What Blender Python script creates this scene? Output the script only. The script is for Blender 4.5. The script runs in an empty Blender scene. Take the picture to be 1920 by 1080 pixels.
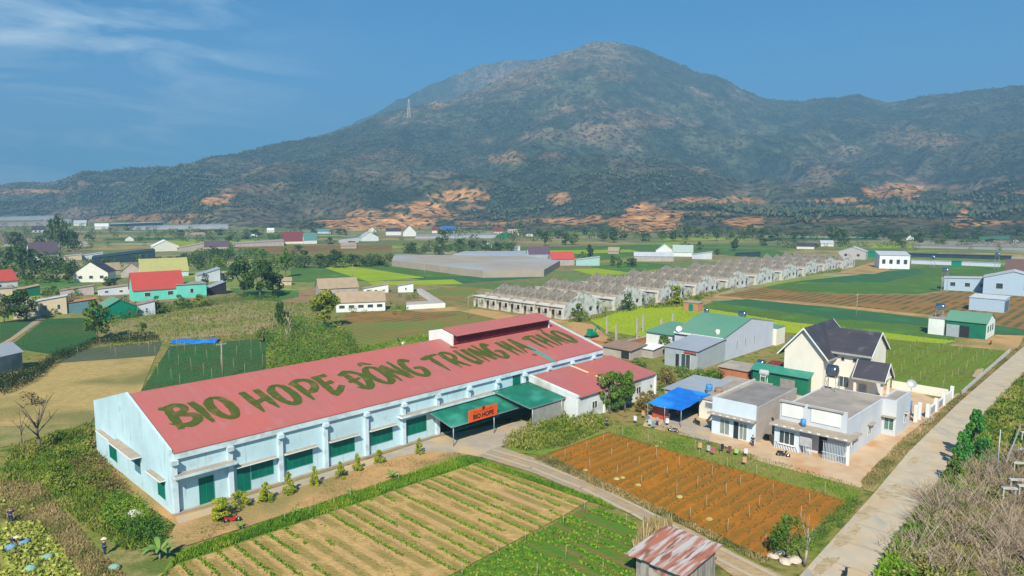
import bpy, math, random
import numpy as np
from mathutils import Vector, Matrix
random.seed(7); RNG = np.random.default_rng(7)
HAZE = True; HAZE_D = 2.8e-4
S = bpy.context.scene
COL = S.collection
# ---------------------------------------------------------------- camera
CAMH = 34.0; FPX = 1300.0; HORIZON = 385.0
PITCH = math.atan((540-HORIZON)/FPX)
cd = bpy.data.cameras.new('camera'); cam = bpy.data.objects.new('camera', cd); COL.objects.link(cam)
cam.location = (0, 0, CAMH); cam.rotation_euler = (math.pi/2-PITCH, 0, 0)
cd.sensor_width = 36; cd.lens = 36*FPX/1920; cd.clip_start = .5; cd.clip_end = 40000
S.camera = cam
S.render.resolution_x = 1920; S.render.resolution_y = 1080
# ---------------------------------------------------------------- light
SUN_AZ, SUN_EL = math.radians(188), math.radians(43)
w = bpy.data.worlds.new('World'); S.world = w; w.use_nodes = True
nt = w.node_tree; nt.nodes.clear()
def N(nt, t, **k):
    n = nt.nodes.new(t)
    for a, b in k.items(): setattr(n, a, b)
    return n
out = N(nt, 'ShaderNodeOutputWorld'); bg = N(nt, 'ShaderNodeBackground'); bg.inputs[1].default_value = 0.10
sky = N(nt, 'ShaderNodeTexSky', sky_type='NISHITA', sun_disc=False, sun_elevation=SUN_EL, sun_rotation=SUN_AZ,
        altitude=1200, air_density=1.0, dust_density=1.3, ozone_density=5.0)
# thin high cloud to the left: stretched noise over the sky direction
tc = N(nt, 'ShaderNodeTexCoord'); mp = N(nt, 'ShaderNodeMapping'); mp.inputs['Scale'].default_value = (3.2, 3.2, 13)
mp.inputs['Rotation'].default_value = (0, math.radians(16), 0)
no = N(nt, 'ShaderNodeTexNoise'); no.inputs['Scale'].default_value = 1.7; no.inputs['Detail'].default_value = 9; no.inputs['Roughness'].default_value = .6
no.inputs['Distortion'].default_value = .6
r1 = N(nt, 'ShaderNodeMapRange'); r1.inputs['From Min'].default_value = .43; r1.inputs['From Max'].default_value = .70
nt.links.new(tc.outputs['Generated'], mp.inputs['Vector']); nt.links.new(mp.outputs[0], no.inputs['Vector']); nt.links.new(no.outputs[0], r1.inputs['Value'])
dp = N(nt, 'ShaderNodeVectorMath', operation='DISTANCE'); nt.links.new(tc.outputs['Generated'], dp.inputs[0])
cdir = Vector((-.60, .76, .16)).normalized(); dp.inputs[1].default_value = cdir
r2 = N(nt, 'ShaderNodeMapRange', interpolation_type='SMOOTHSTEP'); r2.inputs['From Min'].default_value = .50; r2.inputs['From Max'].default_value = .08
nt.links.new(dp.outputs['Value'], r2.inputs['Value'])
mm = N(nt, 'ShaderNodeMath', operation='MULTIPLY'); nt.links.new(r1.outputs[0], mm.inputs[0]); nt.links.new(r2.outputs[0], mm.inputs[1])
mx = N(nt, 'ShaderNodeMix', data_type='RGBA'); nt.links.new(mm.outputs[0], mx.inputs['Factor'])
mx.inputs['B'].default_value = (6.6, 7.8, 8.4, 1)
tint = N(nt, 'ShaderNodeMix', data_type='RGBA', blend_type='MULTIPLY'); tint.inputs['Factor'].default_value = 1
tint.inputs['B'].default_value = (.0, .56, .78, 1)
nt.links.new(sky.outputs[0], tint.inputs['A']); nt.links.new(tint.outputs['Result'], mx.inputs['A'])
nt.links.new(mx.outputs['Result'], bg.inputs[0]); nt.links.new(bg.outputs[0], out.inputs[0])
sd = bpy.data.lights.new('sun', 'SUN'); sd.energy = 4.8; sd.angle = math.radians(.5); sd.color = (1, .93, .80)
sun = bpy.data.objects.new('sun', sd); COL.objects.link(sun)
sdir = Vector((math.sin(SUN_AZ)*math.cos(SUN_EL), math.cos(SUN_AZ)*math.cos(SUN_EL), math.sin(SUN_EL)))
sun.rotation_euler = sdir.to_track_quat('Z', 'Y').to_euler(); sun.location = (0, -50, 120)
S.view_settings.view_transform = 'Standard'; S.view_settings.look = 'None'; S.view_settings.gamma = 1
S.view_settings.use_curve_mapping = False; S.view_settings.exposure = 0.64
S.render.engine = 'CYCLES'
S.cycles.volume_step_rate = 20; S.cycles.volume_max_steps = 64; S.cycles.max_bounces = 5; S.cycles.volume_bounces = 0
S.cycles.diffuse_bounces = 2; S.cycles.transparent_max_bounces = 8

# ---------------------------------------------------------------- coordinates
TH = math.radians(44.4); UX, UY = math.sin(TH), math.cos(TH); AX, AY = -37.4, 73.0
ROT = math.pi/2-TH                                  # local x runs along the village grid's long axis
def P(u, v, z=0.0): return Vector((AX+u*UX-v*UY, AY+u*UY+v*UX, z))
def G(px, py, z=0.0):                               # point of the photograph -> point on level z
    x = (px-960)/FPX; y = -(py-540)/FPX
    dy = math.cos(PITCH)+y*math.sin(PITCH); dz = -math.sin(PITCH)+y*math.cos(PITCH)
    t = (z-CAMH)/dz
    return Vector((x*t, dy*t, z))
def GUV(px, py, z=0.0):
    p = G(px, py, z); x, y = p.x-AX, p.y-AY
    return x*UX+y*UY, -x*UY+y*UX
def mpp(p): return max(p.y, 1)*1.012/FPX            # metres per photo pixel at a ground point

# ---------------------------------------------------------------- materials
MATS = {}
def _base(name, rough=.85, metal=0.0, spec=.3):
    m = bpy.data.materials.new(name); m.use_nodes = True; nt = m.node_tree
    b = nt.nodes['Principled BSDF']; b.inputs['Roughness'].default_value = rough; b.inputs['Metallic'].default_value = metal
    b.inputs['Specular IOR Level'].default_value = spec
    return m, nt, b
def C4(c): return (c[0], c[1], c[2], 1)
def noisemix(nt, coord, a, b, scale, lo=.4, hi=.6, detail=4, stretch=None):
    """a/b: colour tuple or socket; mixes them by noise"""
    src = coord
    if stretch:
        mp = N(nt, 'ShaderNodeMapping'); mp.inputs['Scale'].default_value = stretch[0]; mp.inputs['Rotation'].default_value = (0, 0, stretch[1])
        nt.links.new(coord, mp.inputs['Vector']); src = mp.outputs[0]
    n = N(nt, 'ShaderNodeTexNoise'); n.inputs['Scale'].default_value = scale; n.inputs['Detail'].default_value = detail
    nt.links.new(src, n.inputs['Vector'])
    r = N(nt, 'ShaderNodeMapRange'); r.inputs['From Min'].default_value = lo; r.inputs['From Max'].default_value = hi
    nt.links.new(n.outputs[0], r.inputs['Value'])
    m = N(nt, 'ShaderNodeMix', data_type='RGBA'); nt.links.new(r.outputs[0], m.inputs['Factor'])
    for s, x in (('A', a), ('B', b)):
        if isinstance(x, tuple): m.inputs[s].default_value = C4(x)
        else: nt.links.new(x, m.inputs[s])
    return m.outputs['Result']
def stripes(nt, coord, ang_u, spacing, wob=.35, sharp=.35, bias=0.0):
    """0..1 bands; ang_u True = bands run along u (vary along v)"""
    d = (-UY, UX, 0) if ang_u else (UX, UY, 0)
    k = 2*math.pi/spacing
    vm = N(nt, 'ShaderNodeVectorMath', operation='DOT_PRODUCT'); nt.links.new(coord, vm.inputs[0]); vm.inputs[1].default_value = (d[0]*k, d[1]*k, 0)
    n = N(nt, 'ShaderNodeTexNoise'); n.inputs['Scale'].default_value = .6; nt.links.new(coord, n.inputs['Vector'])
    ad = N(nt, 'ShaderNodeMath', operation='MULTIPLY_ADD'); nt.links.new(n.outputs[0], ad.inputs[0]); ad.inputs[1].default_value = wob*4; nt.links.new(vm.outputs['Value'], ad.inputs[2])
    s = N(nt, 'ShaderNodeMath', operation='SINE'); nt.links.new(ad.outputs[0], s.inputs[0])
    r = N(nt, 'ShaderNodeMapRange'); r.inputs['From Min'].default_value = -sharp+bias; r.inputs['From Max'].default_value = sharp+bias
    nt.links.new(s.outputs[0], r.inputs['Value'])
    return r.outputs[0]
def mixf(nt, f, a, b):
    m = N(nt, 'ShaderNodeMix', data_type='RGBA')
    if isinstance(f, (int, float)): m.inputs['Factor'].default_value = f
    else: nt.links.new(f, m.inputs['Factor'])
    for s, x in (('A', a), ('B', b)):
        if isinstance(x, tuple): m.inputs[s].default_value = C4(x)
        else: nt.links.new(x, m.inputs[s])
    return m.outputs['Result']
def mat(name, c, c2=None, scale=1.5, rough=.85, metal=0.0, c3=None, bump=0.0, spec=.3, scale3=.2):
    """plain weathered surface: two or three colours mixed by noise"""
    if name in MATS: return MATS[name]
    m, nt, b = _base(name, rough, metal, spec)
    c2 = c2 or tuple(x*.8 for x in c)
    tc = N(nt, 'ShaderNodeTexCoord'); o = tc.outputs['Object']
    s = noisemix(nt, o, c, c2, scale, .35, .65, 6)
    if c3: s = noisemix(nt, o, s, c3, scale3, .5, .66, 5)
    nt.links.new(s, b.inputs['Base Color'])
    if bump:
        n = N(nt, 'ShaderNodeTexNoise'); n.inputs['Scale'].default_value = scale*4; nt.links.new(o, n.inputs['Vector'])
        bp = N(nt, 'ShaderNodeBump'); bp.inputs['Strength'].default_value = bump; nt.links.new(n.outputs[0], bp.inputs['Height']); nt.links.new(bp.outputs[0], b.inputs['Normal'])
    MATS[name] = m; return m
def matfield(name, soil, soil2, crop=None, crop2=None, spacing=1.5, along_u=True, patch=.05, cover=0.0, wob=.35, patchc=None, fine=1.6):
    """ground with crop rows; all the colours are those of soil and leaves"""
    if name in MATS: return MATS[name]
    m, nt, b = _base(name, .95, 0, .15)
    tc = N(nt, 'ShaderNodeTexCoord'); o = tc.outputs['Object']
    s = noisemix(nt, o, soil, soil2, fine, .35, .65, 6)
    if patchc: s = noisemix(nt, o, s, patchc, patch, .45, .62, 5)
    if crop:
        cc = noisemix(nt, o, crop, crop2 or tuple(x*.7 for x in crop), fine*.7, .35, .65, 6)
        f = stripes(nt, o, along_u, spacing, wob, .5, -cover)
        n = N(nt, 'ShaderNodeTexNoise'); n.inputs['Scale'].default_value = patch*2; nt.links.new(o, n.inputs['Vector']); n.inputs['Detail'].default_value = 6
        r = N(nt, 'ShaderNodeMapRange'); r.inputs['From Min'].default_value = .38-.3*cover; r.inputs['From Max'].default_value = .5-.2*cover; nt.links.new(n.outputs[0], r.inputs['Value'])
        mu = N(nt, 'ShaderNodeMath', operation='MULTIPLY'); nt.links.new(f, mu.inputs[0]); nt.links.new(r.outputs[0], mu.inputs[1])
        s = mixf(nt, mu.outputs[0], s, cc)
    nt.links.new(s, b.inputs['Base Color'])
    n = N(nt, 'ShaderNodeTexNoise'); n.inputs['Scale'].default_value = 3; n.inputs['Detail'].default_value = 6; nt.links.new(o, n.inputs['Vector'])
    bp = N(nt, 'ShaderNodeBump'); bp.inputs['Strength'].default_value = .5; bp.inputs['Distance'].default_value = .3; nt.links.new(n.outputs[0], bp.inputs['Height']); nt.links.new(bp.outputs[0], b.inputs['Normal'])
    MATS[name] = m; return m
def matleaf(name, ca, cb, cc=None, rough=.7, trans=.0):
    """leaves: colour from the per-leaf attribute"""
    if name in MATS: return MATS[name]
    m, nt, b = _base(name, rough, 0, .2)
    at = N(nt, 'ShaderNodeAttribute'); at.attribute_name = 'shade'
    cr = N(nt, 'ShaderNodeValToRGB'); e = cr.color_ramp.elements; e[0].color = C4(ca); e[1].color = C4(cb)
    if cc: x = e.new(.85); x.color = C4(cb); e[1].position = .5; e[1].color = C4(cb); e[2].color = C4(cc)
    nt.links.new(at.outputs['Fac'], cr.inputs[0]); nt.links.new(cr.outputs[0], b.inputs['Base Color'])
    MATS[name] = m; return m

# ---------------------------------------------------------------- mesh building
class MB:
    def __init__(s): s.v = []; s.f = []; s.m = []; s.sm = []
    def face(s, pts, m=0, sm=False):
        i = len(s.v); s.v += [tuple(p) for p in pts]; s.f.append(tuple(range(i, i+len(pts)))); s.m.append(m); s.sm.append(sm)
    def box(s, x0, x1, y0, y1, z0, z1, m=0):
        i = len(s.v); s.v += [(x, y, z) for z in (z0, z1) for y in (y0, y1) for x in (x0, x1)]
        for q in ((0, 2, 3, 1), (4, 5, 7, 6), (0, 1, 5, 4), (2, 6, 7, 3), (0, 4, 6, 2), (1, 3, 7, 5)):
            s.f.append(tuple(i+k for k in q)); s.m.append(m); s.sm.append(False)
        return s
    def obox(s, c, dx, dy, dz, sx, sy, sz, m=0):          # oriented box
        c = Vector(c); dx, dy, dz = (Vector(d).normalized() for d in (dx, dy, dz)); i = len(s.v)
        s.v += [tuple(c+dx*sx*a/2+dy*sy*b/2+dz*sz*e/2) for e in (-1, 1) for b in (-1, 1) for a in (-1, 1)]
        for q in ((0, 2, 3, 1), (4, 5, 7, 6), (0, 1, 5, 4), (2, 6, 7, 3), (0, 4, 6, 2), (1, 3, 7, 5)):
            s.f.append(tuple(i+k for k in q)); s.m.append(m); s.sm.append(False)
        return s
    def bar(s, p0, p1, t, m=0, t2=None):
        p0, p1 = Vector(p0), Vector(p1); d = p1-p0; up = Vector((0, 0, 1)) if abs(d.normalized().z) < .9 else Vector((1, 0, 0))
        a = d.cross(up).normalized(); b = a.cross(d).normalized()
        return s.obox((p0+p1)/2, d, a, b, d.length, t, t2 or t, m)
    def cyl(s, p0, p1, r0, r1=None, n=10, m=0, cap=True):
        p0, p1 = Vector(p0), Vector(p1); r1 = r0 if r1 is None else r1; d = (p1-p0).normalized()
        up = Vector((0, 0, 1)) if abs(d.z) < .9 else Vector((1, 0, 0)); a = d.cross(up).normalized(); b = d.cross(a).normalized()
        i = len(s.v)
        for p, r in ((p0, r0), (p1, r1)):
            s.v += [tuple(p+a*r*math.cos(2*math.pi*k/n)+b*r*math.sin(2*math.pi*k/n)) for k in range(n)]
        for k in range(n):
            s.f.append((i+k, i+(k+1) % n, i+n+(k+1) % n, i+n+k)); s.m.append(m); s.sm.append(True)
        if cap:
            s.f.append(tuple(i+k for k in range(n))[::-1]); s.m.append(m); s.sm.append(False)
            s.f.append(tuple(i+n+k for k in range(n))); s.m.append(m); s.sm.append(False)
        return s
    def tube(s, pts, rs, n=6, m=0):
        for (a, b), (ra, rb) in zip(zip(pts, pts[1:]), zip(rs, rs[1:])): s.cyl(a, b, ra, rb, n, m)
        return s
    def lathe(s, prof, c=(0, 0, 0), n=14, m=0, axis='z'):
        i = len(s.v); c = Vector(c)
        for r, z in prof:
            for k in range(n):
                a = 2*math.pi*k/n; p = (r*math.cos(a), r*math.sin(a), z)
                if axis == 'x': p = (z, p[0], p[1])
                if axis == 'y': p = (p[0], z, p[1])
                s.v.append((p[0]+c.x, p[1]+c.y, p[2]+c.z))
        for j in range(len(prof)-1):
            for k in range(n):
                s.f.append((i+j*n+k, i+j*n+(k+1) % n, i+(j+1)*n+(k+1) % n, i+(j+1)*n+k)); s.m.append(m); s.sm.append(True)
        return s
    def prism(s, poly, x0, x1, axis='x', m=0, m_end=None):   # poly: 2-D points, extruded along axis
        def q(t, a, b): return {'x': (t, a, b), 'y': (a, t, b), 'z': (a, b, t)}[axis]
        n = len(poly); s.face([q(x0, a, b) for a, b in poly], m if m_end is None else m_end); s.face([q(x1, a, b) for a, b in poly][::-1], m if m_end is None else m_end)
        for k in range(n):
            a, b = poly[k], poly[(k+1) % n]; s.face([q(x0, *a), q(x1, *a), q(x1, *b), q(x0, *b)], m)
        return s
    def build(s, name, mats, parent=None, loc=None, rot=None):
        me = bpy.data.meshes.new(name); me.from_pydata(s.v, [], s.f)
        for m in (mats if isinstance(mats, (list, tuple)) else [mats]): me.materials.append(m)
        me.polygons.foreach_set('material_index', s.m); me.polygons.foreach_set('use_smooth', s.sm); me.update()
        # consistent outward normals do not matter for rendering; leave as built
        o = bpy.data.objects.new(name, me); COL.objects.link(o)
        if parent: o.parent = parent
        if loc is not None: o.location = loc
        if rot is not None: o.rotation_euler = (0, 0, rot)
        return o
def tag(o, label=None, cat=None, group=None, kind=None):
    if label: o['label'] = label
    if cat: o['category'] = cat
    if group: o['group'] = group
    if kind: o['kind'] = kind
    return o
def thing(name, label, cat, loc=(0, 0, 0), rot=0.0, group=None):
    o = bpy.data.objects.new(name, None); COL.objects.link(o); o.location = loc; o.rotation_euler = (0, 0, rot)
    o.empty_display_size = .5
    return tag(o, label, cat, group)
KIDS = {}
def copy_tree(o, parent=None):
    c = o.copy(); COL.objects.link(c)
    if parent: c.parent = parent
    for ch in list(o.children): copy_tree(ch, c)
    return c
def fastmesh(name, co, fsize, mats, shade=None, nper=4, col=None, smooth=False, faces=None):
    """co: (n,3) vertices, consecutive nper vertices make a face unless faces given"""
    me = bpy.data.meshes.new(name); nv = len(co)
    if faces is None: idx = np.arange(nv, dtype=np.int32); nf = nv//nper
    else: idx = np.asarray(faces, dtype=np.int32).ravel(); nf = len(idx)//nper
    me.vertices.add(nv); me.vertices.foreach_set('co', np.asarray(co, dtype=np.float32).ravel())
    me.loops.add(len(idx)); me.loops.foreach_set('vertex_index', idx)
    me.polygons.add(nf); me.polygons.foreach_set('loop_start', np.arange(0, nf*nper, nper, dtype=np.int32))
    me.polygons.foreach_set('loop_total', np.full(nf, nper, dtype=np.int32))
    if smooth: me.polygons.foreach_set('use_smooth', np.ones(nf, dtype=bool))
    if shade is not None:
        a = me.attributes.new('shade', 'FLOAT', 'FACE' if len(shade) == nf and faces is None else 'POINT'); a.data.foreach_set('value', np.asarray(shade, dtype=np.float32))
    if col is not None:
        a = me.attributes.new('tone', 'FLOAT_COLOR', 'POINT'); c = np.ones((nv, 4), dtype=np.float32); c[:, :3] = col; a.data.foreach_set('color', c.ravel())
    for m in (mats if isinstance(mats, (list, tuple)) else [mats]): me.materials.append(m)
    me.update(calc_edges=True); me.validate()
    return me
def link(name, me, parent=None, loc=None):
    o = bpy.data.objects.new(name, me); COL.objects.link(o)
    if parent: o.parent = parent
    if loc is not None: o.location = loc
    return o
# ---- numpy noise
_perm = RNG.random((257, 257)).astype(np.float32)
def vnoise(x, y):
    xi = np.floor(x).astype(int); yi = np.floor(y).astype(int); fx = x-xi; fy = y-yi
    fx = fx*fx*(3-2*fx); fy = fy*fy*(3-2*fy); a = _perm[xi % 256, yi % 256]; b = _perm[(xi+1) % 256, yi % 256]
    c = _perm[xi % 256, (yi+1) % 256]; d = _perm[(xi+1) % 256, (yi+1) % 256]
    return (a*(1-fx)+b*fx)*(1-fy)+(c*(1-fx)+d*fx)*fy
def fbm(x, y, o=5, g=.5):
    s = 0; a = 1; t = 0
    for k in range(o):
        s = s+a*vnoise(x*2**k+17.3*k, y*2**k+5.1*k); t += a; a *= g
    return s/t
def inpoly(x, y, poly):
    r = np.zeros(len(x), dtype=bool); n = len(poly)
    for i in range(n):
        x1, y1 = poly[i]; x2, y2 = poly[(i+1) % n]
        c = ((y1 > y) != (y2 > y)) & (x < (x2-x1)*(y-y1)/((y2-y1) if y2 != y1 else 1e-9)+x1)
        r ^= c
    return r
def sample(poly, n):                                   # n random points in a polygon of (x,y)
    xs = [p[0] for p in poly]; ys = [p[1] for p in poly]; o = np.zeros((0, 2))
    while len(o) < n:
        q = np.column_stack([RNG.uniform(min(xs), max(xs), n*2), RNG.uniform(min(ys), max(ys), n*2)])
        o = np.vstack([o, q[inpoly(q[:, 0], q[:, 1], poly)]])
    return o[:n]
def gp(*pts): return [tuple(G(*p)[:2]) for p in pts]
# ================================================================ terrain
def struct(o): o['kind'] = 'structure'; return o
# valley ground: one sheet out to the horizon, patchwork of far fields in rotated cells
def ground_mat():
    m, nt, b = _base('valley_ground', .95, 0, .12)
    tc = N(nt, 'ShaderNodeTexCoord'); o = tc.outputs['Object']
    mp = N(nt, 'ShaderNodeMapping'); mp.inputs['Rotation'].default_value = (0, 0, -ROT+.25); mp.inputs['Scale'].default_value = (1/95, 1/38, 1)
    nt.links.new(o, mp.inputs['Vector'])
    vo = N(nt, 'ShaderNodeTexVoronoi', distance='CHEBYCHEV'); vo.inputs['Scale'].default_value = 1; vo.inputs['Randomness'].default_value = .8; nt.links.new(mp.outputs[0], vo.inputs['Vector'])
    sp = N(nt, 'ShaderNodeSeparateColor'); nt.links.new(vo.outputs['Color'], sp.inputs[0])
    cr = N(nt, 'ShaderNodeValToRGB'); cr.color_ramp.interpolation = 'CONSTANT'; e = cr.color_ramp.elements
    pal = [(.19, .25, .05), (.28, .23, .10), (.14, .22, .05), (.38, .30, .16), (.11, .17, .05), (.26, .32, .06), (.30, .19, .10), (.18, .21, .07), (.42, .36, .21), (.13, .21, .06)]
    e[0].color = C4(pal[0]); e[1].position = .1; e[1].color = C4(pal[1])
    for i in range(2, 10): x = e.new(i*.1); x.color = C4(pal[i])
    nt.links.new(sp.outputs[0], cr.inputs[0])
    s = noisemix(nt, o, cr.outputs[0], (.20, .18, .08), .03, .42, .68, 8)
    s = noisemix(nt, o, s, (.08, .11, .03), .25, .52, .75, 6)
    # close to the village: rough grass and weeds instead of plots
    near = noisemix(nt, o, (.15, .19, .03), (.27, .20, .07), .13, .38, .62, 8)
    near = noisemix(nt, o, near, (.05, .09, .02), .7, .5, .7, 6)
    ln = N(nt, 'ShaderNodeVectorMath', operation='LENGTH'); nt.links.new(o, ln.inputs[0])
    r = N(nt, 'ShaderNodeMapRange'); r.inputs['From Min'].default_value = 235; r.inputs['From Max'].default_value = 260; nt.links.new(ln.outputs['Value'], r.inputs['Value'])
    s = mixf(nt, r.outputs[0], near, s)
    nt.links.new(s, b.inputs['Base Color'])
    n = N(nt, 'ShaderNodeTexNoise'); n.inputs['Scale'].default_value = 1.2; n.inputs['Detail'].default_value = 8; nt.links.new(o, n.inputs['Vector'])
    bp = N(nt, 'ShaderNodeBump'); bp.inputs['Strength'].default_value = .6; bp.inputs['Distance'].default_value = .5; nt.links.new(n.outputs[0], bp.inputs['Height']); nt.links.new(bp.outputs[0], b.inputs['Normal'])
    return m
g = MB(); R = 14000
g.face([(-R, -400, 0), (R, -400, 0), (R, R, 0), (-R, R, 0)]); struct(g.build('ground', ground_mat()))

# mountain: polar height field about the viewpoint's foot, crest line from the photographed skyline
def azel(px, py):
    x = (px-960)/FPX; y = -(py-540)/FPX
    dy = math.cos(PITCH)+y*math.sin(PITCH); dz = -math.sin(PITCH)+y*math.cos(PITCH)
    return math.atan2(x, dy), dz/math.hypot(x, dy)
def mtn_mat():
    m, nt, b = _base('mountain_scrub', .95, 0, .1)
    at = N(nt, 'ShaderNodeAttribute'); at.attribute_name = 'tone'
    tc = N(nt, 'ShaderNodeTexCoord'); o = tc.outputs['Object']
    n = N(nt, 'ShaderNodeTexNoise'); n.inputs['Scale'].default_value = .03; n.inputs['Detail'].default_value = 10; n.inputs['Roughness'].default_value = .75; nt.links.new(o, n.inputs['Vector'])
    r = N(nt, 'ShaderNodeMapRange'); r.inputs['From Min'].default_value = .36; r.inputs['From Max'].default_value = .66; r.inputs['To Min'].default_value = .3; r.inputs['To Max'].default_value = 1.75; nt.links.new(n.outputs[0], r.inputs['Value'])
    mu = N(nt, 'ShaderNodeVectorMath', operation='SCALE'); nt.links.new(at.outputs['Color'], mu.inputs[0]); nt.links.new(r.outputs[0], mu.inputs['Scale'])
    s = noisemix(nt, o, mu.outputs[0], (.03, .05, .022), .09, .52, .6, 4)
    nt.links.new(s, b.inputs['Base Color'])
    bp = N(nt, 'ShaderNodeBump'); bp.inputs['Strength'].default_value = 1; bp.inputs['Distance'].default_value = 14; nt.links.new(n.outputs[0], bp.inputs['Height']); nt.links.new(bp.outputs[0], b.inputs['Normal'])
    return m
MM = mtn_mat()
BARE = [ # bare orange cuts in the slope: px, py, half-width, half-height, strength
 (720,412,78,14,1),(660,412,30,8,.6),(805,393,42,12,1),(838,402,20,8,.7),(845,368,40,8,.9),(880,371,28,6,.9),(745,388,22,3,.6),(890,390,30,4,.5),(900,418,40,5,.7),(1205,408,34,24,1),(1245,420,28,14,1),
 (1225,400,46,8,.9),(1395,418,28,12,.9),(1085,415,50,5,.8),(1110,408,16,6,.8),(1165,415,24,8,.8),(1048,372,18,9,.6),(1300,378,60,5,.7),(1370,377,30,6,.8),(1415,379,22,4,.7),(1650,360,26,8,.8),
 (1690,353,36,7,.8),(1700,370,16,6,.8),(1555,376,40,3,.7),(1610,392,26,4,.8),(1625,397,8,5,.9),(1800,383,22,4,.7),(1800,407,8,12,.9),(1835,418,40,5,.8),(1885,415,30,3,.6),(405,376,26,5,.9),(430,366,14,4,.8),
 (400,381,18,4,.8),(60,360,90,4,.5),(270,409,60,4,.5),(190,412,16,4,.7),(340,417,20,3,.6),(330,404,70,3,.4),(957,296,20,9,.7),(940,300,26,7,.5),(1030,295,18,8,.45),(720,300,50,10,.3),(470,320,50,10,.25),(540,318,36,8,.25),
 (960,160,60,16,.22),(1070,135,30,5,.35),(1140,150,40,8,.3),(820,205,14,5,.6),(830,200,18,4,.5),(1220,232,34,10,.3),(1700,258,50,12,.3),(1760,262,26,10,.35),(1330,400,60,3,.5),(1560,412,230,3,.35),(1760,352,80,4,.3),(1920,362,60,3,.5),(1040,412,60,4,.5),
 (1540,322,30,8,.35),(700,330,60,8,.2),(860,345,60,6,.2),(1150,120,60,14,.12)]
FOREST = [(240,365,170,34,1),(330,330,90,26,1),(130,350,60,14,.9),(700,262,120,22,.8),(560,290,80,20,.8),(1000,345,240,26,.5),(880,285,40,26,.8),(1430,310,60,24,.7),(1500,398,310,13,1.3),(1680,394,110,10,1.3),(1320,392,120,8,1),(1530,360,60,14,.8),(1330,330,90,18,.6),
 (640,345,60,26,.7),(1080,300,60,18,.6),(1850,300,120,60,.6),(1180,345,60,12,.5),(920,405,60,18,.8),(1020,385,120,12,.7),(950,395,70,12,.7),(520,375,200,12,.5),(600,420,60,5,.5),(780,170,120,30,.35),(1500,210,130,20,.6),(1800,230,150,30,.55),(120,388,110,14,.6),(1880,400,60,12,.8)]
def mountain(name, sky, r0, r1, amp, na, ns, az0, az1, seed, back=1500, base_t=None, gexp=1.15):
    A = np.array([azel(x, y) for x, y in sky]); az = np.linspace(az0, az1, na)
    tE = np.interp(az, A[:, 0], A[:, 1])
    R0 = np.interp(az, [azel(x, 400)[0] for x, _ in r0], [r for _, r in r0]); R1 = np.interp(az, [azel(x, 400)[0] for x, _ in r1], [r for _, r in r1])
    s = np.concatenate([np.linspace(0, 1, ns), 1+np.linspace(.04, 1, 14)])
    AZ, SS = np.meshgrid(az, s, indexing='ij'); r0_, r1_ = R0[:, None], R1[:, None]; te = tE[:, None]
    s1 = np.minimum(SS, 1); r = r0_+(r1_-r0_)*s1+np.maximum(SS-1, 0)*back
    t0 = -CAMH/r0_ if base_t is None else base_t
    X = r*np.sin(AZ); Y = r*np.cos(AZ)
    tt = t0+(te-t0)*s1**gexp
    z = CAMH+tt*r
    env = np.sin(np.pi*np.clip(s1, 0, 1))**.7
    rid = 1-np.abs(2*fbm(X/620+seed, Y/620, 4)-1)*2
    rid2 = 1-np.abs(2*fbm(X/240+seed+7, Y/300, 4)-1)*2
    z = z+amp*(rid-.45)*env+amp*.42*(rid2-.45)*env+amp*.6*(fbm(X/150, Y/150+seed, 5)-.5)*np.sin(np.pi*np.clip(s1, 0, 1)*.9)
    z = z+7*(fbm(X/40, Y/40, 3)-.5)*np.clip(s1*6, 0, 1)+22*(fbm(X/90+3, Y/90, 4)-.5)*np.clip((s1-.8)*5, 0, 1)
    z = np.where(SS > 1, z-(SS-1)**1.4*(CAMH+te*r1_)*1.1, z)
    z = z-np.where(s1 <= 0, 1.0, 0)
    # colour of what grows or lies bare on the slope
    px = 960+FPX*np.tan(AZ); tn = (z-CAMH)/r; py = HORIZON-FPX*tn/np.cos(AZ)*1.0
    n1 = fbm(X/260+3, Y/260, 5); n2 = fbm(X/70, Y/70+9, 5); n3 = fbm(X/28+5, Y/28, 3)
    base = np.zeros(X.shape+(3,)); scrub = np.array([.21, .17, .10]); green = np.array([.135, .14, .07]); forest = np.array([.045, .065, .038]); pink = np.array([.30, .20, .125]); soil = np.array([.78, .38, .14])
    def mixc(c, col, f): return c*(1-f[..., None])+col*f[..., None]
    base[:] = scrub
    base = mixc(base, green, np.clip((n1-.46)*9, 0, 1)); base = mixc(base, forest, np.clip((fbm(X/120+31, Y/120+4, 4)-.54)*14, 0, 1)*.75); base = mixc(base, pink, np.clip((n2-.56)*7, 0, 1)*np.clip((.56-n1)*8, 0, 1)*.8)
    fm = np.clip((fbm(X/330+20, Y/330, 5)-.53)*10, 0, 1)*.8
    for x, y, a, b_, k in FOREST: fm = np.maximum(fm, k*np.clip(2.2-1.5*np.hypot((px-x)/a, (py-y)/b_)-(n2-.5)*5, 0, 1))
    base = mixc(base, forest, np.clip(fm, 0, 1))
    sm = np.zeros(X.shape)
    for x, y, a, b_, k in [(x, y, a, b_, k*(1 if y > 350 else .5)) for x, y, a, b_, k in BARE]: sm = np.maximum(sm, k*np.clip(3.0-2.6*np.hypot((px-x)/(a*1.12), (py-y)/(b_*1.3))-(n2-.5)*4.5-(n3-.5)*2.5, 0, 1))
    base = mixc(base, soil, np.clip(sm, 0, 1))
    low = np.clip(1-s1*9, 0, 1)*(sm < .3); base = mixc(base, np.array([.20, .18, .08]), low*.6)
    nA, nS = X.shape; co = np.column_stack([X.ravel(), Y.ravel(), z.ravel()])
    i = np.arange(nA-1)[:, None]*nS+np.arange(nS-1)[None, :]; F = np.stack([i, i+1, i+nS+1, i+nS], -1).reshape(-1, 4)
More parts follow.
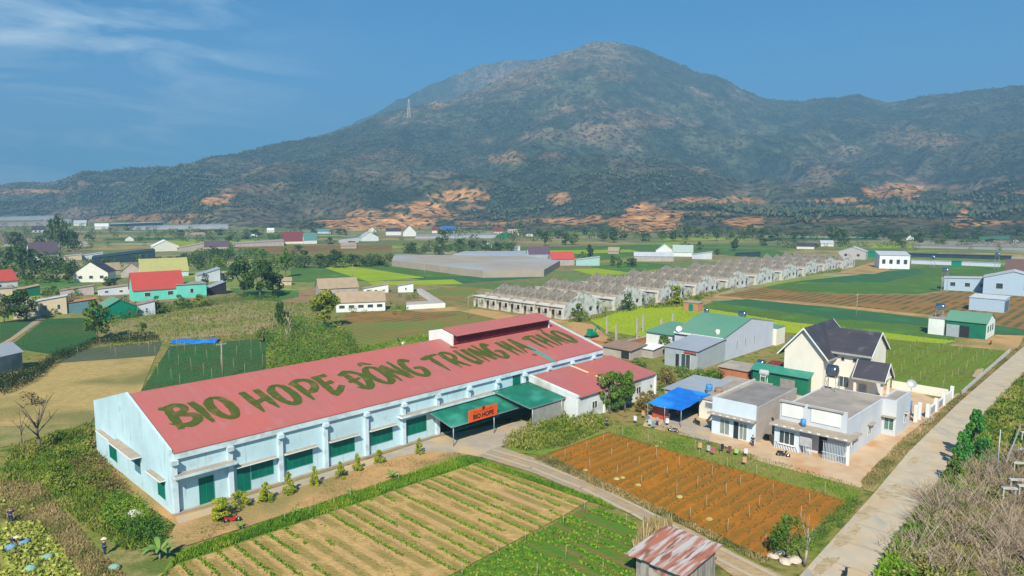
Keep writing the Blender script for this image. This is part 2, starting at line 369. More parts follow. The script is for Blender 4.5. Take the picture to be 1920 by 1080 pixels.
    me = fastmesh(name, co, 0, MM, col=base.reshape(-1, 3), smooth=True, faces=F)
    struct(link(name, me)); return dict(X=X, Y=Y, Z=z, f=fm, s=sm, px=px, py=py, ss=SS, n2=n2)
A0, A1 = math.radians(-47), math.radians(47)
SKY_F = [(-200,352),(0,352),(60,348),(100,342),(200,330),(330,312),(400,295),(500,279),(600,262),(640,243),(700,222),(760,199),(830,191),(880,172),(930,152),(975,130),(1010,113),(1060,97),(1085,87),(1110,78),(1150,77),(1180,86),(1210,95),(1260,116),(1300,130),(1340,142),(1400,171),(1440,186),(1500,188),(1540,183),(1570,186),(1610,180),(1640,187),(1660,192),(1700,189),(1740,180),(1800,174),(1860,166),(1920,160),(2200,150)]
M1 = mountain('mountain', SKY_F, [(-300,2300),(100,1900),(300,1480),(480,1120),(640,980),(900,930),(1200,860),(1500,850),(2000,820)], [(-300,3300),(200,2500),(400,2300),(640,2500),(800,2700),(1100,3000),(1400,3200),(2000,3000)], 88, 940, 330, A0, A1, 0)
SKY_B = [(-200,385),(300,330),(560,268),(640,241),(700,214),(745,188),(760,184),(800,163),(830,150),(870,134),(900,122),(950,111),(1010,112),(1060,124),(1200,180),(1500,230),(2200,260)]
M2 = mountain('mountain_ridge', SKY_B, [(0,3300),(2000,3400)], [(0,4100),(2000,4100)], 40, 420, 60, math.radians(-40), math.radians(20), 5)

# forest on the slopes, one mass of small crowns
def tufts(M, n, name, pf):
    nA, nS = M['X'].shape; pts = []
    W = (M['f']**1.5*.95+.06+.35*(M['ss'] > .985))*(1-np.clip(M['s']*2, 0, 1))*(M['ss'] <= 1.0)*(M['ss'] > .01)
    W = W*np.gradient(M['X'], axis=0)*0+W*(np.hypot(M['X'], M['Y']))  # cells grow with distance
    W = W*pf(M); W = (W/W.sum()).ravel()
    k = RNG.choice(len(W), n, p=W); i, j = k//nS, k % nS; i = np.minimum(i, nA-2); j = np.minimum(j, nS-2); a, b = RNG.random(n), RNG.random(n)
    def il(Q): return (Q[i, j]*(1-a)+Q[i+1, j]*a)*(1-b)+(Q[i, j+1]*(1-a)+Q[i+1, j+1]*a)*b
    c = np.column_stack([il(M['X']), il(M['Y']), il(M['Z'])]); h = RNG.uniform(3, 7.5, n)*(.65+.5*M['f'][i, j]); wd = h*RNG.uniform(.32, .55, n)
    th = RNG.random(n)*6.28; base = np.zeros((n, 6, 3))
    for q in range(4):
        an = th+q*math.pi/2; base[:, q, 0] = np.cos(an)*wd*RNG.uniform(.7, 1.2, n); base[:, q, 1] = np.sin(an)*wd*RNG.uniform(.7, 1.2, n); base[:, q, 2] = h*RNG.uniform(.3, .6, n)
    base[:, 4, 2] = h; base[:, 5, 2] = 0; co = (base+c[:, None, :]).reshape(-1, 3)
    t = np.array([(0, 1, 4), (1, 2, 4), (2, 3, 4), (3, 0, 4), (1, 0, 5), (2, 1, 5), (3, 2, 5), (0, 3, 5)]); F = (t[None]+np.arange(n)[:, None, None]*6).reshape(-1, 3)
    me = fastmesh(name, co, 0, matleaf('forest_leaf', (.032, .06, .028), (.08, .11, .045), (.15, .14, .07)), shade=np.repeat(RNG.random(n), 6), nper=3, faces=F)
    return tag(link(name, me), kind='stuff', label='forest and scrub of small crowns spread over the mountain slopes', cat='forest')
tufts(M1, 30000, 'forest', lambda M: np.where(M['ss'] < .25, 1.6, 1.0))
# ================================================================ fields, roads, yards (sheets laid one above the other)
_lay = [0.0]
def sheet(name, poly, m, z=None):
    _lay[0] += .001; zz = z if z is not None else .02+_lay[0]
    b = MB(); b.face([(x, y, zz) for x, y in poly]); return struct(b.build(name, m))
def uvp(*pts): return [tuple(P(*p)[:2]) for p in pts]
F_weed = matfield('weedy_ground', (.27, .23, .08), (.16, .18, .05), patchc=(.36, .25, .14), patch=.035, fine=.5)
F_dry = matfield('dry_stubble', (.44, .31, .12), (.34, .26, .09), patchc=(.20, .18, .06), patch=.06, fine=.8)
F_tan = matfield('tan_soil', (.50, .33, .13), (.40, .26, .09), (.30, .22, .07), (.24, .19, .05), 1.75, False, .12, .1, .12, (.46, .28, .13), fine=1.2)
F_red = matfield('red_soil_beds', (.40, .155, .012), (.33, .125, .012), (.27, .125, .015), (.22, .115, .015), 1.55, True, .08, .15, .3, (.33, .12, .02), fine=1.5)
F_brown = matfield('brown_soil', (.30, .16, .045), (.24, .14, .04), (.12, .11, .035), (.09, .10, .03), 3, True, .05, -.1, .3, (.26, .13, .05))
F_brown2 = matfield('brown_soil_red', (.32, .17, .05), (.22, .15, .045), (.14, .19, .04), (.12, .16, .035), 2.2, False, .05, .25, .4, (.18, .20, .05), .03)
F_lime = matfield('lime_crop', (.30, .36, .012), (.34, .42, .015), (.24, .34, .015), (.30, .36, .02), 2.5, False, .06, .2, .3, (.22, .33, .02), .03)
F_green = matfield('green_crop', (.09, .20, .03), (.13, .25, .035), (.05, .12, .03), (.05, .10, .03), 1.8, False, .05, .2, .3, (.12, .20, .03), .04)
F_teal = matfield('teal_crop', (.04, .16, .06), (.06, .18, .06), (.03, .09, .045), (.04, .10, .04), 2, False, .05, .2, .3)
F_stake = matfield('staked_crop', (.14, .19, .012), (.19, .18, .02), (.10, .19, .02), (.13, .21, .02), 1.6, True, .07, .35, .5, (.18, .13, .03), .08)
F_gbr = matfield('young_crop', (.12, .15, .02), (.20, .13, .05), (.07, .16, .015), (.09, .19, .02), 1.7, False, .1, .35, .5, (.10, .17, .02), .09)
F_dark = matfield('dark_crop', (.03, .12, .03), (.05, .15, .035), (.03, .075, .025), (.05, .10, .03), 1.8, True, .05, .25, .4, (.07, .11, .03), .05)
F_net = matfield('net_covered_crop', (.085, .10, .055), (.11, .115, .07), (.07, .10, .05), (.06, .09, .04), 2.4, True, .05, 0, .4)
F_grass = matfield('lush_grass', (.11, .20, .02), (.18, .24, .03), patchc=(.26, .22, .07), patch=.12, fine=1)
F_lettuce = matfield('lettuce_crop', (.22, .26, .05), (.30, .30, .06), (.16, .20, .03), (.22, .24, .05), 1.6, False, .08, .2, .3, (.26, .2, .07), .1)
F_dirt = matfield('dirt_track', (.44, .31, .17), (.36, .25, .14), patchc=(.30, .27, .22), patch=.08, fine=.7)
F_odirt = matfield('orange_dirt', (.50, .29, .12), (.42, .26, .11), patchc=(.24, .20, .07), patch=.08, fine=.7)
F_verge = matfield('dry_verge', (.33, .25, .10), (.24, .21, .07), patchc=(.11, .15, .03), patch=.2, fine=.8)
# behind, from far to near
STR = [(300,452,520,450,8,F_lime),(160,462,380,460,7,F_dry),(330,444,640,443,4,F_green),(420,470,520,470,7,F_green),(560,462,740,461,4,F_lime),(600,446,820,447,4,F_dry),(960,452,1180,453,4,F_dry),(1120,460,1260,458,4,F_lime),(1000,462,1160,462,4,F_teal),(1300,458,1520,462,4,F_green),(1440,446,1640,446,5,F_teal),(1560,452,1760,452,4,F_dry),(1640,460,1830,461,5,F_lime),(1480,468,1600,470,5,F_dry),(1240,447,1400,446,4,F_lime),(1760,474,1920,475,5,F_dry),(1640,476,1740,477,6,F_green),(0,452,100,450,6,F_dry),(60,520,140,520,16,F_green),(230,504,270,504,8,F_lime),(840,458,960,456,4,F_teal),(1330,470,1420,476,5,F_lime),(120,440,240,440,5,F_dry),(200,447,320,446,4,F_teal)]
for x0, y0, x1, y1, hh, m in STR: sheet('field', gp((x0, y0), (x1, y1), (x1+hh*3, y1+hh), (x0-hh*2, y0+hh)), m)
for nm, m, pts in [
 ('field', F_brown, [(440,462),(735,459),(735,470),(460,476)]), ('field', F_brown2, [(480,476),(735,468),(735,490),(540,494),(480,490)]),
 ('field', F_green, [(545,503),(612,500),(690,527),(545,529)]), ('field', F_lime, [(606,502),(645,498),(815,519),(690,528)]),
 ('field', F_green, [(655,498),(735,496),(880,519),(800,521)]), ('field', F_teal, [(770,522),(830,519),(1010,512),(1020,520),(850,533)]),
 ('field', F_lime, [(690,529),(850,524),(870,533),(700,536)]), ('field', F_brown2, [(790,545),(870,537),(900,541),(870,560),(800,566)]),
 ('field', F_green, [(930,465),(1240,458),(1235,474),(1130,488),(1060,486)]), ('field', F_lime, [(950,470),(1180,468),(1200,472),(1090,476)]),
 ('field', F_green, [(1110,500),(1190,491),(1260,496),(1180,515),(1100,512)]), ('field', F_lime, [(1070,505),(1120,503),(1190,513),(1120,518)]),
 ('field', F_green, [(1280,463),(1440,468),(1570,490),(1480,487),(1300,474)]), 
 ('field', F_teal, [(1490,528),(1640,512),(1730,502),(1770,503),(1690,530),(1480,535)]), ('field', F_green, [(1420,541),(1480,529),(1660,530),(1660,551),(1560,550)]),
 ('field', F_green, [(1655,531),(1765,503),(1765,545),(1725,551),(1655,552)]), ('field', F_green, [(1710,502),(1920,500),(1920,514),(1770,520)]),
 ('field', F_brown, [(1335,556),(1425,540),(1560,552),(1725,554),(1790,545),(1920,556),(1920,570),(1920,619),(1790,597),(1560,573)]),
 ('dirt_path', F_odirt, [(1325,557),(1345,555),(1560,571),(1790,596),(1920,618),(1920,625),(1790,602),(1560,576)]),
 ('dirt_path', F_odirt, [(1300,560),(1335,545),(1350,556),(1330,566)]),
 ('field', F_teal, [(1330,566),(1400,561),(1560,577),(1790,603),(1790,616),(1560,598),(1440,580)]),
 ('field', F_green, [(1310,574),(1340,567),(1440,580),(1560,598),(1790,616),(1790,640),(1640,622),(1480,604)]),
 ('field', F_lime, [(1105,600),(1190,577),(1295,574),(1480,604),(1640,622),(1795,640),(1770,645),(1620,634),(1440,622),(1250,640),(1140,622)]),
 ('field', F_teal, [(1830,628),(1920,628),(1920,618),(1850,607)]),
 ('field', F_stake, [(1630,632),(1780,648),(1886,658),(1783,748),(1660,722),(1600,690)]),
 ('dirt_path', F_odirt, [(1780,648),(1800,640),(1870,628),(1920,630),(1905,660),(1886,658)]),
 ('dirt_path', F_odirt, [(1568,513),(1640,490),(1668,506),(1640,514)]),
 ('field', F_green, [(430,540),(560,545),(560,556),(470,575)]),
 ('field', F_weed, [(205,602),(300,582),(470,562),(600,572),(590,632),(400,640),(200,652)]),
 ('dirt_path', F_odirt, [(735,583),(860,575),(1060,602),(1110,608),(1150,640),(1180,655),(1120,660),(960,606),(860,590)]),
 ('field', F_brown2, [(640,592),(860,583),(965,606),(800,648),(650,646)]),
 ('field', F_brown, [(650,586),(760,583),(860,590),(800,602),(640,606)]),
 ('grass', F_grass, [(495,712),(540,672),(660,652),(830,622),(840,660),(500,740)]),
 ('field', F_dark, [(0,605),(70,597),(20,634),(0,645)]), ('dirt_path', F_dirt, [(70,597),(84,597),(0,655),(0,645),(20,634)]),
 ('field', F_dark, [(86,598),(182,596),(180,637),(118,668),(80,662),(15,652)]),
 ('field', F_net, [(150,655),(305,640),(292,668),(105,682)]),
 ('field', F_dry, [(0,720),(75,695),(105,682),(292,668),(262,740),(190,760),(170,795),(0,800)]),
 ('field', F_brown2, [(325,636),(505,624),(505,640),(318,652)]),
 ('field', F_dark, [(318,650),(500,634),(498,700),(400,730),(258,745)]),
 ('field', F_weed, [(0,800),(170,795),(175,850),(60,830),(0,840)]),
 ('field', F_verge, [(0,895),(70,905),(190,1040),(320,1010),(330,1085),(160,1085),(75,985),(0,985)]),
 ('field', F_lettuce, [(0,985),(78,978),(165,1090),(0,1090)]),
 ('field', F_lettuce, [(0,905),(30,905),(70,960),(0,970)]),
 ('dirt_path', F_odirt, [(215,880),(330,968),(520,914),(745,845),(850,835),(880,852),(860,860),(600,945),(380,1015),(300,1040),(330,985),(200,900)]),
 ('grass', F_grass, [(300,1085),(330,1035),(560,962),(865,862),(893,862),(1110,932),(1100,942),(895,870),(330,1062),(290,1090)]),
 ('field', F_tan, [(895,869),(1105,940),(1060,966),(815,1095),(270,1095),(330,1062)]),
 ('field', F_gbr, [(1125,953),(1192,985),(1200,1010),(1180,1095),(820,1095),(1080,962)]),
 ('field', F_red, [(1140,812),(1018,856),(1445,1052),(1592,940)]),
 ('grass', F_grass, [(940,845),(1005,800),(1140,795),(1240,808),(1345,838),(1620,918),(1595,942),(1140,811),(1018,855),(975,850)]),
 ('yard', mat('yard_concrete', (.56, .40, .25), (.48, .33, .20), .4, c3=(.50, .26, .12), bump=.1), [(1205,800),(1230,750),(1262,735),(1420,700),(1480,690),(1720,735),(1775,760),(1735,812),(1614,916),(1430,868),(1345,832)]),
 ('courtyard', mat('court_concrete', (.42, .35, .26), (.34, .29, .23), .5, c3=(.5, .36, .2), bump=.1), [(745,845),(815,822),(910,800),(985,790),(1000,810),(940,838),(900,858),(860,850)]),
 ('courtyard', mat('court_concrete', (1, 1, 1)), [(1235,800),(1265,775),(1335,785),(1330,830)]),
 ('path', F_dirt, [(895,856),(935,838),(1010,862),(1100,900),(1200,952),(1290,992),(1380,1040),(1475,1085),(1510,1100),(1400,1100),(1330,1050),(1235,1000),(1190,968),(1100,930),(1000,888)]),
 ('courtyard', mat('court_concrete', (1, 1, 1)), [(330,972),(520,915),(745,846),(800,838),(790,850),(745,858),(520,928),(335,984)]),
]:
    sheet(nm, gp(*pts), m)
# concrete slab in the yard is a little proud of the ground, road a cast slab with joints
def road_mat():
    m, nt, b = _base('road_concrete', .9, 0, .2)
    tc = N(nt, 'ShaderNodeTexCoord'); o = tc.outputs['Object']
    s = noisemix(nt, o, (.50, .41, .29), (.42, .36, .27), .5, .35, .65, 8)
    s = noisemix(nt, o, s, (.50, .34, .18), .16, .52, .72, 6)
    s = noisemix(nt, o, s, (.30, .30, .28), .35, .60, .72, 8, ((1, .3, 1), -ROT))
    f = stripes(nt, o, False, 5.0, 0, .012, .99)
    s = mixf(nt, f, s, (.38, .31, .22)); nt.links.new(s, b.inputs['Base Color'])
    return m
RM = road_mat()
rb = MB(); L = [(8, -56.2), (35.8, -54.6), (60.6, -53.4), (78, -52.3), (112, -51.4), (174, -51.0), (320, -51)]; Rr = [(8, -63), (40.6, -59.6), (60, -58.3), (83, -57.2), (110, -56.4), (146, -55.8), (320, -55.8)]
for (a, b_), (c, d) in zip(zip(L, L[1:]), zip(Rr, Rr[1:])):
    z = .20; rb.face([P(*a, z), P(*b_, z), P(*d, z), P(*c, z)]); rb.face([P(*a, 0), P(*b_, 0), P(*b_, z), P(*a, z)]); rb.face([P(*c, 0), P(*d, 0), P(*d, z), P(*c, z)])
struct(rb.build('road', RM))
def blot(name, c, rx, ry, rot, m, z):
    p = []; k = 22
    for i in range(k): a = i/k*6.283; q = random.uniform(.75, 1.2); x, y = rx*math.cos(a)*q, ry*math.sin(a)*q; p.append((c[0]+x*math.cos(rot)-y*math.sin(rot), c[1]+x*math.sin(rot)+y*math.cos(rot)))
    sheet(name, p, m, z)
spill = matfield('soil_spill', (.36, .27, .15), (.44, .34, .21), patchc=(.48, .39, .27), patch=.5, fine=1.5)
for i, (px, py, rx, ry) in enumerate([(1668, 925, 3.2, 1.2), (1625, 965, 3.0, .8), (1585, 1010, 3.5, .7), (1712, 868, 2.5, .5), (1740, 790, 3, .7), (1790, 745, 3.5, .6), (1545, 1065, 2.6, .6), (1835, 700, 5, .7)]): blot('soil_spill', G(px, py), rx, ry, ROT+random.uniform(-.15, .15), spill, .204+i*.002)
for k, off in ((0, -.9), (1, .9)):      # wheel tracks of the dirt path
    q = [G(*p) for p in ((915, 848), (1004, 875), (1100, 913), (1195, 960), (1262, 998), (1352, 1042), (1450, 1092))]; b_ = MB()
    for a, c in zip(q, q[1:]):
        d = (c-a).normalized(); n_ = Vector((-d.y, d.x, 0)); b_.face([v+Vector((0, 0, .135)) for v in (a+n_*(off-.25), c+n_*(off-.25), c+n_*(off+.25), a+n_*(off+.25))])
    struct(b_.build('wheel_track', mat('track_gravel', (.40, .34, .26), (.46, .36, .22), .8)))
sheet('verge', uvp((60.5, -52.2), (63, -51), (82, -50.2), (88, -51), (110, -50.3), (175, -49.6), (175, -51), (112, -51.3), (78, -52.2), (60.6, -53.2)), F_verge)
sheet('verge', uvp((8, -63.2), (40.6, -59.8), (60, -58.5), (83, -57.4), (110, -56.6), (146, -56), (200, -56), (200, -66), (100, -72), (8, -85)), F_verge)
# ================================================================ the long hall with painted roof
blue = mat('pale_blue_render', (.53, .71, .75), (.48, .66, .71), .35, .8, c3=(.44, .60, .64), scale3=.15)
def streaks(m, col, sx=2.2, lo=.56):
    nt = m.node_tree; b = nt.nodes['Principled BSDF']; src = b.inputs['Base Color'].links[0].from_socket; tc = N(nt, 'ShaderNodeTexCoord')
    s = noisemix(nt, tc.outputs['Object'], src, col, sx, lo, lo+.16, 5, ((1, 1, .10), 0)); s = noisemix(nt, tc.outputs['Object'], s, col, .5, .60, .74, 8); nt.links.new(s, b.inputs['Base Color'])
streaks(blue, (.40, .50, .50))
bluew = mat('blue_white_trim', (.62, .74, .78), (.54, .68, .72), .8, c3=(.45, .52, .53), scale3=.8)
redroof = None
def roofmat(name, c, c2, sp=.9, along=False):
    if name in MATS: return MATS[name]
    m, nt, b = _base(name, .55, 0, .3)
    tc = N(nt, 'ShaderNodeTexCoord'); o = tc.outputs['Object']
    s = noisemix(nt, o, c, c2, .12, .35, .65, 6); s = noisemix(nt, o, s, tuple(x*.85+.04 for x in c), .9, .5, .7, 5, ((1, .12, 1) if not along else (.12, 1, 1), 0))
    lap = N(nt, 'ShaderNodeSeparateXYZ'); nt.links.new(o, lap.inputs[0]); lm = N(nt, 'ShaderNodeMath', operation='PINGPONG'); nt.links.new(lap.outputs[0 if along else 1], lm.inputs[0]); lm.inputs[1].default_value = 2.3
    lr = N(nt, 'ShaderNodeMapRange'); lr.inputs['From Min'].default_value = .07; lr.inputs['From Max'].default_value = .0; lr.inputs['To Max'].default_value = .35; nt.links.new(lm.outputs[0], lr.inputs['Value'])
    s = mixf(nt, lr.outputs[0], s, tuple(x*.55 for x in c)); s = noisemix(nt, o, s, tuple(x*.8+.06 for x in c), .5, .60, .72, 8)
    nt.links.new(s, b.inputs['Base Color'])
    sx = N(nt, 'ShaderNodeSeparateXYZ'); nt.links.new(o, sx.inputs[0])
    ml = N(nt, 'ShaderNodeMath', operation='MULTIPLY'); ml.inputs[1].default_value = 2*math.pi/sp; nt.links.new(sx.outputs[1 if along else 0], ml.inputs[0])
    si = N(nt, 'ShaderNodeMath', operation='SINE'); nt.links.new(ml.outputs[0], si.inputs[0])
    bp = N(nt, 'ShaderNodeBump'); bp.inputs['Strength'].default_value = .10; bp.inputs['Distance'].default_value = .03; nt.links.new(si.outputs[0], bp.inputs['Height']); nt.links.new(bp.outputs[0], b.inputs['Normal'])
    MATS[name] = m; return m
redroof = roofmat('red_sheet_roof', (.46, .12, .10), (.40, .13, .115), 1.0)
maroon = mat('maroon_louvre', (.24, .03, .03), (.18, .02, .025), .8)
greenp = mat('green_paint', (.0, .23, .13), (.0, .19, .11), 1.2, .6)
greend = mat('green_shutter_dark', (.0, .11, .08), (.0, .15, .10), .6, .6)
ledge = mat('stained_concrete', (.40, .32, .24), (.32, .27, .21), 1.2)
white = mat('white_paint', (.78, .78, .74), (.70, .70, .66), .5)
conc = mat('grey_concrete', (.42, .40, .36), (.33, .31, .28), .6, c3=(.24, .23, .2), bump=.2)
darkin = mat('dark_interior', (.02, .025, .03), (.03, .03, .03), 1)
glass = mat('window_glass', (.03, .05, .06), (.05, .08, .09), .4, .15, spec=.6)
steel = mat('steel', (.55, .56, .58), (.45, .46, .48), 2, .25, 1.0)
galv = mat('galvanised', (.42, .45, .46), (.34, .36, .38), 1.2, .5, .3)
netc = mat('grey_net', (.35, .34, .29), (.28, .27, .23), 1.2)

T = thing('painted_hall', 'very long pale blue hall with red metal roof carrying giant green lettering', 'hall', P(0, 0), ROT)
HL, HW, EH, RH = 78.0, 28.0, 7.1, 10.9
b = MB()   # walls with a real gateway opening in the front (y0) side
t = .3
b.box(.3, 37.2, 0, t, 0, EH); b.box(49.5, HL-.3, 0, t, 0, EH); b.box(37.2, 49.5, 0, t, 4.0, EH)
b.box(.3, HL-.3, HW-t, HW, 0, EH); b.box(49.5, 49.8, .3, 9, 0, EH-.4); b.box(30, 49.5, 9, 9.3, 0, EH-.4)
for x0, x1 in ((0, .3), (HL-.3, HL)): b.prism([(0, 0), (HW, 0), (HW, EH+.35), (HW/2, RH+.35), (0, EH+.35)], x0, x1, 'x')
b.build('wall', blue, T)
b = MB(); k = (RH-EH)/(HW/2)
for s in (0, 1):
    y = lambda q: q if s == 0 else HW-q
    b.face([(.3, y(-.35), EH-.35*k+.12), (HL-.3, y(-.35), EH-.35*k+.12), (HL-.3, y(HW/2), RH+.12), (.3, y(HW/2), RH+.12)])
    b.face([(.3, y(-.35), EH-.35*k), (HL-.3, y(-.35), EH-.35*k), (HL-.3, y(HW/2), RH), (.3, y(HW/2), RH)])
    b.face([(.3, y(-.35), EH-.35*k), (HL-.3, y(-.35), EH-.35*k), (HL-.3, y(-.35), EH-.35*k+.12), (.3, y(-.35), EH-.35*k+.12)])
roof = b.build('roof', redroof, T)
# cornice / gutter band under the eave
MB().box(.3, HL-.3, -.34, -.02, EH-.75, EH-.14).build('gutter_band', bluew, T)
b = MB()
for i in range(13):
    x = min(i*6.2, HL-.6) if i else .02
    if 37.5 < x < 49: z0 = 4.2
    else: z0 = 0
    if i == 7: z0 = 4.6
    c = MB(); c.box(x-.0, x+.55, -.45, -.003, z0, EH-.9); c.box(x-.08, x+.63, -.75, -.003, EH-1.25, EH-.77)
    c.build('pilaster', bluew, T)
# letters painted on the roof: brush strokes given in metres along the hall (u) and up the slope
paint = mat('green_letter_paint', (.065, .095, .008), (.045, .07, .010), .9, .8, c3=(.13, .11, .02), scale3=.9)
LT, LB = 9.4, 3.8
GLY = {
 'B': [[(.0, .98, .5), (.25, .93, .9), (.62, 1.0, .8), (.85, .88, .9), (.78, .7, .8), (.35, .6, .9)], [(.3, .95, .9), (.28, .5, 1), (.24, .0, .7)], [(.15, .6, .5), (.55, .56, .7), (.98, .45, .9), (1.0, .25, 1), (.6, .1, 1), (-.05, .3, .1)]],
 'I': [[(.2, 1, .8), (.5, .6, 1), (.7, .0, .4)]],
 'O': [[(.35, 1.0, .7), (.05, .75, 1.1), (.08, .35, 1), (.4, .05, .8), (.8, .08, 1), (1.0, .45, 1.1), (.8, .9, .8), (.3, 1.02, .4)]],
 'H': [[(.05, 1, .8), (.16, .5, 1), (.2, -.04, .3)], [(.75, 1, .9), (.82, .5, 1), (.95, .0, .3)], [(.15, .38, .7), (.85, .55, .8)]],
 'P': [[(.22, .95, .9), (.28, .5, 1.0), (.3, .0, .3)], [(.0, .86, .6), (.45, 1.02, .8), (.9, .95, .8), (1.0, .68, 1), (.7, .42, 1), (.3, .42, .5)]],
 'E': [[(.2, .95, 1), (.22, .5, 1), (.2, .05, .9)], [(-.05, .98, .7), (.85, 1.02, .7)], [(.2, .58, .8), (.8, .66, .7)], [(.1, .02, .9), (.55, .15, .9), (1.02, .38, .8)]],
 'D': [[(-.15, .85, .7), (.4, .98, .8), (.95, .75, .8), (1.0, .35, 1.1), (.6, .0, 1), (.05, .15, .3)], [(.2, .88, .9), (.3, .4, .9), (.45, .0, .6)]],
 'N': [[(.1, .9, .9), (.12, .45, .9), (.2, -.02, .3)], [(.1, .95, .9), (.5, .5, .9), (.9, .05, .7)], [(.75, 1.1, .4), (.85, .5, .9), (.95, .02, .8)]],
 'G': [[(.8, .88, .8), (.45, 1.02, .9), (.12, .75, 1.1), (.12, .3, .9), (.5, .0, .8), (.92, .12, 1), (.98, .42, .9), (.5, .48, .5)]],
 'T': [[(-.15, .86, .3), (.1, .86, .9), (.6, .95, .8), (1.2, .98, .4)], [(.5, .9, .9), (.52, .45, .9), (.58, -.05, .2)]],
 'R': [[(.2, .92, .9), (.22, .5, 1), (.3, -.02, .3)], [(.0, .9, .5), (.5, 1.0, .8), (.9, .8, .8), (.75, .55, .8), (.3, .45, .5)], [(.35, .5, .9), (.65, .25, .9), (1.0, -.04, .3)]],
 'U': [[(.1, 1, .7), (.12, .4, .9), (.4, .02, .9), (.8, .15, .9)], [(.82, .98, .9), (.8, .5, .9), (1.0, .0, .3)]],
 'A': [[(.45, 1.05, .5), (.35, .5, .9), (.12, .0, .3)], [(.5, 1.05, .8), (.7, .5, 1), (1.05, .0, .3)], [(.15, .32, .7), (.85, .42, .7)]],
}
WORDS = [[('B', 2.1, 5.2), ('I', 5.6, 6.9), ('O', 7.5, 9.8)], [('H', 12.2, 15), ('O', 15.8, 18.2), ('P', 18.9, 21.9), ('E', 22.6, 25.3)],
         [('D', 26.9, 29.6), ('O', 30.6, 33.2), ('N', 33.6, 36.4), ('G', 37.0, 39.7)], [('T', 41.7, 44.6), ('R', 45.2, 47.8), ('U', 48.7, 51.0), ('N', 51.6, 54), ('G', 54.6, 56.9)],
         [('H', 58.6, 60.6), ('A', 61.0, 63.4)], [('T', 65.2, 67.4), ('H', 67.8, 70), ('A', 70.5, 72.6), ('O', 73.2, 75.4)]]
MARKS = {2: [[(31.0, 10.0, .5), (31.6, 10.7, .9), (33.0, 9.9, .4)], [(26.7, 6.3, .7), (28.9, 6.9, .6)]], 3: [[(49.3, 10.6, .6), (50.4, 9.9, .4)]], 4: [[(61.6, 2.9, .8), (62.4, 2.7, .6)]], 5: [[(71.2, 10.9, .5), (72.2, 10.7, .6), (71.9, 9.9, .5), (71.7, 9.6, .4)]]}
def rz(v): return EH+k*v+.12
def stroke(mb, pts, thick, lift):
    # resample with Catmull-Rom, ragged width
    Q = []
    n = len(pts)
    for i in range(n-1):
        p0, p1, p2, p3 = pts[max(i-1, 0)], pts[i], pts[i+1], pts[min(i+2, n-1)]
        for s in range(5):
            t_ = s/5; q = []
            for c in range(3):
                q.append(.5*((2*p1[c])+(-p0[c]+p2[c])*t_+(2*p0[c]-5*p1[c]+4*p2[c]-p3[c])*t_**2+(-p0[c]+3*p1[c]-3*p2[c]+p3[c])*t_**3))
            Q.append(q)
    Q.append(list(pts[-1])); Ls, Rs = [], []
    for i, q in enumerate(Q):
        a, c = Q[max(i-1, 0)], Q[min(i+1, len(Q)-1)]; dx, dy = c[0]-a[0], c[1]-a[1]; d = math.hypot(dx, dy) or 1
        wd = thick*max(q[2], .05)*.5; nx, ny = -dy/d*wd, dx/d*wd; j = random.uniform(.9, 1.12); j2 = random.uniform(.9, 1.12)
        Ls.append((q[0]+nx*j, q[1]+ny*j)); Rs.append((q[0]-nx*j2, q[1]-ny*j2))
    for i in range(len(Q)-1):
        mb.face([(x, y, rz(y)+lift) for x, y in (Rs[i], Rs[i+1], Ls[i+1], Ls[i])])
for wi, wd in enumerate(WORDS):
    li = 0
    for ch, x0, x1 in wd:
        mb = MB()
        for st in GLY[ch]:
            li += 1; stroke(mb, [(x0+a*(x1-x0), LB+.1+b_*(LT-LB-.2), c) for a, b_, c in st], 1.12, .02+li*.003)
        mb.build('letter', paint, roof)
    for st in MARKS.get(wi, []): li += 1; mb = MB(); stroke(mb, st, .9, .02+li*.003); mb.build('accent_mark', paint, roof)
# translucent green roof sheet
MB().face([(62.9, .1, rz(.1)+.012), (64.1, .1, rz(.1)+.012), (64.1, 6, rz(6)+.012), (62.9, 6, rz(6)+.012)]); b = MB(); b.face([(62.9, -.3, rz(-.3)+.012), (64.1, -.3, rz(-.3)+.012), (64.1, 6, rz(6)+.012), (62.9, 6, rz(6)+.012)]); b.build('roof_light', mat('green_roof_light', (.10, .30, .24), (.08, .25, .2)), roof)
# raised ventilation roof on the ridge
b = MB(); x0, x1 = 50, 75; y0, y1 = 10.8, 17.2
b.prism([(y0, 9.9), (y1, 9.9), (y1, 12.0), (HW/2, 12.7), (y0, 12.0)], x0, x0+.25, 'x'); b2 = MB(); b2.prism([(y0, 9.9), (y1, 9.9), (y1, 12.0), (HW/2, 12.7), (y0, 12.0)], x1-.25, x1, 'x')
vent = b.build('ridge_ventilator', white, T)
b = MB(); b.box(x0+.25, x1-.25, y0+.2, y0+.35, 9.9, 11.95); b.box(x0+.25, x1-.25, y1-.35, y1-.2, 9.9, 11.95)
for z in (10.5, 11.0): b.box(x0+.25, x1-.25, y0+.08, y0+.2, z, z+.1)
b.build('louvre', maroon, vent); b2.build('end_gable', white, vent)
b = MB(); kk = .7/3.2
for s in (-1, 1):
    b.face([(x0-.1+.36, 14+s*3.9, 12.75-3.9*kk), (x1+.1, 14+s*3.9, 12.75-3.9*kk), (x1+.1, 14, 12.82), (x0+.26, 14, 12.82)])
b.build('ventilator_roof', redroof, vent)
